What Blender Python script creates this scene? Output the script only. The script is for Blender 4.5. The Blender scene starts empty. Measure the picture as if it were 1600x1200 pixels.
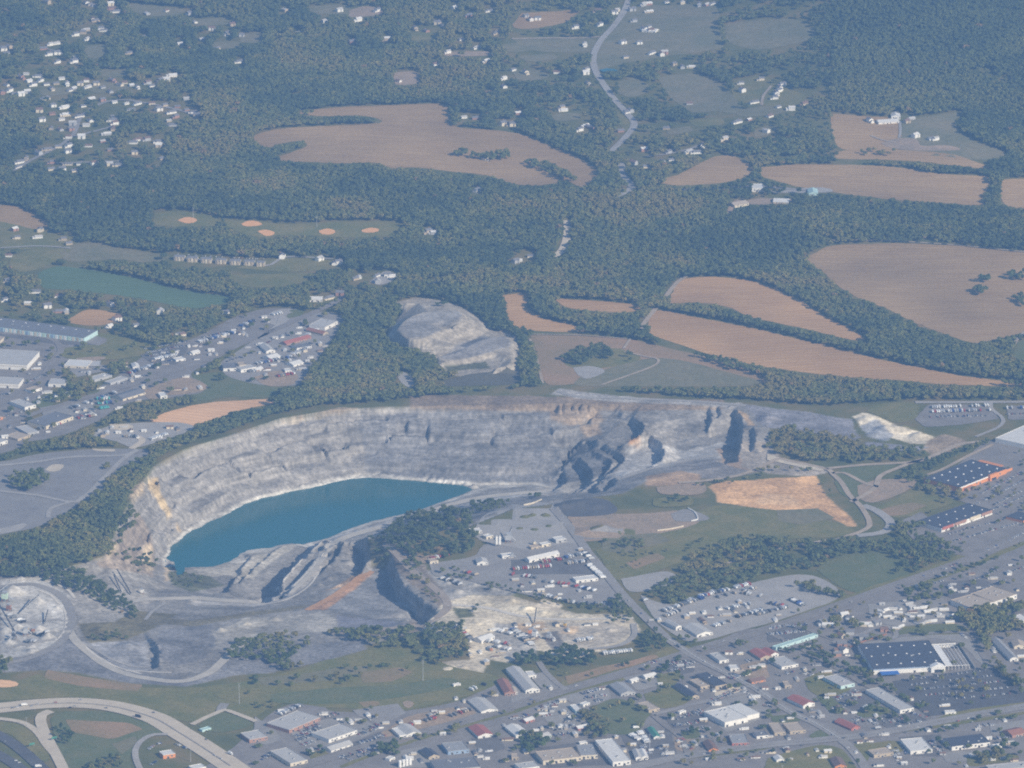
import bpy, bmesh, math, random
import numpy as np
from mathutils import Vector, Matrix
from mathutils.geometry import delaunay_2d_cdt
R = math.radians
rng = np.random.default_rng(7); random.seed(7)
S = bpy.context.scene; COL = S.collection

# ---------------------------------------------------------------- camera, sky, sun, exposure
FPX, DEP0, CAMH = 9000.0, R(17.27), 2900.0        # focal length in photo pixels, depression of the view axis, flying height (m)
CAMY = -CAMH/math.tan(DEP0)
cam = bpy.data.objects.new('camera', bpy.data.cameras.new('camera')); COL.objects.link(cam)
cam.location = (0, CAMY, CAMH); cam.rotation_euler = (R(90)-DEP0, 0, 0)
cam.data.sensor_width = 36; cam.data.lens = 36*FPX/1600; cam.data.clip_start = 5; cam.data.clip_end = 90000
S.camera = cam
SUN_AZ, SUN_EL = R(133), R(31)                     # clockwise from +Y
W = bpy.data.worlds.new('World'); S.world = W; W.use_nodes = True
sky = W.node_tree.nodes.new('ShaderNodeTexSky'); sky.sky_type = 'NISHITA'; sky.sun_disc = False
sky.sun_elevation = SUN_EL; sky.sun_rotation = SUN_AZ; sky.altitude = 300
W.node_tree.links.new(sky.outputs[0], W.node_tree.nodes['Background'].inputs[0])
W.node_tree.nodes['Background'].inputs[1].default_value = 0.09
sl = bpy.data.lights.new('sun', 'SUN'); sl.energy = 5.0; sl.angle = R(0.5); sl.color = (1.0, 0.88, 0.70)
sun = bpy.data.objects.new('sun', sl); COL.objects.link(sun)
sd = Vector((math.sin(SUN_AZ)*math.cos(SUN_EL), math.cos(SUN_AZ)*math.cos(SUN_EL), math.sin(SUN_EL)))
sun.rotation_euler = sd.to_track_quat('Z', 'Y').to_euler()
S.view_settings.view_transform = 'Standard'; S.view_settings.look = 'None'
S.view_settings.exposure = 0.47; S.view_settings.gamma = 1
S.cycles.use_denoising = False; S.cycles.max_bounces = 4; S.cycles.diffuse_bounces = 2; S.cycles.volume_bounces = 0
S.cycles.filter_width = 2.0
HAZE_DENS, HAZE_COL = 4.9e-5, (0.25, 0.505, 1.0)

# ---------------------------------------------------------------- projection between photo pixels and the ground
cF, sF = math.cos(DEP0), math.sin(DEP0)
def project(x, y, z):
    x = np.asarray(x, float); dy = np.asarray(y, float)-CAMY; dz = np.asarray(z, float)-CAMH
    d = dy*cF-dz*sF; u = dy*sF+dz*cF
    return 800+FPX*x/d, 600-FPX*u/d
def unproj(px, py, z):
    px = np.asarray(px, float); py = np.asarray(py, float)
    a = (px-800)/FPX; b = (600-py)/FPX
    vy = cF+b*sF; vz = -sF+b*cF
    t = (np.asarray(z, float)-CAMH)/vz
    return a*t, CAMY+vy*t

# ---------------------------------------------------------------- terrain heights
def gauss(x, y, cx, cy, rx, ry, a=0.0):
    c, s = math.cos(a), math.sin(a); u = (x-cx)*c+(y-cy)*s; v = -(x-cx)*s+(y-cy)*c
    return np.exp(-(u/rx)**2-(v/ry)**2)
def zbase(x, y):
    x = np.asarray(x, float); y = np.asarray(y, float)
    w = np.clip((y-300)/700, 0, 1); w = w*w*(3-2*w)
    z = w*(7*np.sin(x/210+y/340+.6)+6*np.sin(y/170-x/420)+4*np.sin(x/97+1.3)*np.sin(y/131))
    z = z+np.clip((y-1000)/2500, 0, 2)*30
    z = z+95*gauss(x, y, 900, 2500, 420, 650)+60*gauss(x, y, 300, 3300, 900, 500)+24*gauss(x, y, 190, 1080, 190, 210)
    z = z+22*gauss(x, y, -330, 1750, 420, 330)+16*gauss(x, y, -130, 1000, 260, 160)+14*gauss(x, y, 520, 950, 330, 120)
    return z
def zg(px, py, fn=None):
    """ground point (x, y, z) under a photo pixel"""
    fn = fn or zbase
    z = np.zeros(np.broadcast(np.asarray(px), np.asarray(py)).shape)
    for _ in range(14):
        x, y = unproj(px, py, z); z = 0.3*z+0.7*fn(x, y)
    x, y = unproj(px, py, z); return x, y, fn(x, y)
def smooth_line(pts, step=None, n=8):
    """Catmull-Rom through points (any dimension)"""
    P = np.array(pts, float)
    if len(P) < 3: n = 2
    Q = np.vstack([2*P[0]-P[1], P, 2*P[-1]-P[-2]]); out = []
    for i in range(1, len(Q)-2):
        for t in np.linspace(0, 1, n, endpoint=False):
            a, b, c, d = Q[i-1], Q[i], Q[i+1], Q[i+2]
            out.append(.5*((2*b)+(-a+c)*t+(2*a-5*b+4*c-d)*t*t+(-a+3*b-3*c+d)*t**3))
    out.append(P[-1]); return np.array(out)
def resample(P, step):
    P = np.asarray(P, float); d = np.r_[0, np.cumsum(np.linalg.norm(np.diff(P[:, :2], axis=0), axis=1))]
    n = max(2, int(d[-1]/step)+1); t = np.linspace(0, d[-1], n)
    return np.stack([np.interp(t, d, P[:, k]) for k in range(P.shape[1])], 1)
def value_noise(x, y, s, seed=0):
    x = x/s; y = y/s; xi = np.floor(x).astype(int); yi = np.floor(y).astype(int); fx = x-xi; fy = y-yi
    fx = fx*fx*(3-2*fx); fy = fy*fy*(3-2*fy)
    def h(i, j):
        n = (i*374761393+j*668265263+seed*974711) & 0x7fffffff
        n = ((n ^ (n >> 13))*1274126177) & 0x7fffffff
        return ((n ^ (n >> 16)) & 0xffff)/65535.0
    return (h(xi, yi)*(1-fx)+h(xi+1, yi)*fx)*(1-fy)+(h(xi, yi+1)*(1-fx)+h(xi+1, yi+1)*fx)*fy-.5
def inpoly(px, py, poly):
    px = np.asarray(px); py = np.asarray(py); P = np.asarray(poly, float)
    res = np.zeros(px.shape, bool)
    m = (px >= P[:, 0].min()) & (px <= P[:, 0].max()) & (py >= P[:, 1].min()) & (py <= P[:, 1].max())
    if not m.any(): return res
    x = px[m]; y = py[m]; r = np.zeros(x.shape, bool); j = len(P)-1
    for i in range(len(P)):
        xi, yi = P[i]; xj, yj = P[j]
        if yi != yj:
            r ^= ((yi > y) != (yj > y)) & (x < (xj-xi)*(y-yi)/(yj-yi)+xi)
        j = i
    res[m] = r; return res

# ---- the pit: crest, bench and toe lines as (photo x, photo y, height) ; dense points of these lines are triangulated
PIT = []                                            # world points x, y, z
def line(pts, step=7):
    P = resample(smooth_line(pts), 1.5)
    x, y = unproj(P[:, 0], P[:, 1], P[:, 2]); PIT.append(resample(np.stack([x, y, P[:, 2]], 1), step))
def rim(pts, step=9):
    P = smooth_line(pts); x, y, z = zg(P[:, 0], P[:, 1]); PIT.append(resample(np.stack([x, y, z], 1), step))
def wall(pts, ztop, zbot, face=6.0, step=6):
    """a steep face: crest line at ztop (ztop may be per point), toe offset to its west side"""
    zt = ztop if hasattr(ztop, '__len__') else [ztop]*len(pts); zb = zbot if hasattr(zbot, '__len__') else [zbot]*len(pts)
    P = smooth_line([(a[0], a[1], t, b) for a, t, b in zip(pts, zt, zb)])
    x, y = unproj(P[:, 0], P[:, 1], P[:, 2]); Q = resample(np.stack([x, y, P[:, 2], P[:, 3]], 1), step)
    T = np.gradient(Q[:, :2], axis=0); T /= np.linalg.norm(T, axis=1)[:, None]+1e-9
    N = np.stack([-T[:, 1], T[:, 0]], 1); N *= np.where(N[:, :1]*1.0+N[:, 1:]*-.15 > 0, -1, 1)
    PIT.append(Q[:, :3]); B = Q[:, :2]+N*(face+1.2*rng.standard_normal(len(Q))[:, None]); PIT.append(np.c_[B, Q[:, 3]])
def bench_wall(rimpts, basepts, prof, zbase_):
    a = smooth_line(rimpts); b = smooth_line(basepts)
    ax, ay, az = zg(a[:, 0], a[:, 1]); bx, by = unproj(b[:, 0], b[:, 1], b[:, 2])
    A = resample(np.stack([ax, ay, az], 1), 4); n = len(A); t = np.linspace(0, 1, n)
    B = np.stack([np.interp(t, np.linspace(0, 1, len(bx)), v) for v in (bx, by, b[:, 2])], 1)
    for k, (h, v) in enumerate(prof):
        wob = .03*np.sin(np.arange(n)*.11+k*1.7)+.03*np.sin(np.arange(n)*.043+k*2.1)+.03*np.sin(np.arange(n)*.019+k*4.)
        hh = np.clip(h+(wob if 0 < h < 1 else 0), 0, 1)[:, None] if 0 < h < 1 else np.full((n, 1), h)
        Q = np.c_[A[:, :2]+(B[:, :2]-A[:, :2])*hh, A[:, 2]+(B[:, 2]-A[:, 2])*v]
        PIT.append(resample(Q, 7))
WL = -80.0                                          # water level
PROF = [(0, 0), (.04, .14), (.16, .165), (.20, .32), (.35, .35), (.40, .50), (.55, .545), (.61, .70), (.78, .77), (.86, .90), (.95, .955), (1, .99)]
bench_wall([(165, 868), (190, 810), (215, 765), (240, 730), (290, 702), (360, 680), (440, 654), (520, 641), (600, 636), (700, 634), (800, 632), (900, 631), (960, 632)],
           [(256, 884, WL), (261, 868, WL), (270, 851, WL), (290, 836, WL), (335, 812, WL), (400, 782, WL), (480, 764, WL), (530, 752, WL), (575, 747, WL), (660, 753, WL), (735, 758, WL), (850, 756, WL+2), (880, 735, -62)],
           PROF, WL)
# south shore of the lake, just at the waterline
line([(256, 886, WL), (300, 886, WL), (330, 884, WL), (360, 875, WL), (392, 856, WL), (420, 856, WL), (445, 848, WL), (470, 850, WL), (510, 841, WL), (545, 826, WL), (595, 811, WL), (645, 799, WL), (700, 780, WL), (737, 764, WL)])
line([(300, 870, -90), (400, 820, -92), (520, 790, -92), (650, 775, -90), (710, 768, -86)], 25)
line([(320, 850, -90), (420, 795, -92), (560, 762, -90), (690, 763, -86)], 25)
# haul road and rubble above the south shore, climbing to the east
line([(512, 845, -73), (550, 834, -72), (600, 820, -71), (650, 808, -70), (700, 790, -70), (760, 775, -70), (860, 768, -66)])
line([(540, 850, -64), (600, 834, -58), (640, 822, -52)])
line([(600, 858, -10), (640, 838, -12), (690, 825, -8), (735, 818, -2), (800, 790, -4), (870, 784, -6), (890, 776, -10)])
line([(640, 808, -66), (700, 797, -62), (770, 783, -55), (860, 775, -45)])
# east benches
wall([(896, 711), (882, 735), (884, 750), (876, 762)], -60, -74, 6)
wall([(907, 716), (921, 730), (926, 745), (912, 760), (893, 771)], [-44, -44, -44, -46, -50], -62, 7)
wall([(926, 704), (950, 715), (958, 723), (942, 740), (926, 755), (908, 769)], [-34, -33, -33, -35, -38, -42], [-44, -44, -45, -47, -48, -50], 5)
wall([(935, 690), (950, 697), (976, 715), (965, 728), (946, 745), (930, 760)], [-26, -26, -26, -27, -28, -30], [-34, -35, -38, -39, -40, -42], 5)
wall([(968, 746), (958, 757), (944, 768)], [-14, -13, -14], [-27, -28, -28], 5)
wall([(1018, 682), (1034, 693), (1037, 710), (1023, 728)], [-12, -11, -11, -14], [-26, -28, -29, -29], 5)
wall([(990, 652), (1006, 664), (1003, 674), (990, 686), (978, 692)], [-2, -1, -3, -8, -14], [-15, -18, -22, -25, -26], 5)
wall([(1148, 638), (1157, 650), (1160, 668), (1158, 692), (1152, 715)], [0, 1, 2, 2, 1], [-9, -17, -22, -23, -22], 5)
wall([(1109, 637), (1112, 648), (1109, 664)], [-1, -2, -3], [-9, -13, -15], 4)
wall([(1124, 635), (1126, 645), (1123, 652)], [0, -1, -2], [-6, -8, -7], 4)
wall([(1177, 667), (1181, 682), (1178, 698)], [6, 7, 6], [-3, -3, -3], 5)
line([(1000, 712, -28), (1060, 712, -27), (1130, 706, -23)]); line([(985, 735, -27), (1060, 725, -24), (1130, 718, -14)])
line([(1050, 690, -24), (1120, 680, -22)]); line([(960, 735, -27), (985, 712, -28), (1000, 700, -27)])
line([(1060, 655, -8), (1095, 655, -10)]); line([(880, 700, -50), (930, 680, -30), (960, 672, -20), (975, 655, -10)])
rim([(960, 632), (1030, 632), (1100, 633), (1135, 634)]); rim([(975, 770), (1010, 752), (1060, 742), (1150, 722), (1180, 715), (1200, 690), (1200, 650), (1160, 632)])
# south-west benches, stepping down to the lake
wall([(506, 842), (470, 874), (447, 900), (428, 926)], [-54, -46, -42, -37], [-75, -75, -74, -68], 7)
wall([(517, 846), (503, 868), (481, 894), (444, 929)], [-47, -38, -34, -31], [-58, -54, -50, -45], 5)
wall([(537, 850), (526, 868), (505, 892)], [-38, -33, -32], [-50, -46, -41], 5)
wall([(573, 840), (578, 862), (574, 880), (566, 892)], [-22, -18, -18, -22], [-50, -44, -40, -34], 8)
wall([(612, 872), (619, 890), (624, 903), (637, 918), (656, 934), (680, 951), (683, 960), (668, 967), (652, 971)], [-4, -2, 0, 0, 0, 0, 0, -3, -8], [-24, -30, -31, -31, -31, -31, -30, -24, -16], 8)
wall([(445, 850), (420, 868), (395, 890), (372, 912)], [-69, -68, -66, -63], [-73, -73, -72, -70], 4)
wall([(392, 868), (372, 898), (354, 924)], [-71, -67, -58], [-76, -75, -70], 4)
line([(320, 932, -34), (395, 940, -32), (440, 936, -30), (480, 914, -33), (500, 893, -37), (520, 880, -40)])
line([(265, 915, -58), (300, 925, -48), (350, 930, -40)]); line([(268, 893, -76), (300, 897, -74), (340, 893, -76)])
line([(500, 930, -26), (560, 900, -32), (580, 895, -33)]); line([(520, 940, -24), (590, 930, -30), (640, 955, -26)])
line([(470, 955, -16), (560, 965, -14), (640, 972, -9)]); line([(230, 960, -22), (300, 958, -22), (420, 952, -20)])
line([(225, 720, 0), (195, 775, 0)])
rim([(-80, 915), (0, 900), (60, 893), (110, 885), (140, 876), (160, 866)]); rim([(-80, 1060), (0, 1048), (60, 1045), (120, 1050), (200, 1066), (280, 1068), (345, 1056), (420, 1050), (520, 1020), (600, 1000), (660, 985), (692, 960), (700, 945), (680, 922), (650, 895), (625, 868), (606, 850)])
line([(110, 890, -8), (150, 900, -14), (200, 915, -22), (230, 925, -30)]); line([(170, 885, -14), (200, 893, -30), (225, 900, -48)])
line([(140, 940, -10), (170, 960, -12), (230, 975, -14)]); line([(0, 960, -4), (60, 990, -4), (110, 1010, -3)]); line([(150, 1000, -6), (240, 985, -8), (330, 990, -8)])
wall([(244, 1005), (248, 1018), (248, 1040)], [-1, 0, 0], [-9, -11, -9], 4); line([(300, 1000, -2), (330, 1020, -1), (300, 1045, -1)]); line([(150, 1020, -7), (200, 1045, -6), (225, 1050, -4)])
line([(640, 965, 0), (600, 985, -1)])
PITP = np.vstack(PIT)
RIMPOLY = [(-80, 915), (0, 900), (60, 893), (110, 885), (140, 876), (165, 868), (190, 810), (215, 765), (240, 730), (290, 702), (360, 680), (440, 654), (520, 641), (600, 636), (700, 634), (800, 632), (900, 630), (1030, 631), (1135, 633), (1165, 632), (1202, 650), (1202, 690), (1182, 716), (1150, 723), (1060, 743), (1010, 753), (975, 771), (930, 776), (890, 784), (800, 795), (735, 822), (690, 828), (640, 842), (606, 850), (625, 868), (650, 895), (680, 922), (702, 945), (694, 962), (660, 986), (600, 1001), (520, 1021), (420, 1051), (345, 1057), (280, 1069), (200, 1067), (120, 1051), (60, 1046), (0, 1049), (-80, 1061)]
GS = 2.5                                            # pit raster step
rx, ry, rz = zg(np.array([p[0] for p in RIMPOLY]), np.array([p[1] for p in RIMPOLY]))
X0, X1, Y0, Y1 = -880, 760, -1490, 640
gx = np.arange(X0, X1+.1, GS); gy = np.arange(Y0, Y1+.1, GS); GX, GY = np.meshgrid(gx, gy)
def tin_raster(P, rimw):
    P = P.copy(); key = np.unique(np.round(P[:, :2]/2).astype(int), axis=0, return_index=True)[1]; P = P[key]
    vs, es, fs, ov, oe, of = delaunay_2d_cdt([Vector((float(a), float(b))) for a, b, c in P], [], [], 0, 1e-4)
    zz = np.array([P[o[0], 2] if o else 0 for o in ov]); V = np.array([(v.x, v.y) for v in vs])
    H = np.full(GX.shape, np.nan)
    for f in fs:
        a, b, c = V[f[0]], V[f[1]], V[f[2]]; za, zb, zc = zz[f[0]], zz[f[1]], zz[f[2]]
        i0 = max(0, int((min(a[0], b[0], c[0])-X0)//GS)); i1 = min(len(gx), int((max(a[0], b[0], c[0])-X0)//GS)+2)
        j0 = max(0, int((min(a[1], b[1], c[1])-Y0)//GS)); j1 = min(len(gy), int((max(a[1], b[1], c[1])-Y0)//GS)+2)
        if i1 <= i0 or j1 <= j0: continue
        xs = GX[j0:j1, i0:i1]; ys = GY[j0:j1, i0:i1]
        d = (b[1]-c[1])*(a[0]-c[0])+(c[0]-b[0])*(a[1]-c[1])
        if abs(d) < 1e-9: continue
        w1 = ((b[1]-c[1])*(xs-c[0])+(c[0]-b[0])*(ys-c[1]))/d; w2 = ((c[1]-a[1])*(xs-c[0])+(a[0]-c[0])*(ys-c[1]))/d; w3 = 1-w1-w2
        m = (w1 >= -1e-6) & (w2 >= -1e-6) & (w3 >= -1e-6); H[j0:j1, i0:i1][m] = (w1*za+w2*zb+w3*zc)[m]
    return H
H = tin_raster(PITP, None); ZB = zbase(GX, GY)
inside = inpoly(GX, GY, np.stack([rx, ry], 1))
H = np.where(inside & ~np.isnan(H), H, ZB)
# spoil heap north of the pit
PIT = []
def heap(pts, z, step=8):
    P = smooth_line(pts); zz = np.full(len(P), float(z)); x, y = unproj(P[:, 0], P[:, 1], zz); PIT.append(resample(np.stack([x, y, zz], 1), step))
HB = [(598, 530), (606, 512), (628, 488), (612, 474), (650, 467), (690, 470), (724, 482), (740, 490), (758, 505), (770, 518), (800, 522), (812, 535), (815, 560), (806, 580), (760, 588), (700, 588), (680, 578), (684, 562), (670, 560), (640, 552), (612, 545), (598, 530)]
heap(HB, 0); hx, hy = unproj(np.array([p[0] for p in HB]), np.array([p[1] for p in HB]), 0)
heap([(621, 514), (634, 500), (654, 490), (678, 486), (710, 485), (722, 492), (720, 502), (704, 512), (686, 515), (662, 529), (636, 529), (621, 514)], 25)
heap([(640, 512), (700, 500)], 25); heap([(632, 474), (665, 474), (700, 479), (716, 485)], 20); heap([(690, 514), (700, 516), (712, 520)], 17)
heap([(684, 558), (715, 550), (745, 535), (772, 527), (796, 530)], 15); heap([(690, 566), (730, 560), (770, 550), (790, 556)], 12); heap([(690, 573), (720, 571), (750, 563), (772, 560), (784, 568), (775, 577)], 5)
heap([(796, 545), (800, 562), (790, 572), (776, 574)], 11); heap([(718, 540), (745, 528), (756, 520)], 4)
H2 = tin_raster(np.vstack(PIT), None); ins2 = inpoly(GX, GY, np.stack([hx, hy], 1))
H = np.where(ins2 & ~np.isnan(H2), ZB+H2, H)
def blur(A, n=1):
    for _ in range(n):
        A = np.pad(A, 1, mode='edge'); A = (A[:-2, 1:-1]+A[2:, 1:-1]+A[1:-1, :-2]+A[1:-1, 2:]+2*A[1:-1, 1:-1])/6
    return A
slope = blur(np.hypot(*np.gradient(H, GS)), 2); cut = blur((inside | ins2).astype(float), 4)
rough = blur(inside.astype(float), 4)*np.clip(slope*1.1-.12, .07, .9)+blur(ins2.astype(float), 4)*.035
H = H+rough*(6.5*value_noise(GX+.4*H, GY, 26, 1)+4.6*value_noise(GX, GY+.3*H, 11, 2)+3.4*value_noise(GX, GY, 5.5, 3))
H = H+cut*.25*value_noise(GX, GY, 9, 5)
# ---- mounds: spoil heap and stockpiles, (photo x, photo y, radius x, radius y, height, kind)
def mound(px, py, r, h, sx=1.0, ang=0.0, flat=0.0, noise=.12):
    global H
    x, y, z = zg(px, py, zpit); c, s = math.cos(R(ang)), math.sin(R(ang))
    u = ((GX-x)*c+(GY-y)*s)/(r*sx); v = (-(GX-x)*s+(GY-y)*c)/r
    d = np.hypot(u, v)*(1+noise*2*value_noise(GX, GY, r*.7, int(px)))
    H = H+h*np.clip((1-d)/(1-flat), 0, 1)
def zpit(x, y):
    x = np.asarray(x, float); y = np.asarray(y, float); i = (x-X0)/GS; j = (y-Y0)/GS
    ok = (i >= 0) & (j >= 0) & (i < len(gx)-1) & (j < len(gy)-1)
    i = np.clip(i, 0, len(gx)-1.001); j = np.clip(j, 0, len(gy)-1.001); a = i.astype(int); b = j.astype(int); fx = i-a; fy = j-b
    h = (H[b, a]*(1-fx)+H[b, a+1]*fx)*(1-fy)+(H[b+1, a]*(1-fx)+H[b+1, a+1]*fx)*fy
    return np.where(ok, h, zbase(x, y))
for m in [(62, 985, 16, 9), (75, 997, 14, 10), (20, 925, 22, 12), (60, 940, 12, 9), (45, 1010, 10, 6), (15, 1005, 12, 7), (160, 985, 18, 5), (212, 922, 6, 3),
          (345, 985, 9, 5), (385, 975, 8, 4), (430, 968, 12, 4), (300, 940, 14, 4), (255, 940, 10, 3), (530, 915, 10, 3), (515, 905, 12, 5), (500, 915, 9, 4), (545, 880, 14, 6), (200, 1010, 20, 5), (180, 1030, 24, 4),
          (820, 808, 9, 4), (832, 806, 9, 5), (852, 806, 10, 5), (858, 823, 10, 4), (835, 828, 9, 3), (812, 826, 8, 2.5), (880, 793, 16, 6), (905, 788, 22, 5), (930, 792, 18, 4), (940, 828, 22, 9), (925, 832, 14, 6), (960, 830, 12, 4),
          (740, 762, 9, 7), (768, 752, 7, 4), (780, 757, 6, 3), (560, 830, 9, 4), (1075, 690, 10, 3), (1090, 700, 12, 3), (1065, 678, 14, 4),
          (1352, 658, 22, 9), (1372, 660, 24, 11), (1385, 672, 24, 9), (1412, 672, 26, 10), (1438, 682, 22, 9), (1365, 680, 16, 4), (1385, 690, 16, 3), (1200, 655, 22, 6),
          (705, 950, 9, 5), (720, 957, 7, 3), (760, 945, 10, 4), (800, 940, 12, 5), (825, 952, 14, 6), (850, 958, 10, 4), (880, 962, 9, 3), (905, 966, 8, 2.5), (745, 975, 7, 3), (725, 985, 9, 4), (700, 1000, 10, 4), (715, 1012, 8, 3), (868, 975, 10, 4), (890, 985, 12, 5), (930, 990, 9, 3), (955, 985, 10, 3), (820, 1010, 9, 3), (700, 1045, 9, 3), (725, 1043, 9, 3),
          (715, 925, 12, 5), (740, 915, 10, 4), (770, 922, 12, 5), (800, 930, 10, 3), (700, 912, 9, 4), (35, 905, 12, 5), (90, 950, 8, 4), (28, 980, 10, 6), (10, 985, 12, 6), (50, 1018, 14, 5), (85, 985, 9, 5), (125, 915, 16, 6), (150, 925, 12, 4)]:
    mound(*m)

# ---- haul roads are graded into the terrain
M_HAUL = [
 ('haul_road', 0, 13, [(-60, 922), (0, 917), (25, 914), (50, 913), (75, 920), (95, 931), (107, 946), (111, 965), (107, 985), (96, 1002), (73, 1017), (40, 1030), (0, 1037), (-60, 1045)]),
 ('haul_road', 5, 14, [(107, 985), (118, 1001), (140, 1021), (165, 1039), (200, 1054), (250, 1063), (290, 1064), (325, 1052), (345, 1036), (365, 1016), (388, 1003)]),
 ('haul_road', 5, 15, [(165, 955), (195, 943), (230, 937), (300, 935), (360, 939), (405, 940), (440, 931), (466, 913), (486, 893), (502, 872), (514, 853), (545, 838), (600, 822), (650, 808), (700, 790), (760, 776), (860, 766)]),
 ('haul_road', 2, 11, [(480, 953), (515, 935), (545, 915), (565, 901), (582, 892)]),
 ('haul_road', 3, 13, [(603, 850), (622, 868), (640, 888), (660, 905), (682, 922), (697, 938), (698, 952), (684, 963), (660, 973), (620, 981), (560, 986), (515, 989)]),
 ('haul_road', 1, 10, [(872, 611), (905, 620), (1000, 623.5), (1100, 628), (1165, 634)]), ('haul_road', 1, 11, [(950, 754), (1000, 737), (1060, 722), (1122, 710)]), ('haul_road', 1, 6, [(227, 968), (240, 954), (258, 942)]), ('haul_road', 1, 6, [(128, 1003), (160, 1022), (200, 1040), (232, 1043)]), ('berm', 4, 5, [(117, 935), (105, 921), (80, 910), (50, 905), (15, 908)]), ('berm', 4, 4, [(101, 953), (104, 968), (101, 985), (92, 998)]), ('berm', 4, 4, [(60, 922), (80, 931), (92, 944)]), ('berm', 4, 4, [(122, 1000), (150, 1024), (185, 1043), (220, 1053)]), ('berm', 4, 4, [(195, 1048), (230, 1050), (268, 1051)]), ('berm', 4, 3, [(517, 846), (503, 868), (481, 894), (446, 927)]), ('berm', 4, 3, [(507, 843), (471, 875), (448, 901), (430, 925)]), ('berm', 4, 3, [(400, 946), (445, 938), (480, 918), (498, 896)]), ('haul_road', 4, 9, [(700, 945), (760, 950), (810, 962), (870, 968), (990, 966)]),
 ('haul_road', 1, 7, [(0, 965), (30, 972), (60, 970), (90, 968), (108, 972)]), ('haul_road', 1, 7, [(10, 1012), (50, 1006), (85, 998)]),
]
def grade(pts, width):
    global H
    P = smooth_line(pts); x, y, z = zg(P[:, 0], P[:, 1], zpit); Q = resample(np.stack([x, y], 1), 3); zq = zpit(Q[:, 0], Q[:, 1])
    k = np.ones(15)/15; zq = np.convolve(np.pad(zq, 7, mode='edge'), k, 'valid'); D = np.full(H.shape, 1e9); Zr = H.copy(); rr = int(width/GS)+2
    for (a, b), c in zip(Q, zq):
        i = int((a-X0)/GS); j = int((b-Y0)/GS)
        if i < 0 or j < 0 or i >= len(gx) or j >= len(gy): continue
        s = np.s_[max(0, j-rr):j+rr+1, max(0, i-rr):i+rr+1]; d = np.hypot(GX[s]-a, GY[s]-b); m = d < D[s]; D[s][m] = d[m]; Zr[s][m] = c
    w = np.clip((width*.95-D)/(width*.4), 0, 1); H = H*(1-w)+Zr*w; return np.c_[Q, zq]
HAULQ = [grade(h[3], h[2]) for h in M_HAUL]
# ---------------------------------------------------------------- materials
def mat(name, col, var=.18, scale=.05, rough=.85, col2=None, scale2=None, spec=.2, metal=0.0, streak=None):
    """procedural surface: two octaves of world-space noise vary the colour"""
    m = bpy.data.materials.new(name); m.use_nodes = True; nt = m.node_tree; b = nt.nodes['Principled BSDF']; L = nt.links.new
    g = nt.nodes.new('ShaderNodeNewGeometry'); src = g.outputs['Position']
    if streak:
        mp = nt.nodes.new('ShaderNodeMapping'); mp.inputs['Rotation'].default_value = (0, 0, R(streak[0])); mp.inputs['Scale'].default_value = (1, streak[1], 1)
        L(src, mp.inputs[0]); src = mp.outputs[0]
    n = nt.nodes.new('ShaderNodeTexNoise'); n.inputs['Scale'].default_value = scale; n.inputs['Detail'].default_value = 6; n.inputs['Roughness'].default_value = .65; L(src, n.inputs['Vector'])
    r = nt.nodes.new('ShaderNodeValToRGB'); c2 = col2 or tuple(c*(1+var) for c in col); c1 = col if col2 else tuple(c*(1-var) for c in col)
    r.color_ramp.elements[0].position = .36; r.color_ramp.elements[1].position = .64
    r.color_ramp.elements[0].color = (*c1, 1); r.color_ramp.elements[1].color = (*c2, 1); L(n.outputs[0], r.inputs[0]); out = r.outputs[0]
    if scale2:
        n2 = nt.nodes.new('ShaderNodeTexNoise'); n2.inputs['Scale'].default_value = scale2; n2.inputs['Detail'].default_value = 4; L(g.outputs['Position'], n2.inputs['Vector'])
        mr = nt.nodes.new('ShaderNodeMapRange'); mr.inputs[1].default_value = .3; mr.inputs[2].default_value = .7; mr.inputs[3].default_value = 1-var; mr.inputs[4].default_value = 1+var; L(n2.outputs[0], mr.inputs[0])
        mx = nt.nodes.new('ShaderNodeVectorMath'); mx.operation = 'MULTIPLY'; L(out, mx.inputs[0]); L(mr.outputs[0], mx.inputs[1]); out = mx.outputs[0]
    if streak:
        w_ = nt.nodes.new('ShaderNodeTexWave'); w_.inputs['Scale'].default_value = .021; w_.inputs['Distortion'].default_value = 3; w_.inputs['Detail'].default_value = 3; w_.inputs['Detail Scale'].default_value = .6; w_.bands_direction = 'Y'; mp2 = nt.nodes.new('ShaderNodeMapping'); mp2.inputs['Rotation'].default_value = (0, 0, R(streak[0])); L(g.outputs['Position'], mp2.inputs[0]); L(mp2.outputs[0], w_.inputs['Vector'])
        n3 = nt.nodes.new('ShaderNodeTexNoise'); n3.inputs['Scale'].default_value = .0035; n3.inputs['Detail'].default_value = 5; L(g.outputs['Position'], n3.inputs['Vector'])
        for f_, lo, hi, a_, b_ in ((w_.outputs['Fac'], .93, 1.06, 0, 1), (n3.outputs[0], .82, 1.16, .35, .65)):
            mr = nt.nodes.new('ShaderNodeMapRange'); mr.inputs[1].default_value = a_; mr.inputs[2].default_value = b_; mr.inputs[3].default_value = lo; mr.inputs[4].default_value = hi; L(f_, mr.inputs[0]); mx = nt.nodes.new('ShaderNodeVectorMath'); mx.operation = 'MULTIPLY'; L(out, mx.inputs[0]); L(mr.outputs[0], mx.inputs[1]); out = mx.outputs[0]
    L(out, b.inputs['Base Color']); b.inputs['Roughness'].default_value = rough; b.inputs['Specular IOR Level'].default_value = spec; b.inputs['Metallic'].default_value = metal
    return m
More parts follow.
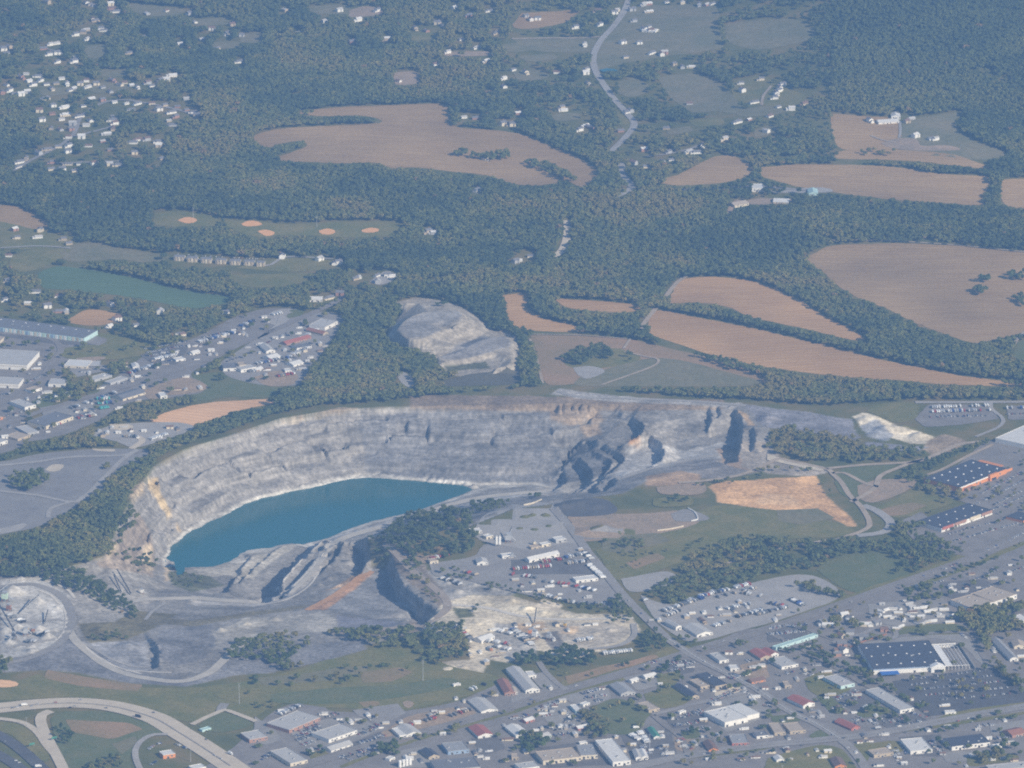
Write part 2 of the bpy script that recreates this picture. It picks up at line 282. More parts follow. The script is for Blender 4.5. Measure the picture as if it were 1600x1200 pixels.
def ground_material():
    m = bpy.data.materials.new('ground_cover'); m.use_nodes = True; nt = m.node_tree; b = nt.nodes['Principled BSDF']; L = nt.links.new; N = nt.nodes.new
    g = N('ShaderNodeNewGeometry'); P = g.outputs['Position']
    def noise(s, d=5, src=P):
        n = N('ShaderNodeTexNoise'); n.inputs['Scale'].default_value = s; n.inputs['Detail'].default_value = d; n.inputs['Roughness'].default_value = .62; L(src, n.inputs['Vector']); return n.outputs[0]
    def ramp(f, stops):
        r = N('ShaderNodeValToRGB'); e = r.color_ramp.elements
        while len(e) < len(stops): e.new(.5)
        for k, (p, c) in enumerate(stops): e[k].position = p; e[k].color = (*c, 1)
        L(f, r.inputs[0]); return r.outputs[0]
    grass = ramp(noise(.012), [(.32, (.10, .11, .035)), (.47, (.14, .14, .045)), (.56, (.19, .16, .06)), (.68, (.23, .175, .075))])
    at = N('ShaderNodeAttribute'); at.attribute_name = 'rock'
    mp = N('ShaderNodeMapping'); mp.inputs['Scale'].default_value = (1, 1, .35); L(P, mp.inputs[0])
    big = noise(.02); fine = noise(.16, 7, mp.outputs[0]); lay = N('ShaderNodeMapping'); lay.inputs['Scale'].default_value = (.12, .12, 1.6); L(P, lay.inputs[0]); strata = noise(.11, 4, lay.outputs[0])
    def rng_(f, a, b_, lo, hi):
        q = N('ShaderNodeMapRange'); q.inputs[1].default_value = a; q.inputs[2].default_value = b_; q.inputs[3].default_value = lo; q.inputs[4].default_value = hi; L(f, q.inputs[0]); return q.outputs[0]
    def mul(a, b_):
        q = N('ShaderNodeMath'); q.operation = 'MULTIPLY'; L(a, q.inputs[0]); L(b_, q.inputs[1]); return q.outputs[0]
    f = mul(mul(rng_(big, .35, .65, .84, 1.13), rng_(fine, .34, .68, .70, 1.33)), rng_(strata, .36, .64, .74, 1.2))
    v = N('ShaderNodeVectorMath'); v.operation = 'MULTIPLY'; L(at.outputs['Color'], v.inputs[0]); L(f, v.inputs[1])
    mx = N('ShaderNodeMix'); mx.data_type = 'RGBA'; L(at.outputs['Alpha'], mx.inputs['Factor']); L(grass, mx.inputs['A']); L(v.outputs[0], mx.inputs['B'])
    L(mx.outputs['Result'], b.inputs['Base Color']); b.inputs['Roughness'].default_value = .95; b.inputs['Specular IOR Level'].default_value = .1
    return m
MG = ground_material()
def new_obj(name, V, F, m, parent=None, mats=None, fm=None, smooth=False):
    me = bpy.data.meshes.new(name); me.from_pydata([tuple(map(float, v)) for v in V] if not isinstance(V, list) else V, [], F); me.update()
    for q in (mats or ([m] if m else [])): me.materials.append(q)
    if fm is not None: me.polygons.foreach_set('material_index', fm)
    if smooth: me.polygons.foreach_set('use_smooth', [True]*len(me.polygons))
    o = bpy.data.objects.new(name, me); COL.objects.link(o)
    if parent: o.parent = parent
    return o
def grid_obj(name, Z, xs, ys, keep=None, col=None, smooth=True):
    ny, nx = Z.shape; XX, YY = np.meshgrid(xs, ys); V = np.stack([XX, YY, Z], -1).reshape(-1, 3).astype(np.float32)
    i = np.arange(nx*ny).reshape(ny, nx); Q = np.stack([i[:-1, :-1], i[:-1, 1:], i[1:, 1:], i[1:, :-1]], -1)
    Q = Q[keep] if keep is not None else Q.reshape(-1, 4)
    me = bpy.data.meshes.new(name); me.vertices.add(len(V)); me.vertices.foreach_set('co', V.ravel()); n = len(Q)
    me.loops.add(n*4); me.loops.foreach_set('vertex_index', Q.ravel().astype(np.int32)); me.polygons.add(n)
    me.polygons.foreach_set('loop_start', np.arange(0, n*4, 4, dtype=np.int32)); me.polygons.foreach_set('loop_total', np.full(n, 4, np.int32))
    me.polygons.foreach_set('use_smooth', np.full(n, smooth)); me.update(calc_edges=True)
    a = me.color_attributes.new('rock', 'FLOAT_COLOR', 'POINT')
    a.data.foreach_set('color', (np.zeros((len(V), 4)) if col is None else col.reshape(-1, 4)).astype(np.float32).ravel())
    me.materials.append(MG); o = bpy.data.objects.new(name, me); COL.objects.link(o); return o
def tag(o, label=None, cat=None, group=None, kind=None):
    if label: o['label'] = label
    if cat: o['category'] = cat
    if group: o['group'] = group
    if kind: o['kind'] = kind
    return o

# ---------------------------------------------------------------- the ground sheet and the quarry
xs = np.r_[np.arange(-14000, -1600, 620), np.arange(-1600, X0, 10), np.arange(X0, X1, 10), np.arange(X1, 1601, 10), np.arange(2200, 14500, 620)]
ys = np.r_[np.arange(CAMY-4500, -2300, 560), np.arange(-2300, 3501, 10), np.arange(4000, 16500, 620)]
XX, YY = np.meshgrid(xs, ys); cx = (XX[:-1, :-1]+XX[1:, 1:])/2; cy = (YY[:-1, :-1]+YY[1:, 1:])/2
ground = grid_obj('ground', zbase(XX, YY), xs, ys, ~((cx > X0) & (cx < X1) & (cy > Y0) & (cy < Y1))); tag(ground, kind='structure')
PXG, PYG = project(GX, GY, H)
wx = PXG+5*value_noise(GX, GY, 30, 11)+2.5*value_noise(GX, GY, 7, 12); wy = PYG+2.2*value_noise(GX, GY, 30, 13)+1*value_noise(GX, GY, 7, 14)
ROCK = np.zeros(GX.shape+(4,))
def zone(poly, col, a=1.0, soft=1):
    m = blur(inpoly(wx, wy, poly).astype(float), soft)[..., None]
    ROCK[..., :3] = np.where(ROCK[..., 3:] < 1e-3, np.array(col), ROCK[..., :3]*(1-m)+np.array(col)*m)
    ROCK[..., 3:] = ROCK[..., 3:]*(1-m)+a*m
GREY = (.275, .255, .228); LGREY = (.38, .35, .305); DGREY = (.22, .21, .205); ROADC = (.42, .39, .35); TAN = (.47, .40, .30); CLAY = (.46, .27, .13); BROWN = (.29, .22, .15); PALE = (.66, .58, .44); SOIL = (.21, .18, .12)
m_in = blur(inside.astype(float), 2); ROCK[..., :3] = GREY; ROCK[..., 3] = m_in
pitfac = np.clip(slope, 0, 1.2)[..., None]
ROCK[..., :3] *= 1+.22*np.clip(pitfac-.5, 0, .6)
exec_zones = [
 ([(560, 648), (700, 642), (880, 645), (870, 700), (860, 758), (700, 752), (575, 744)], (.235, .225, .215), 1), ([(860, 700), (935, 690), (960, 720), (930, 765), (870, 765)], (.20, .195, .19), 1),
 ([(640, 616), (1130, 624), (1130, 640), (900, 643), (700, 640), (640, 638)], BROWN, 1), ([(860, 640), (930, 638), (945, 660), (890, 665), (862, 655)], (.36, .28, .20), 1),
 ([(905, 665), (935, 662), (940, 680), (915, 682)], (.38, .29, .20), 1), ([(985, 684), (1000, 684), (1000, 695), (980, 697)], CLAY, 1),
 ([(440, 655), (520, 640), (610, 636), (620, 642), (520, 650), (450, 664), (370, 690), (300, 716), (292, 706), (360, 682)], LGREY, 1),
 ([(430, 657), (530, 637), (560, 637), (540, 643), (450, 660)], (.42, .33, .22), 1),
 ([(228, 750), (245, 745), (252, 770), (262, 785), (270, 805), (262, 808), (250, 785), (235, 765)], (.56, .43, .25), 1), ([(200, 762), (225, 752), (228, 770), (205, 785)], (.50, .40, .27), 1), ([(276, 818), (284, 822), (282, 832), (276, 828)], (.52, .40, .25), 1),
 ([(150, 880), (215, 800), (235, 830), (245, 880), (235, 915), (215, 915), (170, 905)], (.33, .27, .21), 1), ([(168, 850), (188, 850), (180, 862), (170, 875), (164, 868)], (.52, .42, .29), 1), ([(228, 850), (238, 852), (240, 890), (230, 895), (226, 875)], (.55, .44, .30), 1), ([(258, 885), (266, 888), (268, 905), (260, 908)], (.5, .40, .28), 1),
 ([(120, 885), (170, 888), (230, 898), (262, 920), (225, 935), (180, 935), (140, 915)], LGREY, 1),
 ([(256, 884), (262, 862), (290, 833), (400, 778), (480, 760), (530, 748), (575, 743), (660, 748), (735, 752), (735, 758), (660, 753), (575, 747.5), (530, 753), (480, 765), (400, 784), (290, 838), (266, 866), (262, 886)], (.58, .555, .50), 1),
 ([(505, 842), (560, 815), (640, 800), (740, 770), (870, 758), (960, 740), (1010, 728), (1010, 736), (960, 752), (870, 772), (760, 783), (650, 815), (600, 833), (550, 850), (515, 855)], LGREY, 1),
 ([(510, 842), (600, 817), (700, 790), (780, 772), (870, 764), (870, 769), (780, 779), (700, 797), (600, 826), (520, 848)], (.47, .45, .42), 1),
 ([(300, 930), (395, 938), (440, 930), (470, 906), (495, 885), (505, 862), (512, 862), (502, 890), (480, 914), (450, 938), (400, 948), (300, 945)], ROADC, 1),
 ([(425, 925), (444, 900), (468, 872), (506, 840), (512, 844), (475, 876), (450, 902), (432, 926)], LGREY, 1), ([(440, 925), (476, 895), (498, 868), (514, 846), (520, 848), (506, 872), (482, 900), (450, 932)], (.44, .42, .39), 1),
 ([(265, 895), (320, 886), (392, 857), (470, 850), (420, 880), (395, 905), (350, 900), (300, 905)], (.47, .43, .36), 1), ([(262, 892), (330, 900), (350, 915), (300, 925), (270, 915)], (.15, .15, .09), 1),
 ([(478, 953), (520, 935), (560, 905), (578, 893), (582, 897), (560, 915), (530, 938), (510, 953)], (.47, .27, .14), 1), ([(500, 925), (530, 918), (560, 903), (570, 895), (560, 895), (520, 918)], (.44, .30, .18), 1),
 ([(510, 953), (590, 897), (610, 895), (650, 935), (655, 970), (600, 972)], (.27, .26, .25), 1),
 ([(575, 842), (600, 838), (612, 870), (600, 890), (580, 885)], (.17, .15, .08), 1),
 ([(606, 852), (640, 845), (680, 905), (702, 930), (702, 955), (660, 985), (600, 995), (560, 990), (640, 972), (686, 955), (684, 945), (640, 912), (622, 890)], (.26, .21, .16), 1),
 ([(602, 852), (618, 858), (640, 890), (660, 910), (690, 930), (694, 950), (670, 965), (640, 972), (668, 972), (700, 958), (704, 935), (670, 905), (650, 885), (630, 860)], (.34, .31, .29), 1),
 ([(20, 880), (110, 890), (150, 930), (190, 945), (215, 960), (180, 972), (150, 975), (120, 1000), (110, 985), (130, 965), (110, 940), (80, 920)], LGREY, 1),
 ([(120, 975), (180, 970), (215, 955), (280, 960), (200, 1000), (140, 1005)], (.20, .17, .09), 1), ([(230, 960), (300, 970), (400, 955), (480, 945), (478, 950), (400, 962), (300, 978), (230, 975)], (.22, .19, .12), 1),
 ([(245, 985), (330, 975), (335, 1010), (320, 1030), (270, 1040), (250, 1030)], (.225, .215, .21), 1), ([(130, 1005), (230, 1000), (235, 1045), (210, 1055), (160, 1035)], (.36, .35, .345), 1),
 ([(330, 985), (400, 965), (480, 960), (520, 958), (530, 985), (450, 990), (400, 998), (340, 1005)], (.40, .37, .32), 1), ([(525, 960), (640, 975), (600, 985), (530, 988)], (.26, .25, .27), 1),
 ([(0, 905), (60, 900), (110, 930), (118, 970), (100, 1000), (40, 1025), (0, 1030)], (.52, .495, .45), 1), ([(0, 1032), (60, 1025), (110, 1000), (125, 1000), (200, 1050), (300, 1062), (380, 1040), (385, 1052), (290, 1072), (190, 1066), (120, 1050), (60, 1046), (0, 1052)], (.24, .23, .225), 1),
 ([(660, 985), (690, 945), (705, 935), (740, 930), (800, 932), (850, 945), (900, 958), (985, 960), (1002, 985), (985, 1005), (950, 1014), (900, 1030), (860, 1022), (830, 1012), (815, 1030), (790, 1035), (760, 1030), (755, 1052), (700, 1058), (685, 1050), (690, 1035), (735, 1030), (735, 1005), (700, 995), (675, 1000)], (.66, .57, .42), 1), ([(700, 940), (760, 938), (850, 952), (930, 965), (900, 972), (800, 962), (720, 952)], (.80, .70, .52), 1), ([(860, 975), (960, 972), (990, 985), (960, 1005), (900, 1015), (870, 995)], (.50, .44, .35), 1), ([(845, 990), (870, 985), (885, 1010), (860, 1015)], (.22, .2, .18), 1), ([(770, 975), (835, 975), (840, 1025), (790, 1030), (770, 1000)], (.46, .43, .38), 1),
 ([(668, 893), (700, 888), (760, 902), (810, 922), (800, 932), (740, 930), (705, 938), (688, 918)], (.40, .375, .335), 1), ([(690, 898), (720, 897), (725, 905), (700, 910)], (.52, .49, .44), 1), ([(735, 915), (790, 922), (780, 928), (740, 924)], (.30, .285, .26), 1), ([(705, 950), (735, 950), (740, 962), (715, 966)], (.15, .15, .07), 1), ([(700, 992), (735, 990), (738, 1002), (710, 1008)], (.17, .16, .08), 1), ([(800, 975), (850, 970), (855, 985), (815, 990)], (.62, .46, .29), 1), ([(880, 978), (905, 978), (900, 992), (875, 990)], (.60, .46, .31), 1), ([(850, 935), (880, 945), (870, 955), (835, 948)], (.70, .60, .45), 1),
 ([(470, 1008), (560, 1000), (575, 1015), (500, 1035), (420, 1052), (350, 1052), (330, 1035), (380, 1010), (470, 1008)], (.25, .24, .235), 1), ([(345, 985), (385, 965), (440, 965), (400, 985), (380, 1005)], (.45, .41, .34), 1),
 # upper benches east
 ([(975, 700), (1020, 690), (1070, 705), (1130, 690), (1132, 715), (1060, 728), (1000, 735), (960, 748), (975, 720)], (.44, .42, .39), 1), ([(1060, 722), (1180, 712), (1200, 735), (1150, 745), (1060, 752), (1010, 760), (1010, 748)], (.30, .27, .24), 1),
 ([(1010, 745), (1060, 735), (1095, 740), (1095, 752), (1050, 758), (1012, 760)], (.44, .30, .18), 1), ([(1120, 700), (1160, 705), (1200, 735), (1180, 737), (1130, 725)], (.42, .30, .20), 1), ([(1150, 640), (1162, 645), (1180, 665), (1170, 665)], (.48, .34, .20), 1),
 # outside the pit: spoil heap, east yard, clay cut, stockpile
 ([(596, 535), (628, 488), (610, 473), (650, 466), (690, 469), (724, 480), (760, 503), (800, 520), (816, 540), (818, 580), (760, 590), (690, 585), (640, 553)], (.38, .335, .27), 1),
 ([(620, 515), (640, 497), (680, 487), (715, 486), (722, 495), (700, 510), (670, 525), (640, 527)], (.31, .29, .265), 1), ([(720, 535), (750, 528), (790, 527), (800, 540), (770, 550), (730, 560), (700, 562), (690, 560)], (.29, .27, .25), 1), ([(695, 572), (760, 566), (765, 575), (700, 580)], (.13, .13, .07), 1),
 ([(1160, 632), (1240, 640), (1330, 655), (1345, 690), (1240, 672), (1195, 668), (1180, 650)], (.28, .265, .27), 1), ([(1180, 640), (1200, 645), (1195, 660), (1180, 658)], (.20, .19, .20), 1), ([(1150, 690), (1200, 690), (1225, 720), (1300, 735), (1270, 745), (1200, 740), (1160, 730)], (.36, .31, .25), 1),
 ([(1105, 760), (1135, 752), (1200, 748), (1275, 744), (1285, 765), (1300, 785), (1320, 800), (1340, 822), (1325, 822), (1280, 800), (1235, 797), (1200, 798), (1160, 790), (1120, 785), (1118, 770)], (.72, .43, .20), 1), ([(1190, 770), (1240, 775), (1250, 790), (1180, 788)], (.78, .50, .26), 1),
 ([(1330, 650), (1350, 643), (1370, 650), (1400, 665), (1440, 675), (1460, 682), (1455, 695), (1420, 692), (1380, 682), (1345, 665)], PALE, 1), ([(1345, 665), (1370, 655), (1395, 680), (1385, 690), (1355, 682)], (.36, .36, .36), 1),
 ([(1455, 685), (1475, 678), (1510, 690), (1490, 705), (1460, 712), (1440, 700)], (.38, .29, .19), 1),
 ([(1350, 690), (1400, 695), (1450, 698), (1440, 704), (1390, 705), (1350, 705)], (.28, .27, .29), 1),
 ([(875, 607), (900, 612), (1000, 622), (1160, 630), (1160, 637), (1000, 630), (900, 622), (860, 616)], ROADC, 1),
]
for p, c, a in exec_zones: zone(p, c, a)
wl_ = np.clip(1-np.abs(H-(WL+2.2))/2.6, 0, 1)*(inside & (PYG < 880))*.8; ROCK[..., :3] = ROCK[..., :3]*(1-wl_[..., None])+np.array((.66, .62, .54))*wl_[..., None]   # bleached band along the waterline
ROCK[..., :3] *= (1+.28*value_noise(GX, GY, 37, 21)+.22*value_noise(GX+GY*.3, GY, 12, 22)+.2*value_noise(GX, GY, 4.5, 23))[..., None]
quarry = grid_obj('quarry_terrain', H, gx, gy, None, ROCK); tag(quarry, kind='structure')
zt = zpit                                            # terrain height anywhere

# the lake
def lake():
    m = bpy.data.materials.new('lake_water'); m.use_nodes = True; nt = m.node_tree; b = nt.nodes['Principled BSDF']
    b.inputs['Base Color'].default_value = (.004, .108, .120, 1); b.inputs['Roughness'].default_value = .12; b.inputs['IOR'].default_value = 1.33
    n = nt.nodes.new('ShaderNodeTexNoise'); n.inputs['Scale'].default_value = .4; bp = nt.nodes.new('ShaderNodeBump'); bp.inputs['Strength'].default_value = .15; bp.inputs['Distance'].default_value = .3
    g = nt.nodes.new('ShaderNodeNewGeometry'); nt.links.new(g.outputs['Position'], n.inputs['Vector']); nt.links.new(n.outputs[0], bp.inputs['Height']); nt.links.new(bp.outputs[0], b.inputs['Normal'])
    P = [(245, 892), (240, 870), (270, 835), (400, 770), (520, 740), (600, 735), (745, 748), (752, 768), (700, 790), (600, 822), (510, 850), (420, 868), (330, 892), (290, 897)]
    x, y = unproj(np.array([p[0] for p in P]), np.array([p[1] for p in P]), WL+.4)
    o = new_obj('lake', [(float(a), float(b_), WL+.4) for a, b_ in zip(x, y)], [list(range(len(P)))[::-1]], m)
    if o.data.polygons[0].normal.z < 0: o.data.flip_normals()
    return tag(o, kind='structure')
lake()
def pond(name, P, dz):
    x, y, z = zg(np.array([p[0] for p in P]), np.array([p[1] for p in P]), zt); zz = float(z.max())+dz; return tag(new_obj(name, [(float(a), float(b_), zz) for a, b_ in zip(x, y)], [list(range(len(P)))[::-1]], bpy.data.materials['lake_water']), kind='structure')
pond('pond', [(937, 110), (948, 107), (960, 108), (966, 111), (955, 114), (942, 114)], .6); pond('pond', [(272, 888), (280, 885), (290, 890), (288, 900), (277, 899)], .4)

# ---------------------------------------------------------------- flat sheets (fields, lots) and roads
MASK = np.zeros((1500, 2200), bool)                  # visible clearings in photo pixels, offset (300, 150)
BASEM = np.zeros((1500, 2200), bool); ROADM = np.zeros((1500, 2200), bool)
def maskpoly(poly, M=None):
    M = MASK if M is None else M
    P = np.array(poly, float)+(300, 150); x0, y0 = np.clip(np.floor(P.min(0)).astype(int), 0, (2199, 1499)); x1, y1 = np.clip(np.ceil(P.max(0)).astype(int)+1, 0, (2199, 1499))
    if x1 <= x0 or y1 <= y0: return
    a, b = np.meshgrid(np.arange(x0, x1)+.5, np.arange(y0, y1)+.5); M[y0:y1, x0:x1] |= inpoly(a, b, P)
def inmask(px, py, M):
    i = np.clip((px+300).astype(int), 0, 2199); j = np.clip((py+150).astype(int), 0, 1499); return M[j, i]
def sheet(name, poly, m, off=.25, grid=28, jit=2.0, curve=True, mask=True, base=None):
    P = smooth_line(list(poly)+[poly[0]], n=5) if curve else np.array(list(poly)+[poly[0]], float)
    if mask: maskpoly(P if base is None else base)
    x, y, z = zg(P[:, 0], P[:, 1], zt); Q = resample(np.stack([x, y], 1), 10)[:-1]
    Q = Q+jit*np.stack([value_noise(Q[:, 0], Q[:, 1], 15, 3)+1.4*value_noise(Q[:, 0], Q[:, 1], 55, 5), value_noise(Q[:, 0], Q[:, 1], 15, 4)+1.4*value_noise(Q[:, 0], Q[:, 1], 55, 6)], 1)*2
    a, b = np.meshgrid(np.arange(Q[:, 0].min()+grid/2, Q[:, 0].max(), grid), np.arange(Q[:, 1].min()+grid/2, Q[:, 1].max(), grid))
    a = a.ravel(); b = b.ravel(); k = inpoly(a, b, Q); I = np.stack([a[k], b[k]], 1); V = np.vstack([Q, I]) if len(I) else Q
    n = len(Q); vs, es, fs, *_ = delaunay_2d_cdt([Vector(map(float, v)) for v in V], [], [list(range(n))], 1, 1e-3)
    vx = np.array([v.x for v in vs]); vy = np.array([v.y for v in vs]); vz = zt(vx, vy)+off
    o = new_obj(name, list(zip(vx.tolist(), vy.tolist(), vz.tolist())), [list(f) for f in fs], m)
    return tag(o, kind='structure')
def road(name, pts, width, m, off=.75, mask=1, world=False, curve=True):
    P = smooth_line(pts) if curve else np.array(pts, float)
    if world: x, y = P[:, 0], P[:, 1]
    else: x, y, _ = zg(P[:, 0], P[:, 1], zt)
    Q = resample(np.stack([x, y], 1), 9); T = np.gradient(Q, axis=0); T /= np.linalg.norm(T, axis=1)[:, None]+1e-9; N = np.stack([-T[:, 1], T[:, 0]], 1)
    V = []; F = []
    for k in range(len(Q)):
        for s in (-1, 0, 1):
            p = Q[k]+N[k]*s*width/2; V.append((float(p[0]), float(p[1]), float(zt(p[0], p[1]))+off))
        if k:
            for s in (0, 1): F.append([3*(k-1)+s, 3*k+s, 3*k+s+1, 3*(k-1)+s+1][::-1])
    VV = np.array(V)
    if mask:
        A = project(*VV.T); A = np.stack(A, 1); w = 1.0
        for k in range(1, len(Q)):
            maskpoly([A[3*k-3], A[3*k], A[3*k+2], A[3*k-1]], MASK if mask == 1 else BASEM); maskpoly([A[3*k-3], A[3*k], A[3*k+2], A[3*k-1]], ROADM)
    o = new_obj(name, V, F, m)
    if o.data.polygons[0].normal.z < 0: o.data.flip_normals()
    return tag(o, kind='structure')
M_field = mat('dry_crop_field', (.36, .23, .10), .14, .012, col2=(.42, .28, .125), scale2=.25, streak=(8, 5))
M_field2 = mat('stubble_field', (.47, .27, .105), .12, .012, col2=(.53, .325, .14), scale2=.25, streak=(-14, 5))
M_field3 = mat('mixed_field', (.38, .24, .13), .15, .006, col2=(.24, .19, .085), scale2=.2)
M_green = mat('green_crop', (.10, .155, .065), .12, .015, col2=(.115, .17, .075), scale2=.2, streak=(10, 4))
M_meadow = mat('pale_meadow', (.17, .165, .08), .15, .012, col2=(.24, .205, .11), scale2=.1)
M_grass = mat('mown_grass', (.15, .155, .04), .16, .02, col2=(.23, .195, .065), scale2=.15)
M_lawn = mat('green_lawn', (.12, .145, .05), .15, .03, col2=(.165, .165, .065), scale2=.2)
M_orange = mat('bare_orange_soil', (.74, .44, .22), .07, .02, col2=(.80, .49, .26), scale2=.25, streak=(20, 4))
M_clay = mat('infield_clay', (.78, .42, .18), .06, .1)
M_dirt = mat('bare_dirt', (.40, .29, .19), .2, .03, col2=(.30, .235, .16), scale2=.2)
M_path = mat('dirt_track', (.42, .34, .25), .15, .05)
M_asph = mat('asphalt', (.215, .195, .175), .14, .03, col2=(.275, .25, .225), scale2=.3)
M_dasph = mat('dark_asphalt', (.10, .095, .095), .14, .03, col2=(.13, .125, .12), scale2=.3)
M_gravel = mat('pale_gravel', (.40, .375, .34), .14, .03, col2=(.33, .31, .285), scale2=.3)
M_sand = mat('sandy_yard', (.70, .60, .44), .14, .04, col2=(.52, .45, .35), scale2=.3)
M_conc = mat('concrete_road', (.60, .52, .40), .08, .05, col2=(.52, .45, .35), scale2=.4)
M_grey = mat('grey_gravel', (.32, .30, .275), .14, .03, col2=(.27, .25, .23), scale2=.3)
M_slate = mat('slate_gravel', (.225, .21, .20), .14, .02, col2=(.29, .275, .255), scale2=.25); M_olive = mat('dark_stubble', (.12, .11, .075), .14, .02, scale2=.2)
M_asph2 = mat('worn_asphalt', (.14, .13, .125), .14, .03, col2=(.18, .17, .16), scale2=.3); M_lot = mat('concrete_lot', (.33, .31, .28), .1, .03, col2=(.27, .255, .235), scale2=.3)
M_mark = mat('road_paint', (.75, .75, .72), .06, .5)
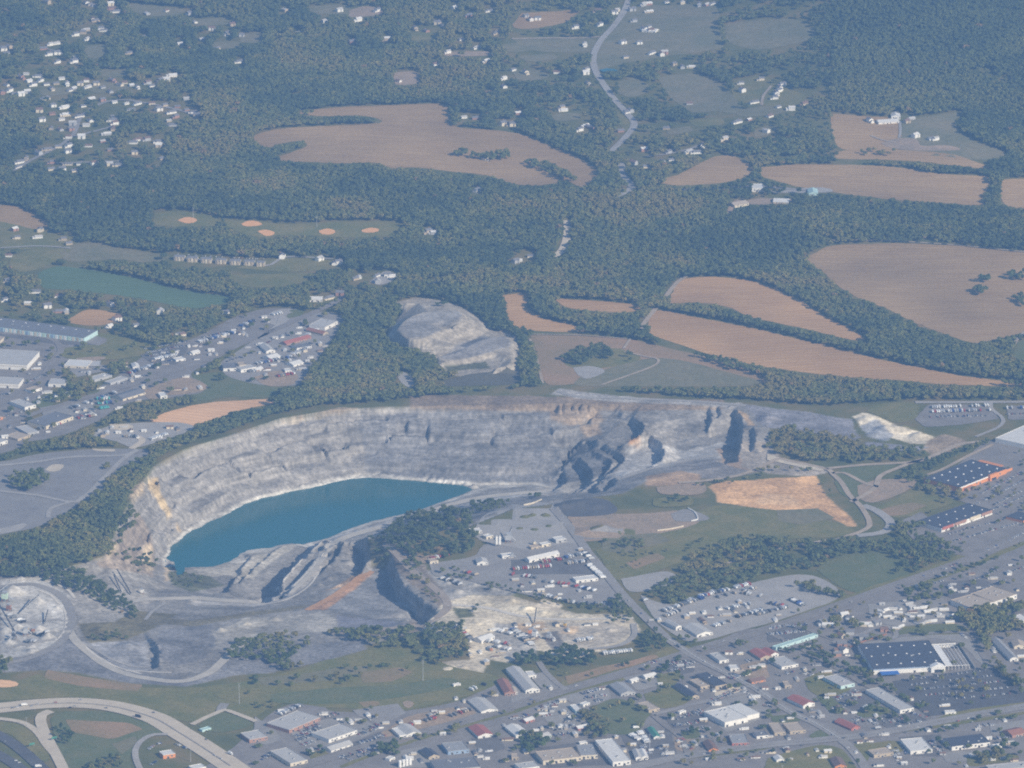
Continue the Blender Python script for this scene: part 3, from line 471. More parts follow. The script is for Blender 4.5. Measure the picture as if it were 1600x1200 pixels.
FIELDS = [
 ('crop_field', M_field, [(455, 178), (500, 170), (560, 166), (620, 164), (695, 163), (702, 180), (710, 197), (760, 203), (800, 207), (830, 215), (870, 232), (905, 247), (935, 268), (912, 292), (880, 282), (862, 288), (830, 290), (800, 287), (760, 274), (700, 268), (650, 262), (610, 262), (590, 255), (540, 255), (450, 252), (435, 247), (455, 238), (480, 228), (470, 220), (440, 225), (420, 230), (400, 222), (398, 212), (420, 205), (450, 200), (500, 197), (560, 195), (590, 193), (595, 188), (560, 181), (500, 182)]),
 ('crop_field', M_field, [(1192, 262), (1260, 257), (1340, 258), (1400, 262), (1470, 272), (1545, 277), (1540, 300), (1535, 320), (1480, 318), (1400, 312), (1330, 304), (1290, 298), (1240, 290), (1190, 275)]),
 ('crop_field', M_field, [(1567, 281), (1600, 279), (1720, 280), (1720, 326), (1640, 326), (1575, 323), (1562, 302)]),
 ('crop_field', M_field, [(1257, 405), (1275, 395), (1300, 385), (1400, 380), (1500, 385), (1600, 395), (1750, 405), (1750, 480), (1640, 505), (1590, 522), (1545, 532), (1520, 536), (1470, 520), (1420, 500), (1380, 480), (1330, 460), (1300, 440), (1285, 425)]),
 ('stubble_field', M_field2, [(1055, 445), (1070, 436), (1120, 433), (1180, 441), (1240, 465), (1300, 500), (1352, 527), (1340, 533), (1270, 517), (1180, 497), (1130, 478), (1080, 473), (1046, 473)]),
 ('stubble_field', M_field2, [(1012, 503), (1025, 484), (1080, 494), (1180, 514), (1280, 538), (1400, 567), (1500, 587), (1592, 598), (1592, 604), (1500, 602), (1400, 594), (1280, 585), (1180, 570), (1100, 552), (1060, 537), (1018, 522)]),
 ('crop_field', M_field, [(1022, 284), (1060, 272), (1128, 243), (1175, 259), (1168, 275), (1130, 285), (1060, 290)]),
 ('stubble_field', M_field2, [(787, 462), (820, 458), (826, 470), (824, 480), (850, 497), (900, 510), (930, 516), (880, 519), (825, 516), (800, 506), (790, 490)]),
 ('stubble_field', M_field2, [(865, 466), (940, 471), (998, 478), (983, 488), (930, 486), (885, 480)]),
 ('mixed_field', M_field3, [(830, 524), (900, 525), (985, 531), (1080, 552), (1180, 577), (1185, 601), (1000, 604), (900, 600), (852, 599), (840, 560)]),
 ('bare_field', M_orange, [(233, 657), (265, 643), (300, 633), (360, 627), (437, 624), (428, 631), (370, 643), (330, 656), (302, 665), (265, 662)]),
 ('green_field', M_green, [(60, 427), (90, 416), (150, 423), (220, 437), (300, 456), (367, 466), (340, 476), (300, 482), (240, 471), (180, 461), (110, 453), (65, 449)]),
 ('crop_field', M_field, [(-60, 318), (0, 320), (35, 326), (77, 351), (50, 358), (-60, 346)]),
 ('stubble_field', M_field2, [(108, 497), (135, 484), (186, 491), (158, 509), (105, 504)]),
 ('meadow', M_grass, [(20, 400), (60, 387), (110, 390), (90, 405), (60, 420), (30, 425), (15, 412)]),
 ('meadow', M_meadow, [(90, 395), (120, 380), (165, 382), (190, 388), (240, 395), (265, 402), (230, 410), (180, 405), (110, 408)]),
 ('meadow', M_grass, [(370, 418), (420, 405), (490, 403), (522, 412), (510, 421), (440, 425)]),
 ('meadow', M_grass, [(350, 430), (420, 428), (490, 428), (470, 442), (420, 450), (380, 446)]),
 ('meadow', M_grass, [(240, 332), (290, 330), (345, 342), (335, 352), (290, 354), (240, 352)]),
 ('meadow', M_grass, [(345, 343), (400, 345), (450, 350), (540, 346), (625, 347), (622, 362), (590, 370), (520, 370), (450, 368), (410, 372), (370, 362)]),
 ('meadow', M_meadow, [(985, 10), (1040, 8), (1118, 10), (1122, 45), (1130, 72), (1100, 80), (1040, 88), (960, 102), (940, 112), (928, 95), (940, 65), (965, 40)]),
 ('meadow', M_meadow, [(1128, 40), (1190, 30), (1250, 33), (1275, 55), (1235, 70), (1180, 78), (1140, 66)]),
 ('meadow', M_meadow, [(1028, 122), (1060, 116), (1100, 118), (1140, 142), (1156, 165), (1150, 177), (1110, 172), (1070, 168), (1045, 150)]),
 ('meadow', M_grass, [(1145, 125), (1195, 118), (1210, 130), (1258, 150), (1240, 165), (1190, 165), (1150, 155)]),
 ('crop_field', M_field, [(1298, 178), (1355, 182), (1404, 188), (1405, 232), (1370, 232), (1310, 230)]), ('meadow', M_meadow, [(1409, 189), (1470, 178), (1510, 177), (1492, 188), (1500, 205), (1530, 222), (1575, 240), (1540, 250), (1480, 245), (1410, 235)]), ('meadow', M_meadow, [(905, 590), (985, 566), (1040, 560), (1110, 575), (1188, 600), (1000, 604), (900, 602)]), ('meadow', M_grass, [(880, 568), (900, 552), (960, 544), (985, 552), (1000, 562), (950, 574), (900, 576)]),
 ('stubble_field', M_field, [(1303, 240), (1350, 230), (1400, 234), (1480, 240), (1550, 262), (1500, 260), (1440, 253), (1370, 250), (1310, 248)]),
 ('meadow', M_meadow, [(800, 60), (870, 58), (925, 62), (930, 78), (880, 82), (820, 76)]), ('meadow', M_field, [(815, 20), (870, 18), (905, 15), (880, 35), (830, 45), (800, 42)]),
 ('meadow', M_dirt, [(540, 18), (565, 10), (590, 12), (597, 22), (550, 27)]), ('meadow', M_meadow, [(480, 10), (540, 8), (545, 22), (490, 20)]),
 ('meadow', M_meadow, [(130, 72), (165, 70), (168, 80), (155, 92), (135, 88)]), ('meadow', M_meadow, [(190, 5), (240, 8), (290, 15), (270, 25), (220, 22)]), ('meadow', M_meadow, [(152, 108), (200, 110), (195, 118), (160, 120)]),
 ('meadow', M_dirt, [(615, 113), (650, 112), (655, 130), (620, 132)]), ('meadow', M_dirt, [(690, 82), (760, 80), (770, 87), (700, 88)]), ('meadow', M_grass, [(640, 52), (682, 50), (680, 60), (645, 64)]),
 ('meadow', M_meadow, [(332, 66), (372, 66), (368, 75), (335, 75)]), ('meadow', M_meadow, [(380, 55), (410, 50), (405, 66), (375, 66)]), ('meadow', M_meadow, [(780, 70), (830, 66), (850, 74), (800, 82)]),
 ('meadow', M_meadow, [(1065, 165), (1110, 160), (1122, 173), (1080, 176)]), ('meadow', M_meadow, [(800, 108), (850, 112), (855, 122), (810, 125)]),
 ('meadow', M_grass, [(1350, 642), (1380, 630), (1430, 630), (1435, 650), (1420, 660), (1400, 660)]),
 ('meadow', M_grass, [(0, 345), (60, 360), (120, 375), (90, 385), (0, 388)]),
 ('meadow', M_lawn, [(285, 590), (340, 582), (400, 585), (440, 608), (420, 622), (360, 620), (310, 625)]), ('meadow', M_grass, [(95, 550), (150, 520), (220, 535), (260, 545), (210, 558), (120, 562)]),
 ('meadow', M_lawn, [(1590, 535), (1650, 520), (1650, 560), (1585, 560)]), ('bare_ground', M_olive, [(735, 585), (805, 580), (812, 595), (780, 602), (700, 604), (690, 597)]),
 ('bare_ground', M_gravel, [(620, 582), (635, 583), (650, 602), (640, 606), (625, 596)]),
 ('meadow', M_meadow, [(1150, 172), (1200, 166), (1230, 174), (1190, 182), (1155, 181)]), ('meadow', M_meadow, [(965, 128), (995, 122), (1015, 140), (990, 152), (968, 145)]), ('meadow', M_grass, [(1075, 188), (1120, 184), (1130, 194), (1090, 198)]), ('meadow', M_meadow, [(1175, 205), (1205, 195), (1212, 205), (1185, 215)]), ('meadow', M_meadow, [(810, 88), (860, 84), (870, 92), (825, 96)]), ('meadow', M_meadow, [(1040, 202), (1075, 198), (1080, 206), (1045, 210)]), ('meadow', M_meadow, [(60, 140), (110, 136), (115, 145), (70, 150)]), ('meadow', M_meadow, [(130, 132), (180, 128), (200, 138), (150, 145)]), ('meadow', M_meadow, [(300, 30), (350, 28), (360, 38), (310, 40)]), ('meadow', M_grass, [(960, 170), (985, 190), (1000, 210), (975, 205)]), ('meadow', M_meadow, [(860, 180), (900, 176), (905, 186), (870, 190)]),
 ('grass_verge', M_grass, [(930, 860), (990, 820), (1090, 800), (1130, 790), (1230, 800), (1335, 828), (1300, 840), (1200, 845), (1100, 868), (1000, 900), (960, 905)]),
 ('grass_verge', M_lawn, [(1275, 890), (1330, 865), (1400, 862), (1420, 895), (1380, 915), (1330, 925)]), ('grass_verge', M_lawn, [(1300, 745), (1330, 730), (1400, 725), (1370, 745), (1330, 752)]), ('grass_verge', M_lawn, [(1305, 740), (1345, 745), (1370, 762), (1330, 778), (1310, 765)]),
 ('grass_verge', M_grass, [(1370, 795), (1440, 760), (1500, 775), (1450, 800), (1400, 810)]),
 ('grass_verge', M_lawn, [(100, 1112), (160, 1112), (230, 1130), (255, 1145), (225, 1155), (205, 1180), (200, 1225), (120, 1225), (90, 1160), (78, 1125)]), ('grass_verge', M_lawn, [(310, 1135), (345, 1115), (395, 1130), (370, 1142), (330, 1145)]),
 ('grass_verge', M_grass, [(0, 1127), (30, 1132), (62, 1150), (80, 1190), (60, 1185), (20, 1150), (-20, 1140)]),
 ('grass_verge', M_grass, [(60, 1055), (200, 1072), (300, 1075), (420, 1058), (520, 1030), (620, 1010), (700, 1040), (780, 1060), (740, 1085), (640, 1110), (560, 1108), (500, 1105), (440, 1098), (390, 1125), (345, 1108), (300, 1130), (200, 1100), (100, 1090), (0, 1095), (0, 1075)]),
 ('grass_verge', M_grass, [(1250, 958), (1330, 929), (1500, 866), (1600, 812), (1600, 824), (1500, 874), (1330, 938), (1250, 968)]), ('grass_verge', M_grass, [(1420, 918), (1500, 888), (1600, 846), (1600, 852), (1500, 894), (1420, 925)]),
 ('grass_verge', M_grass, [(875, 1065), (1000, 1030), (1060, 1008), (1075, 1018), (990, 1042), (890, 1078)]),
]
LOTS = [
 ('town_pavement', M_asph, [(385, 1150), (440, 1105), (500, 1098), (520, 1112), (600, 1112), (645, 1110), (720, 1095), (790, 1065), (870, 1075), (1000, 1038), (1080, 1012), (1200, 978), (1300, 945), (1480, 880), (1600, 820), (1800, 740), (1850, 1320), (300, 1320)], .4),
 ('gravel_yard', M_grey, [(670, 880), (740, 870), (760, 850), (830, 858), (900, 850), (940, 900), (975, 945), (950, 950), (880, 940), (800, 925), (720, 905), (680, 900)], .5),
 ('gravel_yard', M_gravel, [(735, 835), (765, 800), (840, 785), (880, 800), (905, 850), (850, 862), (765, 850)], .45),
 ('gravel_yard', M_dirt, [(880, 815), (905, 803), (1000, 803), (1080, 798), (1090, 818), (1040, 832), (960, 842), (900, 845)], .45), ('dark_gravel_bed', M_dasph, [(865, 790), (890, 782), (945, 780), (965, 800), (920, 808), (880, 806)], .7), ('dark_gravel_bed', M_grey, [(905, 835), (950, 822), (975, 825), (965, 838), (915, 843)], .7), ('dark_gravel_bed', M_grey, [(1048, 803), (1075, 796), (1108, 810), (1090, 815), (1055, 815)], .7),
 ('gravel_yard', M_gravel, [(970, 905), (1040, 893), (1055, 905), (1030, 920), (985, 925)], .5),
 ('gravel_yard', M_gravel, [(1000, 930), (1050, 945), (1110, 930), (1200, 905), (1270, 900), (1315, 930), (1260, 955), (1180, 980), (1090, 1003), (1050, 990), (1020, 965)], .55),
 ('parking_lot', M_asph, [(1430, 655), (1450, 632), (1545, 633), (1560, 655), (1500, 664), (1445, 668)], .5), ('parking_lot', M_asph, [(1570, 635), (1640, 632), (1640, 655), (1575, 657)], .5),
 ('parking_lot', M_asph, [(1445, 765), (1520, 790), (1420, 830), (1440, 855), (1510, 870), (1600, 825), (1700, 760), (1700, 690), (1600, 680), (1540, 690), (1480, 740)], .5),
 ('parking_lot', M_asph, [(1400, 818), (1440, 800), (1475, 830), (1600, 770), (1600, 822), (1500, 868), (1430, 845)], .55),
 ('parking_lot', M_dasph, [(1395, 1065), (1560, 1042), (1610, 1085), (1600, 1105), (1450, 1120), (1400, 1085)], .7),
 ('industrial_lot', M_asph, [(-100, 525), (60, 520), (150, 525), (165, 535), (110, 560), (90, 600), (40, 640), (30, 700), (-100, 700)], .4),
 ('industrial_lot', M_asph, [(30, 700), (100, 640), (150, 615), (220, 560), (300, 530), (370, 495), (420, 482), (470, 485), (460, 505), (400, 530), (340, 560), (300, 585), (320, 610), (280, 620), (200, 630), (150, 660), (80, 685), (0, 695)], .45),
 ('industrial_lot', M_grey, [(340, 570), (400, 530), (480, 490), (535, 495), (520, 530), (490, 570), (470, 600), (420, 603), (360, 590)], .45),
 ('industrial_lot', M_gravel, [(410, 500), (430, 485), (462, 485), (452, 500), (435, 510)], .6),
 ('gravel_yard', M_gravel, [(140, 680), (175, 665), (230, 660), (290, 662), (300, 672), (250, 690), (210, 700), (180, 690)], .5),
 ('gravel_yard', M_slate, [(-80, 725), (0, 722), (60, 710), (140, 702), (215, 702), (235, 705), (220, 722), (190, 755), (130, 785), (80, 815), (20, 832), (-80, 838)], .5),
 ('pale_patch', M_conc, [(70, 735), (80, 727), (100, 727), (95, 735), (80, 738)], .75), ('pale_patch', M_gravel, [(-60, 828), (0, 826), (40, 818), (20, 832), (-60, 838)], .75),
 ('bare_ground', M_orange, [(-40, 1065), (0, 1063), (25, 1066), (28, 1073), (0, 1075), (-40, 1072)], .7),
 ('bare_ground', M_dirt, [(595, 1145), (640, 1120), (720, 1105), (745, 1118), (720, 1130), (620, 1160)], .65), ('bare_ground', M_dirt, [(627, 1098), (640, 1095), (646, 1102), (635, 1108)], .65), ('bare_ground', M_dirt, [(1340, 760), (1375, 750), (1430, 750), (1420, 765), (1370, 785), (1345, 780)], .5),
 ('grass_patch', M_lawn, [(925, 1105), (965, 1092), (1015, 1112), (1010, 1125), (995, 1145), (960, 1148), (920, 1135)], .75), ('grass_patch', M_grass, [(1005, 1085), (1050, 1075), (1080, 1095), (1040, 1108), (1015, 1100)], .75),
 ('grass_patch', M_grass, [(1255, 1062), (1290, 1050), (1330, 1075), (1290, 1090), (1265, 1080)], .75), ('grass_patch', M_lawn, [(1275, 1090), (1290, 1085), (1320, 1110), (1300, 1115)], .75), ('grass_patch', M_lawn, [(1335, 1115), (1380, 1105), (1385, 1115), (1350, 1122)], .75), ('grass_patch', M_grass, [(1200, 1185), (1280, 1165), (1320, 1175), (1330, 1215), (1200, 1220)], .75),
 ('grass_patch', M_lawn, [(1405, 985), (1490, 975), (1495, 987), (1440, 994), (1405, 994)], .75), ('grass_patch', M_lawn, [(1265, 1150), (1285, 1140), (1300, 1150), (1275, 1155)], .75), ('grass_patch', M_grass, [(1460, 1125), (1500, 1112), (1600, 1098), (1600, 1104), (1480, 1130)], .75), ('grass_patch', M_grass, [(1340, 1165), (1400, 1158), (1410, 1175), (1350, 1180)], .75),
 ('grass_patch', M_lawn, [(1500, 960), (1560, 955), (1590, 980), (1540, 985), (1510, 975)], .75), ('grass_patch', M_grass, [(1030, 1055), (1060, 1050), (1060, 1065), (1035, 1072)], .75),
 ('sports_field_dirt', M_clay, [(277, 345), (292, 339.5), (307, 343), (304, 348), (290, 349.5)], .5), ('sports_field_dirt', M_clay, [(378, 350), (392, 344.5), (407, 348), (410, 352), (396, 354), (382, 354)], .5), ('sports_field_dirt', M_clay, [(402, 362), (414, 359), (428, 362), (428, 367), (417, 369.5), (410, 367)], .5),
 ('sports_field_dirt', M_clay, [(499, 361), (512, 357), (525, 361), (522, 365.5), (510, 367), (501, 365)], .5), ('sports_field_dirt', M_clay, [(565, 360), (578, 356), (592, 358), (590, 362.5), (577, 364), (567, 363)], .5),
 ('bare_ground', M_dirt, [(1375, 224), (1405, 216), (1432, 218), (1440, 228), (1480, 227), (1500, 234), (1460, 236), (1400, 233)], .5), ('bare_ground', M_gravel, [(895, 575), (920, 572), (945, 580), (920, 592), (905, 588)], .5),
 ('gravel_yard', M_gravel, [(1175, 298), (1190, 288), (1200, 298), (1280, 293), (1300, 300), (1235, 302)], .5), ('bare_ground', M_dirt, [(1160, 315), (1190, 310), (1240, 312), (1230, 318), (1170, 320)], .5),
 ('gravel_yard', M_gravel, [(578, 440), (600, 424), (615, 428), (612, 440), (590, 446)], .5), ('bare_ground', M_dirt, [(1130, 345), (1145, 315), (1160, 313), (1150, 322), (1145, 330)], .5),
 ('bare_ground', M_dirt, [(235, 605), (290, 590), (325, 605), (300, 615), (245, 618)], .7), ('bare_ground', M_dirt, [(395, 590), (430, 580), (465, 585), (455, 602), (420, 604)], .7),
]
ROADS = [
 ('highway', M_conc, [(-120, 1118), (0, 1107), (60, 1101), (120, 1099), (180, 1105), (240, 1122), (280, 1145), (320, 1170), (360, 1197), (420, 1240)], 40, .9), ('highway_ramp', M_conc, [(-60, 1120), (0, 1124), (35, 1130), (58, 1145), (72, 1165), (85, 1180)], 11, 1.0), ('highway_ramp', M_conc, [(80, 1112), (66, 1118), (64, 1130), (72, 1150), (85, 1175), (100, 1205), (110, 1235)], 16, 1.05),
 ('highway', M_dasph, [(-60, 1120), (0, 1150), (40, 1178), (90, 1225)], 20, .9), ('highway', M_dasph, [(-60, 1150), (-20, 1170), (30, 1200), (60, 1230)], 20, .9), ('access_road', M_conc, [(300, 1133), (322, 1122), (345, 1112), (352, 1110), (375, 1118), (400, 1128)], 9, .95), ('access_road', M_grey, [(345, 1112), (348, 1104), (352, 1100)], 14, .9),
 ('loop_road', M_gravel, [(262, 1148), (235, 1150), (215, 1165), (212, 1185), (225, 1215)], 9, .95),
 ('main_road', M_asph, [(380, 1225), (480, 1195), (600, 1160), (700, 1135), (790, 1108), (880, 1080), (1000, 1045), (1090, 1016), (1230, 974), (1400, 915), (1500, 880), (1600, 838), (1720, 780)], 24, .95),
 ('street', M_grey, [(865, 795), (895, 830), (920, 865), (945, 895), (975, 932), (1010, 967), (1045, 1000), (1070, 1017), (1100, 1035), (1175, 1073), (1230, 1110), (1275, 1132), (1312, 1155), (1340, 1182), (1370, 1230)], 15, 1.0),
 ('street', M_asph, [(1110, 1010), (1180, 985), (1245, 1012), (1300, 1040), (1350, 1070), (1400, 1092), (1437, 1117), (1465, 1132)], 10, 1.05), ('main_road', M_grey, [(900, 1235), (1000, 1198), (1100, 1178), (1200, 1165), (1275, 1158), (1350, 1150), (1425, 1137), (1512, 1120), (1600, 1105), (1720, 1085)], 22, 1.1),
 ('street', M_grey, [(1020, 1118), (1050, 1110), (1110, 1095), (1170, 1082)], 10, 1.0), ('street', M_grey, [(842, 1035), (852, 1050), (870, 1068), (885, 1078)], 9, 1.0), ('street', M_asph, [(1020, 1118), (1040, 1135), (1065, 1155), (1075, 1180)], 9, 1.0),
 ('industrial_road', M_asph, [(-60, 680), (0, 666), (50, 648), (100, 632), (140, 620), (175, 611), (225, 596), (300, 571), (350, 550), (440, 511), (520, 475), (540, 462)], 14, .9), ('industrial_road', M_asph, [(-40, 655), (0, 640), (30, 617), (60, 596), (85, 562), (95, 547), (82, 531), (40, 524), (-60, 518)], 12, .95), ('industrial_road', M_gravel, [(405, 530), (430, 512), (436, 505), (440, 495), (455, 488)], 8, .9),
 ('yard_track', M_gravel, [(-80, 735), (0, 728), (60, 722), (110, 715), (190, 712), (215, 705)], 9, .9), ('yard_track', M_gravel, [(-60, 760), (0, 768), (60, 775), (110, 785), (130, 778), (170, 740), (190, 720), (215, 703)], 9, .95), ('yard_track', M_gravel, [(110, 785), (80, 795), (75, 810)], 8, .97), ('yard_track', M_conc, [(205, 702), (222, 690), (215, 682)], 12, .9),
 ('dirt_road', M_path, [(1300, 740), (1320, 740), (1350, 755), (1375, 762)], 8, .9), ('dirt_road', M_path, [(1060, 755), (1100, 752), (1160, 742), (1215, 718), (1230, 720), (1290, 733), (1302, 742), (1315, 755), (1328, 775), (1345, 792), (1358, 815), (1352, 828), (1305, 845)], 9, .9), ('dirt_road', M_path, [(1290, 733), (1350, 727), (1430, 722), (1465, 710), (1500, 695), (1540, 690)], 10, .9), ('dirt_road', M_path, [(1330, 785), (1365, 765), (1375, 745), (1400, 733), (1440, 718)], 9, .9), ('dirt_road', M_gravel, [(1348, 790), (1372, 800), (1392, 818), (1380, 832), (1340, 838)], 16, .85), ('dirt_road', M_path, [(1440, 745), (1470, 735), (1515, 712), (1552, 695)], 7, .9), ('access_road', M_gravel, [(1525, 683), (1560, 668), (1567, 655), (1550, 640), (1548, 630)], 7, .9), ('access_road', M_gravel, [(1430, 629), (1500, 629), (1640, 628)], 12, .7),
 ('highway', M_gravel, [(990, -30), (978, 12), (960, 40), (938, 65), (927, 90), (931, 112), (945, 135), (962, 158), (980, 178), (991, 195), (977, 215), (955, 237)], 14, .9), ('highway', M_gravel, [(970, 255), (975, 275), (987, 292), (975, 302), (960, 308)], 14, .9), ('highway', M_grey, [(985, 296), (1050, 297), (1120, 295), (1180, 292), (1260, 298)], 10, .9), ('dirt_road', M_path, [(800, 61), (860, 60), (905, 60), (938, 58)], 7, .9),
 ('woodland_road', M_conc, [(866, 402), (878, 392), (885, 375), (887, 358), (886, 345)], 15, .9), ('woodland_road', M_grey, [(640, 450), (700, 437), (727, 432)], 11, .9),
 ('farm_track', M_path, [(1248, 377), (1300, 376), (1400, 377.5), (1500, 384), (1600, 394), (1720, 404)], 5, .9), ('farm_track', M_path, [(1000, 515), (1012, 498), (1025, 482)], 9, .9), ('farm_track', M_path, [(1036, 470), (1055, 445), (1072, 432)], 9, .9), ('farm_track', M_path, [(975, 545), (985, 530)], 5, .9), ('farm_track', M_path, [(975, 550), (1010, 558), (1028, 562), (1022, 572), (980, 588), (940, 602)], 5, .9), ('farm_track', M_path, [(828, 523), (900, 524), (980, 530)], 4, .9), ('farm_track', M_path, [(828, 530), (838, 560), (848, 600)], 5, .9), ('farm_track', M_gravel, [(1406, 190), (1407, 205), (1405, 216)], 5, .9),
 ('farm_track', M_path, [(1360, 212), (1375, 218), (1400, 224)], 5, .9), ('farm_track', M_path, [(1190, 165), (1193, 150), (1205, 135)], 6, .9), ('farm_track', M_path, [(1580, 545), (1600, 520), (1640, 500)], 6, .9), ('access_road', M_gravel, [(0, 388), (60, 385), (110, 388)], 6, .9), ('access_road', M_gravel, [(270, 403), (330, 408), (390, 414), (420, 415), (450, 402), (520, 405)], 7, .9),
 ('quarry_track', M_gravel, [(990, 975), (990, 995), (965, 1010), (920, 1015)], 9, .9), ('quarry_track', M_path, [(1300, 843), (1200, 862), (1090, 895), (1060, 900)], 6, .8), ('quarry_track', M_path, [(0, 880), (50, 888), (100, 895), (160, 910)], 6, .8),
 ('street', M_grey, [(20, 268), (50, 250), (90, 230), (115, 210), (125, 185), (140, 172), (165, 160), (200, 157), (270, 170), (305, 180)], 9, .9, 2), ('street', M_grey, [(50, 258), (110, 255), (190, 252)], 8, .9, 2), ('street', M_grey, [(110, 215), (150, 205), (180, 195), (175, 180)], 8, .9, 2), ('street', M_grey, [(0, 72), (60, 75), (100, 85), (120, 100)], 8, .9, 2), ('street', M_grey, [(1010, 245), (1060, 238), (1100, 225)], 8, .9, 2), ('access_road', M_asph, [(1240, 975), (1280, 992), (1330, 1010)], 8, 1.0), ('street', M_grey, [(1300, 1005), (1345, 992), (1380, 978), (1400, 990), (1395, 1000)], 8, 1.05), ('street', M_asph, [(1385, 1000), (1420, 993), (1510, 990), (1530, 1015), (1545, 1040)], 9, 1.0),
]
def Zp(ox, oy, pts): return [(ox+a/4, oy+b/4) for a, b in pts]
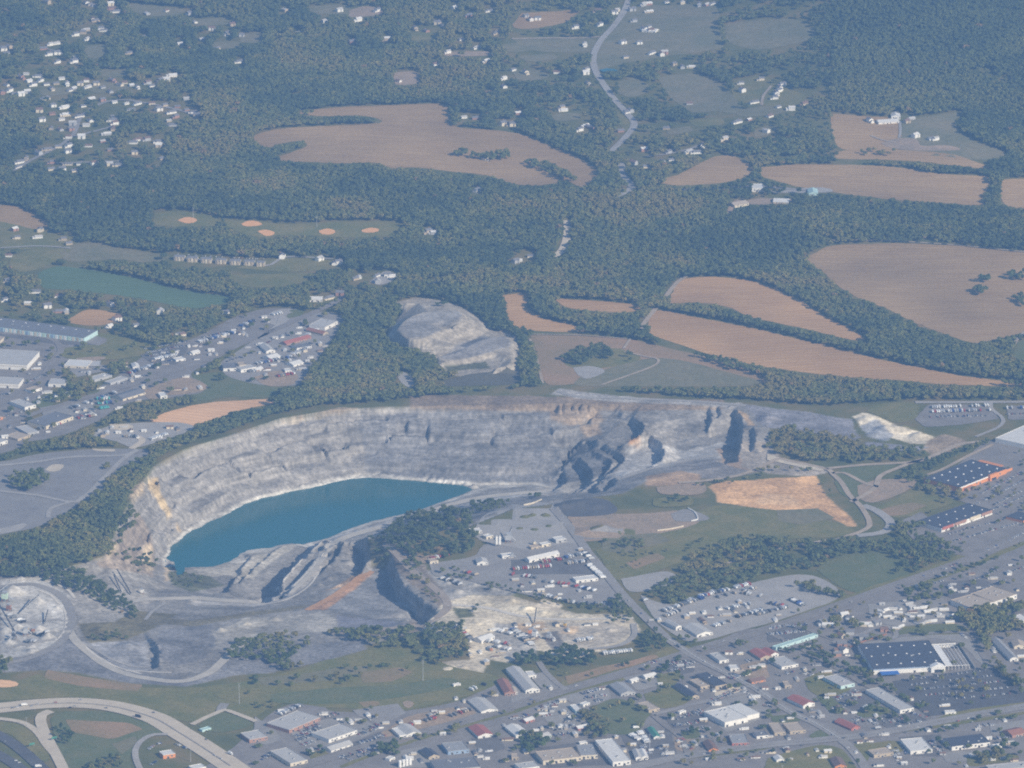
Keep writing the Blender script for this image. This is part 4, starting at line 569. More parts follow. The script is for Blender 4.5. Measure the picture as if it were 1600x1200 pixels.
PATCH = [ (M_field3, 0, 900, [(300, 590), (700, 660), (900, 680), (860, 720), (500, 690), (280, 640)]), (M_meadow, 400, 900, [(0, 640), (300, 610), (560, 570), (700, 560), (680, 600), (400, 660), (50, 690)]), (M_field3, 400, 900, [(640, 600), (900, 570), (980, 600), (860, 660), (660, 670)]), (M_lawn, 400, 900, [(100, 740), (500, 700), (900, 680), (1200, 640), (1250, 690), (900, 760), (500, 800), (120, 790)]), (M_field3, 400, 900, [(640, 790), (760, 780), (780, 810), (680, 825)]), (M_field3, 0, 900, [(400, 900), (800, 920), (900, 960), (700, 1020), (450, 980)]), (M_meadow, 0, 900, [(700, 1050), (850, 1000), (860, 1040), (760, 1120)]), (M_field3, 800, 900, [(330, 630), (600, 560), (900, 490), (920, 510), (620, 600), (350, 680)]),
 (M_meadow, 800, 600, [(560, 960), (900, 930), (1000, 980), (700, 1060), (560, 1040)]), (M_field3, 800, 600, [(700, 1120), (900, 1060), (960, 1090), (760, 1160)]), (M_field3, 1200, 600, [(700, 790), (900, 740), (1000, 760), (860, 820), (760, 830)]), (M_meadow, 1200, 600, [(60, 790), (300, 780), (420, 840), (200, 880), (60, 860)]), # smaller lots, verges and worn patches of the town: material, polygon in quarter pixels of a tile
 (M_lot, 800, 900, [(1180, 850), (1430, 715), (1600, 800), (1610, 870), (1350, 980)]), (M_lawn, 800, 900, [(895, 640), (1010, 615), (1025, 680), (920, 705)]), (M_dirt, 800, 900, [(1430, 560), (1560, 530), (1600, 600), (1600, 640), (1480, 640)]), (M_lot, 800, 900, [(140, 820), (330, 780), (480, 900), (420, 1000), (250, 960)]), (M_asph2, 800, 900, [(680, 990), (1000, 960), (1030, 1150), (770, 1170)]), (M_asph2, 800, 900, [(960, 560), (1100, 520), (1140, 600), (1000, 640)]), (M_lot, 800, 900, [(300, 760), (600, 680), (620, 770), (440, 820)]), (M_dirt, 800, 900, [(1020, 1010), (1120, 1000), (1140, 1090), (1030, 1090)]), (M_asph2, 800, 900, [(960, 900), (1200, 850), (1240, 930), (1010, 960)]),
 (M_lawn, 800, 900, [(1060, 980), (1160, 960), (1170, 1010), (1070, 1020)]), (M_grass, 800, 900, [(900, 1150), (1200, 1110), (1600, 1060), (1600, 1085), (1200, 1135), (900, 1175)]), (M_grass, 800, 900, [(20, 840), (300, 740), (700, 640), (700, 655), (300, 760), (20, 860)]), (M_lot, 800, 900, [(700, 640), (900, 600), (920, 690), (780, 720)]), (M_sand, 800, 900, [(1270, 730), (1420, 690), (1440, 720), (1290, 760)]), (M_asph2, 800, 900, [(150, 1080), (560, 1020), (640, 1180), (200, 1200)]), (M_lot, 800, 900, [(0, 700), (60, 690), (120, 760), (60, 800), (0, 810)]), (M_lot, 800, 900, [(100, 620), (200, 600), (300, 700), (200, 730)]),
 (M_lot, 400, 900, [(210, 970), (420, 900), (640, 880), (780, 960), (520, 1070), (280, 1060)]), (M_asph2, 400, 900, [(460, 1090), (820, 960), (830, 1040), (540, 1150)]), (M_grass, 400, 900, [(320, 1110), (420, 1090), (450, 1140), (350, 1155)]), (M_grass, 400, 900, [(520, 1190), (830, 1070), (1200, 960), (1600, 850), (1600, 862), (1200, 975), (830, 1088), (560, 1195)]), (M_dirt, 400, 900, [(1150, 1050), (1210, 1040), (1240, 1100), (1190, 1120)]), (M_lot, 400, 900, [(0, 880), (120, 960), (160, 1020), (60, 1060), (-20, 1040)]), (M_grey, 400, 900, [(600, 840), (880, 800), (940, 860), (780, 930), (640, 880)]), (M_asph2, 400, 900, [(1340, 1020), (1500, 1000), (1560, 1080), (1420, 1130)]), (M_lot, 400, 900, [(860, 1100), (1080, 1060), (1120, 1200), (900, 1200)]),
 (M_lot, 1200, 900, [(620, 180), (1100, 140), (1160, 290), (800, 320), (640, 280)]), (M_grass, 1200, 900, [(830, 320), (1160, 300), (1250, 360), (900, 380)]), (M_asph2, 1200, 900, [(0, 320), (240, 290), (250, 390), (0, 420)]), (M_lot, 1200, 900, [(520, 430), (900, 370), (1240, 370), (1400, 560), (1370, 590), (1200, 420), (1020, 390), (560, 470)]), (M_asph2, 1200, 900, [(400, 740), (620, 700), (700, 800), (560, 860), (400, 780)]), (M_grass, 1200, 900, [(620, 800), (740, 830), (760, 860), (640, 870)]), (M_asph2, 1200, 900, [(640, 890), (960, 850), (1060, 930), (760, 960)]), (M_lot, 1200, 900, [(200, 460), (300, 480), (560, 640), (480, 640), (230, 500)]), (M_lawn, 1200, 900, [(20, 880), (170, 870), (200, 910), (40, 920)]), (M_grass, 1200, 900, [(500, 1000), (830, 960), (1200, 910), (1600, 850), (1600, 865), (1200, 930), (830, 980), (510, 1020)]), (M_asph2, 1200, 900, [(820, 1010), (1080, 990), (1100, 1130), (900, 1130)]), (M_lot, 1200, 900, [(1380, 930), (1600, 900), (1600, 960), (1400, 1000)]), (M_grass, 1200, 900, [(520, 1060), (640, 1040), (660, 1100), (600, 1180), (560, 1150)]), (M_asph2, 1200, 900, [(1080, 40), (1360, 20), (1420, 60), (1180, 150), (1090, 120)]), (M_dirt, 1200, 900, [(100, 1120), (330, 1090), (400, 1200), (120, 1210)]), (M_lot, 1200, 900, [(1080, 1110), (1380, 1080), (1390, 1150), (1120, 1170)]), (M_grass, 1200, 900, [(1240, 1140), (1500, 1110), (1560, 1150), (1380, 1180), (1260, 1190)]),
 (M_lot, 0, 300, [(420, 1100), (650, 1080), (700, 1110), (480, 1160)]), (M_grass, 0, 300, [(380, 980), (600, 960), (840, 1020), (700, 1050), (420, 1040)]), (M_asph2, 0, 300, [(0, 870), (530, 940), (600, 960), (340, 950), (0, 900)]), (M_asph2, 0, 300, [(880, 1020), (1100, 950), (1180, 980), (1100, 1080), (950, 1080)]), (M_dirt, 0, 300, [(480, 1040), (650, 1030), (640, 1050), (490, 1060)]), (M_lot, 0, 600, [(250, 150), (560, 100), (600, 180), (300, 290)]), (M_dirt, 0, 600, [(900, 40), (1020, 20), (1060, 70), (930, 100)]), (M_lawn, 0, 600, [(540, 60), (640, 50), (620, 75), (560, 75)]), (M_lawn, 0, 600, [(200, 110), (330, 90), (340, 130), (250, 150)]), (M_sand, 0, 600, [(680, 255), (820, 255), (820, 285), (720, 290)]), (M_conc, 0, 600, [(570, 405), (720, 410), (720, 425), (590, 420)]),
 (M_lawn, 400, 300, [(220, 740), (300, 740), (290, 770), (200, 790)]), (M_dirt, 400, 300, [(150, 1130), (260, 1140), (240, 1180), (120, 1160)]), (M_lot, 400, 300, [(330, 870), (500, 850), (500, 900), (380, 900)]), (M_dirt, 400, 600, [(900, 1080), (1100, 1070), (1120, 1110), (1000, 1120)]), (M_asph2, 800, 600, [(0, 1100), (330, 1090), (520, 1130), (560, 1190), (0, 1190)]), (M_lot, 800, 600, [(330, 1050), (430, 1030), (480, 1080), (340, 1100)]), (M_dirt, 800, 600, [(900, 650), (1180, 620), (1180, 690), (940, 690)]), (M_grass, 800, 600, [(880, 720), (1100, 700), (1120, 760), (900, 770)]), (M_sand, 1200, 600, [(0, 440), (60, 460), (330, 530), (300, 545), (60, 490), (0, 480)]),
]
for k, f in enumerate(FIELDS): sheet(f[0], f[2], f[1], (.25 if f[0] != 'grass_verge' else .3)+.003*k)
for n_, m_, p_, o_ in LOTS: sheet(n_, p_, m_, o_+.1, jit=1.0, curve=n_ not in ('parking_lot',), grid=6 if n_ == 'dark_gravel_bed' else 28)
for k, (m_, ox, oy, p_) in enumerate(PATCH): sheet('grass_patch' if m_ in (M_lawn, M_grass) else 'bare_ground' if m_ in (M_dirt, M_sand, M_grey) else 'parking_lot', Zp(ox, oy, p_), m_, .62+.004*k, jit=1.2, curve=m_ in (M_lawn, M_grass, M_dirt, M_sand), mask=True)
M_hl = [M_grey, M_gravel, mat('clay_haul_road', (.50, .28, .13), .12, .04), mat('brown_haul_road', (.36, .30, .24), .12, .04), mat('chalky_berm', (.62, .57, .49), .1, .06), mat('pale_haul_road', (.48, .44, .375), .1, .05)]
for (n_, k_, w_, pts_), Q_ in zip(M_HAUL, HAULQ): road(n_, Q_[:, :2], w_, M_hl[k_], .45, 0, world=True, curve=False)
MED = [(M_lot, 2.2, .9, 1.6, [(-120, 1119), (0, 1108), (60, 1102), (120, 1100), (180, 1106), (240, 1123), (280, 1146), (320, 1171), (360, 1198)]), (M_lot, 1.6, 1, 1.65, [(480, 1195), (600, 1160), (700, 1135), (790, 1108), (880, 1080), (1000, 1045), (1090, 1016), (1230, 974), (1400, 915), (1500, 880), (1600, 838)]), (M_lot, 1.6, 1, 1.7, [(1100, 1178), (1200, 1165), (1275, 1158), (1350, 1150), (1425, 1137), (1512, 1120), (1600, 1105)]), (M_mark, .8, 1, 1.75, [(1045, 1000), (1100, 1035), (1175, 1073), (1230, 1110), (1275, 1132), (1312, 1155)])]
for m_, w_, _, o_, p_ in MED: road('road_marking', p_, w_, m_, o_, 0)
for r_ in ROADS: road(r_[0], r_[2], r_[3], r_[1], r_[4]+.25, r_[5] if len(r_) > 5 else 1)
# ---------------------------------------------------------------- buildings
def flat(name, col, rough=.7, spec=.25): return mat(name, col, .07, .15, rough, spec=spec, scale2=1.2)
WM = {'white': flat('white_siding', (.78, .76, .71)), 'cream': flat('cream_siding', (.66, .58, .44)), 'tan': flat('tan_block', (.46, .38, .27)), 'brick': flat('red_brick', (.38, .22, .16)), 'orange': flat('orange_facade', (.66, .27, .10)), 'red': flat('red_siding', (.42, .15, .11)),
      'cyan': flat('pale_cyan_panel', (.50, .68, .68)), 'grey': flat('grey_block', (.42, .42, .42)), 'blue': flat('blue_panel', (.28, .38, .52)), 'green': flat('pale_green_siding', (.52, .66, .52)), 'dark': flat('dark_cladding', (.12, .12, .13))}
RM = {'white': flat('white_membrane_roof', (.66, .65, .62)), 'pale': flat('pale_grey_roof', (.46, .45, .43)), 'grey': flat('grey_metal_roof', (.32, .32, .32)), 'dark': flat('slate_black_roof', (.075, .08, .10)), 'tan': flat('tan_gravel_roof', (.44, .37, .29)), 'red': flat('red_metal_roof', (.36, .13, .10)),
      'brown': flat('brown_shingle_roof', (.20, .13, .10)), 'cyan': flat('pale_cyan_roof', (.42, .58, .57)), 'green': flat('green_metal_roof', (.07, .24, .17)), 'slate': flat('grey_shingle_roof', (.19, .19, .20)), 'blue': flat('blue_canopy', (.05, .16, .48)), 'rust': flat('rusty_roof', (.32, .15, .10))}
M_glass = flat('window_glass', (.04, .05, .07), .15, .5); M_trim = flat('white_trim', (.80, .79, .76)); M_steel = flat('galvanised_steel', (.42, .43, .44), .45); M_rust = flat('rusty_steel', (.30, .14, .08)); M_tyre = flat('tyre_rubber', (.03, .03, .032)); M_yel = flat('yellow_machine_paint', (.62, .40, .06)); M_dark = flat('dark_opening', (.05, .05, .055))
M_bark = flat('bark', (.12, .09, .06))
class MB:
    """collects boxes, prisms and cylinders with material slots, then links them as one mesh object"""
    def __init__(s): s.v = []; s.f = []; s.m = []
    def box(s, x0, x1, y0, y1, z0, z1, m=0, caps=True, taper=0.0):
        i = len(s.v); t = taper
        s.v += [(x0, y0, z0), (x1, y0, z0), (x1, y1, z0), (x0, y1, z0), (x0+t, y0+t, z1), (x1-t, y0+t, z1), (x1-t, y1-t, z1), (x0+t, y1-t, z1)]
        q = [[0, 1, 5, 4], [1, 2, 6, 5], [2, 3, 7, 6], [3, 0, 4, 7]]+([[4, 5, 6, 7], [3, 2, 1, 0]] if caps else [])
        s.f += [[a+i for a in r] for r in q]; s.m += [m]*len(q); return s
    def gable(s, x0, x1, y0, y1, z0, z1, m=0, ov=.5, th=.25):
        """pitched roof of two slabs, ridge along x"""
        i = len(s.v); ym = (y0+y1)/2; a, b = x0-ov, x1+ov; c, d = y0-ov, y1+ov; k = ov*(z1-z0)/((y1-y0)/2)
        s.v += [(a, c, z0-k), (b, c, z0-k), (b, ym, z1), (a, ym, z1), (a, d, z0-k), (b, d, z0-k), (a, c, z0-k+th), (b, c, z0-k+th), (b, ym, z1+th), (a, ym, z1+th), (a, d, z0-k+th), (b, d, z0-k+th)]
        q = [[6, 7, 8, 9], [9, 8, 11, 10], [0, 3, 2, 1], [3, 4, 5, 2], [0, 1, 7, 6], [5, 4, 10, 11], [0, 6, 9, 3], [3, 9, 10, 4], [1, 2, 8, 7], [2, 5, 11, 8]]
        s.f += [[p+i for p in r] for r in q]; s.m += [m]*len(q); return s
    def house(s, x0, x1, y0, y1, z0, z1, zr, m=0):
        """walls with gable ends"""
        i = len(s.v); ym = (y0+y1)/2
        s.v += [(x0, y0, z0), (x1, y0, z0), (x1, y1, z0), (x0, y1, z0), (x0, y0, z1), (x1, y0, z1), (x1, y1, z1), (x0, y1, z1), (x0, ym, zr), (x1, ym, zr)]
        q = [[0, 1, 5, 4], [1, 2, 6, 9, 5], [2, 3, 7, 6], [3, 0, 4, 8, 7]]; s.f += [[p+i for p in r] for r in q]; s.m += [m]*4; return s
    def cyl(s, x, y, z0, z1, r0, r1=None, n=12, m=0, cap=True):
        r1 = r0 if r1 is None else r1; i = len(s.v)
        for z, r in ((z0, r0), (z1, r1)): s.v += [(x+r*math.cos(6.2832*k/n), y+r*math.sin(6.2832*k/n), z) for k in range(n)]
        for k in range(n): s.f.append([i+k, i+(k+1) % n, i+n+(k+1) % n, i+n+k]); s.m.append(m)
        if cap: s.f += [[i+n+k for k in range(n)], [i+k for k in range(n)][::-1]]; s.m += [m, m]
        return s
    def bar(s, a, b, w, h=None, m=0):
        a = Vector(a); b = Vector(b); h = h or w; d = (b-a).normalized(); u = d.cross(Vector((0, 0, 1))); u = u.normalized() if u.length > 1e-4 else Vector((1, 0, 0)); t = u.cross(d); i = len(s.v)
        for p in (a, b):
            for p1, p2 in ((-1, -1), (1, -1), (1, 1), (-1, 1)): s.v.append(tuple(p+u*p1*w/2+t*p2*h/2))
        q = [[0, 1, 5, 4], [1, 2, 6, 5], [2, 3, 7, 6], [3, 0, 4, 7], [4, 5, 6, 7], [3, 2, 1, 0]]; s.f += [[p+i for p in r] for r in q]; s.m += [m]*6; return s
    def mesh(s, name, mats):
        me = bpy.data.meshes.new(name); me.from_pydata([tuple(map(float, v)) for v in s.v], [], s.f)
        for q in mats: me.materials.append(q)
        me.polygons.foreach_set('material_index', s.m); me.update(); return me
    def build(s, name, mats, parent=None):
        o = bpy.data.objects.new(name, s.mesh(name, mats if isinstance(mats, (list, tuple)) else [mats])); COL.objects.link(o)
        if parent: o.parent = parent
        return o
def empty(name, loc, rz=0):
    o = bpy.data.objects.new(name, None); o.location = tuple(map(float, loc)); o.rotation_euler = (0, 0, rz); o.empty_display_size = 2; COL.objects.link(o); return o
def part(name, me, parent, loc=(0, 0, 0), sc=(1, 1, 1), rz=0):
    o = bpy.data.objects.new(name, me); o.location = loc; o.scale = sc; o.rotation_euler = (0, 0, rz); o.parent = parent; COL.objects.link(o); return o
ME_win = MB().box(-.5, .5, -.08, .06, 0, 1, 0).box(-.46, .46, -.1, -.08, .06, .94, 1).mesh('window', [M_trim, M_glass])
ME_door = MB().box(-.5, .5, -.1, .06, 0, 1, 0).box(-.44, .44, -.13, -.1, 0, .92, 1).mesh('door', [M_trim, M_dark])
ME_unit = MB().box(-1.4, 1.4, -1, 1, 0, 1.3, 0).cyl(0, 0, 1.3, 1.55, .7, m=1).mesh('roof_unit', [M_steel, M_dark])
ME_sky = MB().box(-1, 1, -.8, .8, 0, .5, 0, taper=.25).mesh('skylight', [M_trim])
def T(ox, oy, s=4.0): return lambda p: (ox+p[0]/s, oy+p[1]/s)
def frame(A, B, C, h):
    g = float(zg(A[0], A[1]+h, zt)[2]); P = [Vector(unproj(p[0], p[1], g+h)) for p in (A, B, C)]
    e1 = P[1]-P[0]; e2 = P[2]-P[1]
    if e1.length >= e2.length: u = e1.normalized(); w = e1.length; v = Vector((-u.y, u.x)); d = abs(e2.dot(v)); c = (P[0]+P[1])/2+v*(d/2)*(1 if e2.dot(v) > 0 else -1)
    else: v = e2.normalized(); d = e2.length; u = Vector((v.y, -v.x)); w = abs(e1.dot(u)); c = (P[1]+P[2])/2-u*w/2*(1 if e1.dot(u) > 0 else -1)
    gz = min(float(zt(c.x+sx*u.x*w/2+sy*v.x*d/2, c.y+sx*u.y*w/2+sy*v.y*d/2)) for sx in (-1, 1) for sy in (-1, 1)); return c, u, w, d, gz, g+h-gz
def footmask(c, u, w, d, z, h):
    v = Vector((-u.y, u.x)); q = [c+u*a*(w/2+2)+v*b*(d/2+2) for a, b in ((-1, -1), (1, -1), (1, 1), (-1, 1))]
    for zz in (z, z+h):
        a = project([p.x for p in q], [p.y for p in q], zz); maskpoly(np.stack(a, 1), BASEM); 
        if zz > z: maskpoly(np.stack(a, 1), MASK)
    f = project([q[0].x, q[1].x, q[1].x, q[0].x], [q[0].y, q[1].y, q[1].y, q[0].y], [z-1, z-1, z+h, z+h]); maskpoly(np.stack(f, 1), MASK)
def building(name, label, cat, A, B, C, h, wall, roof, style='flat', wins=0, doors=1, units=0, skyl=(0, 0), group=None):
    c, u, w, d, z, hh = frame(A, B, C, h); h = hh; e = empty(name, (c.x, c.y, z), math.atan2(u.y, u.x)); tag(e, label, cat, group); X, Y = w/2, d/2
    if style == 'gable':
        rise = min(.22*min(w, d), 3.2); 
        if w >= d: MB().house(-X, X, -Y, Y, -1, h-rise*.5, h+rise*.5, 0).build('wall', WM[wall], e); MB().gable(-X, X, -Y, Y, h-rise*.5, h+rise*.5).build('roof', RM[roof], e)
        else:
            a = MB().house(-Y, Y, -X, X, -1, h-rise*.5, h+rise*.5, 0).build('wall', WM[wall], e); b = MB().gable(-Y, Y, -X, X, h-rise*.5, h+rise*.5).build('roof', RM[roof], e)
            a.rotation_euler = b.rotation_euler = (0, 0, R(90))
        wz = h-rise*.5
    else:
        MB().box(-X, X, -Y, Y, -1, h-.5, caps=False).build('wall', WM[wall], e); p = MB().box(-X, X, -Y, Y, h-.5, h-.3); t = .45
        for bx_ in ((-X, X, -Y, -Y+t), (-X, X, Y-t, Y), (-X, -X+t, -Y+t, Y-t), (X-t, X, -Y+t, Y-t)): p.box(*bx_, h-.302, h+.25)
        p.build('roof', RM[roof], e); wz = h-.5
    ff = -Y-.02; r = random.Random(int(A[0]*7+A[1]))
    for k in range(wins): part('window', ME_win, e, (-X+w*(k+.5)/wins+(w/wins*.22 if wins else 0), ff, wz*.35), (min(3.2, w/wins*.45), 1, wz*.4))
    for k in range(doors): part('door', ME_door, e, (-X+w*(k+.5)/doors-(w/max(wins, doors, 2)*.2), ff, 0), (min(3.6, max(1.4, w/doors*.3)), 1, min(4.2, wz*.62)))
    for k in range(units): part('roof_unit', ME_unit, e, (r.uniform(-.8, .8)*X, r.uniform(-.7, .7)*Y, h-.3), (1, 1, 1))
    for a in range(skyl[0]):
        for b in range(skyl[1]): part('skylight', ME_sky, e, (-X+w*(a+.5+r.uniform(-.15, .15))/skyl[0], -Y+d*(b+.5+r.uniform(-.15, .15))/skyl[1], h-.3), (1.3, 1.3, 1))
    footmask(c, u, w, d, z, h); e['_dims'] = (w, d, h); return e
def wing(parent, name, x0, x1, y0, y1, z0, z1, m): return MB().box(x0, x1, y0, y1, z0, z1).build(name, m, parent)
t1, t2, t3, r4, r3, r2, L1, L2, m2 = T(400, 900), T(800, 900), T(1200, 900), T(1200, 600), T(800, 600), T(400, 600), T(0, 600), T(0, 300), T(400, 300)
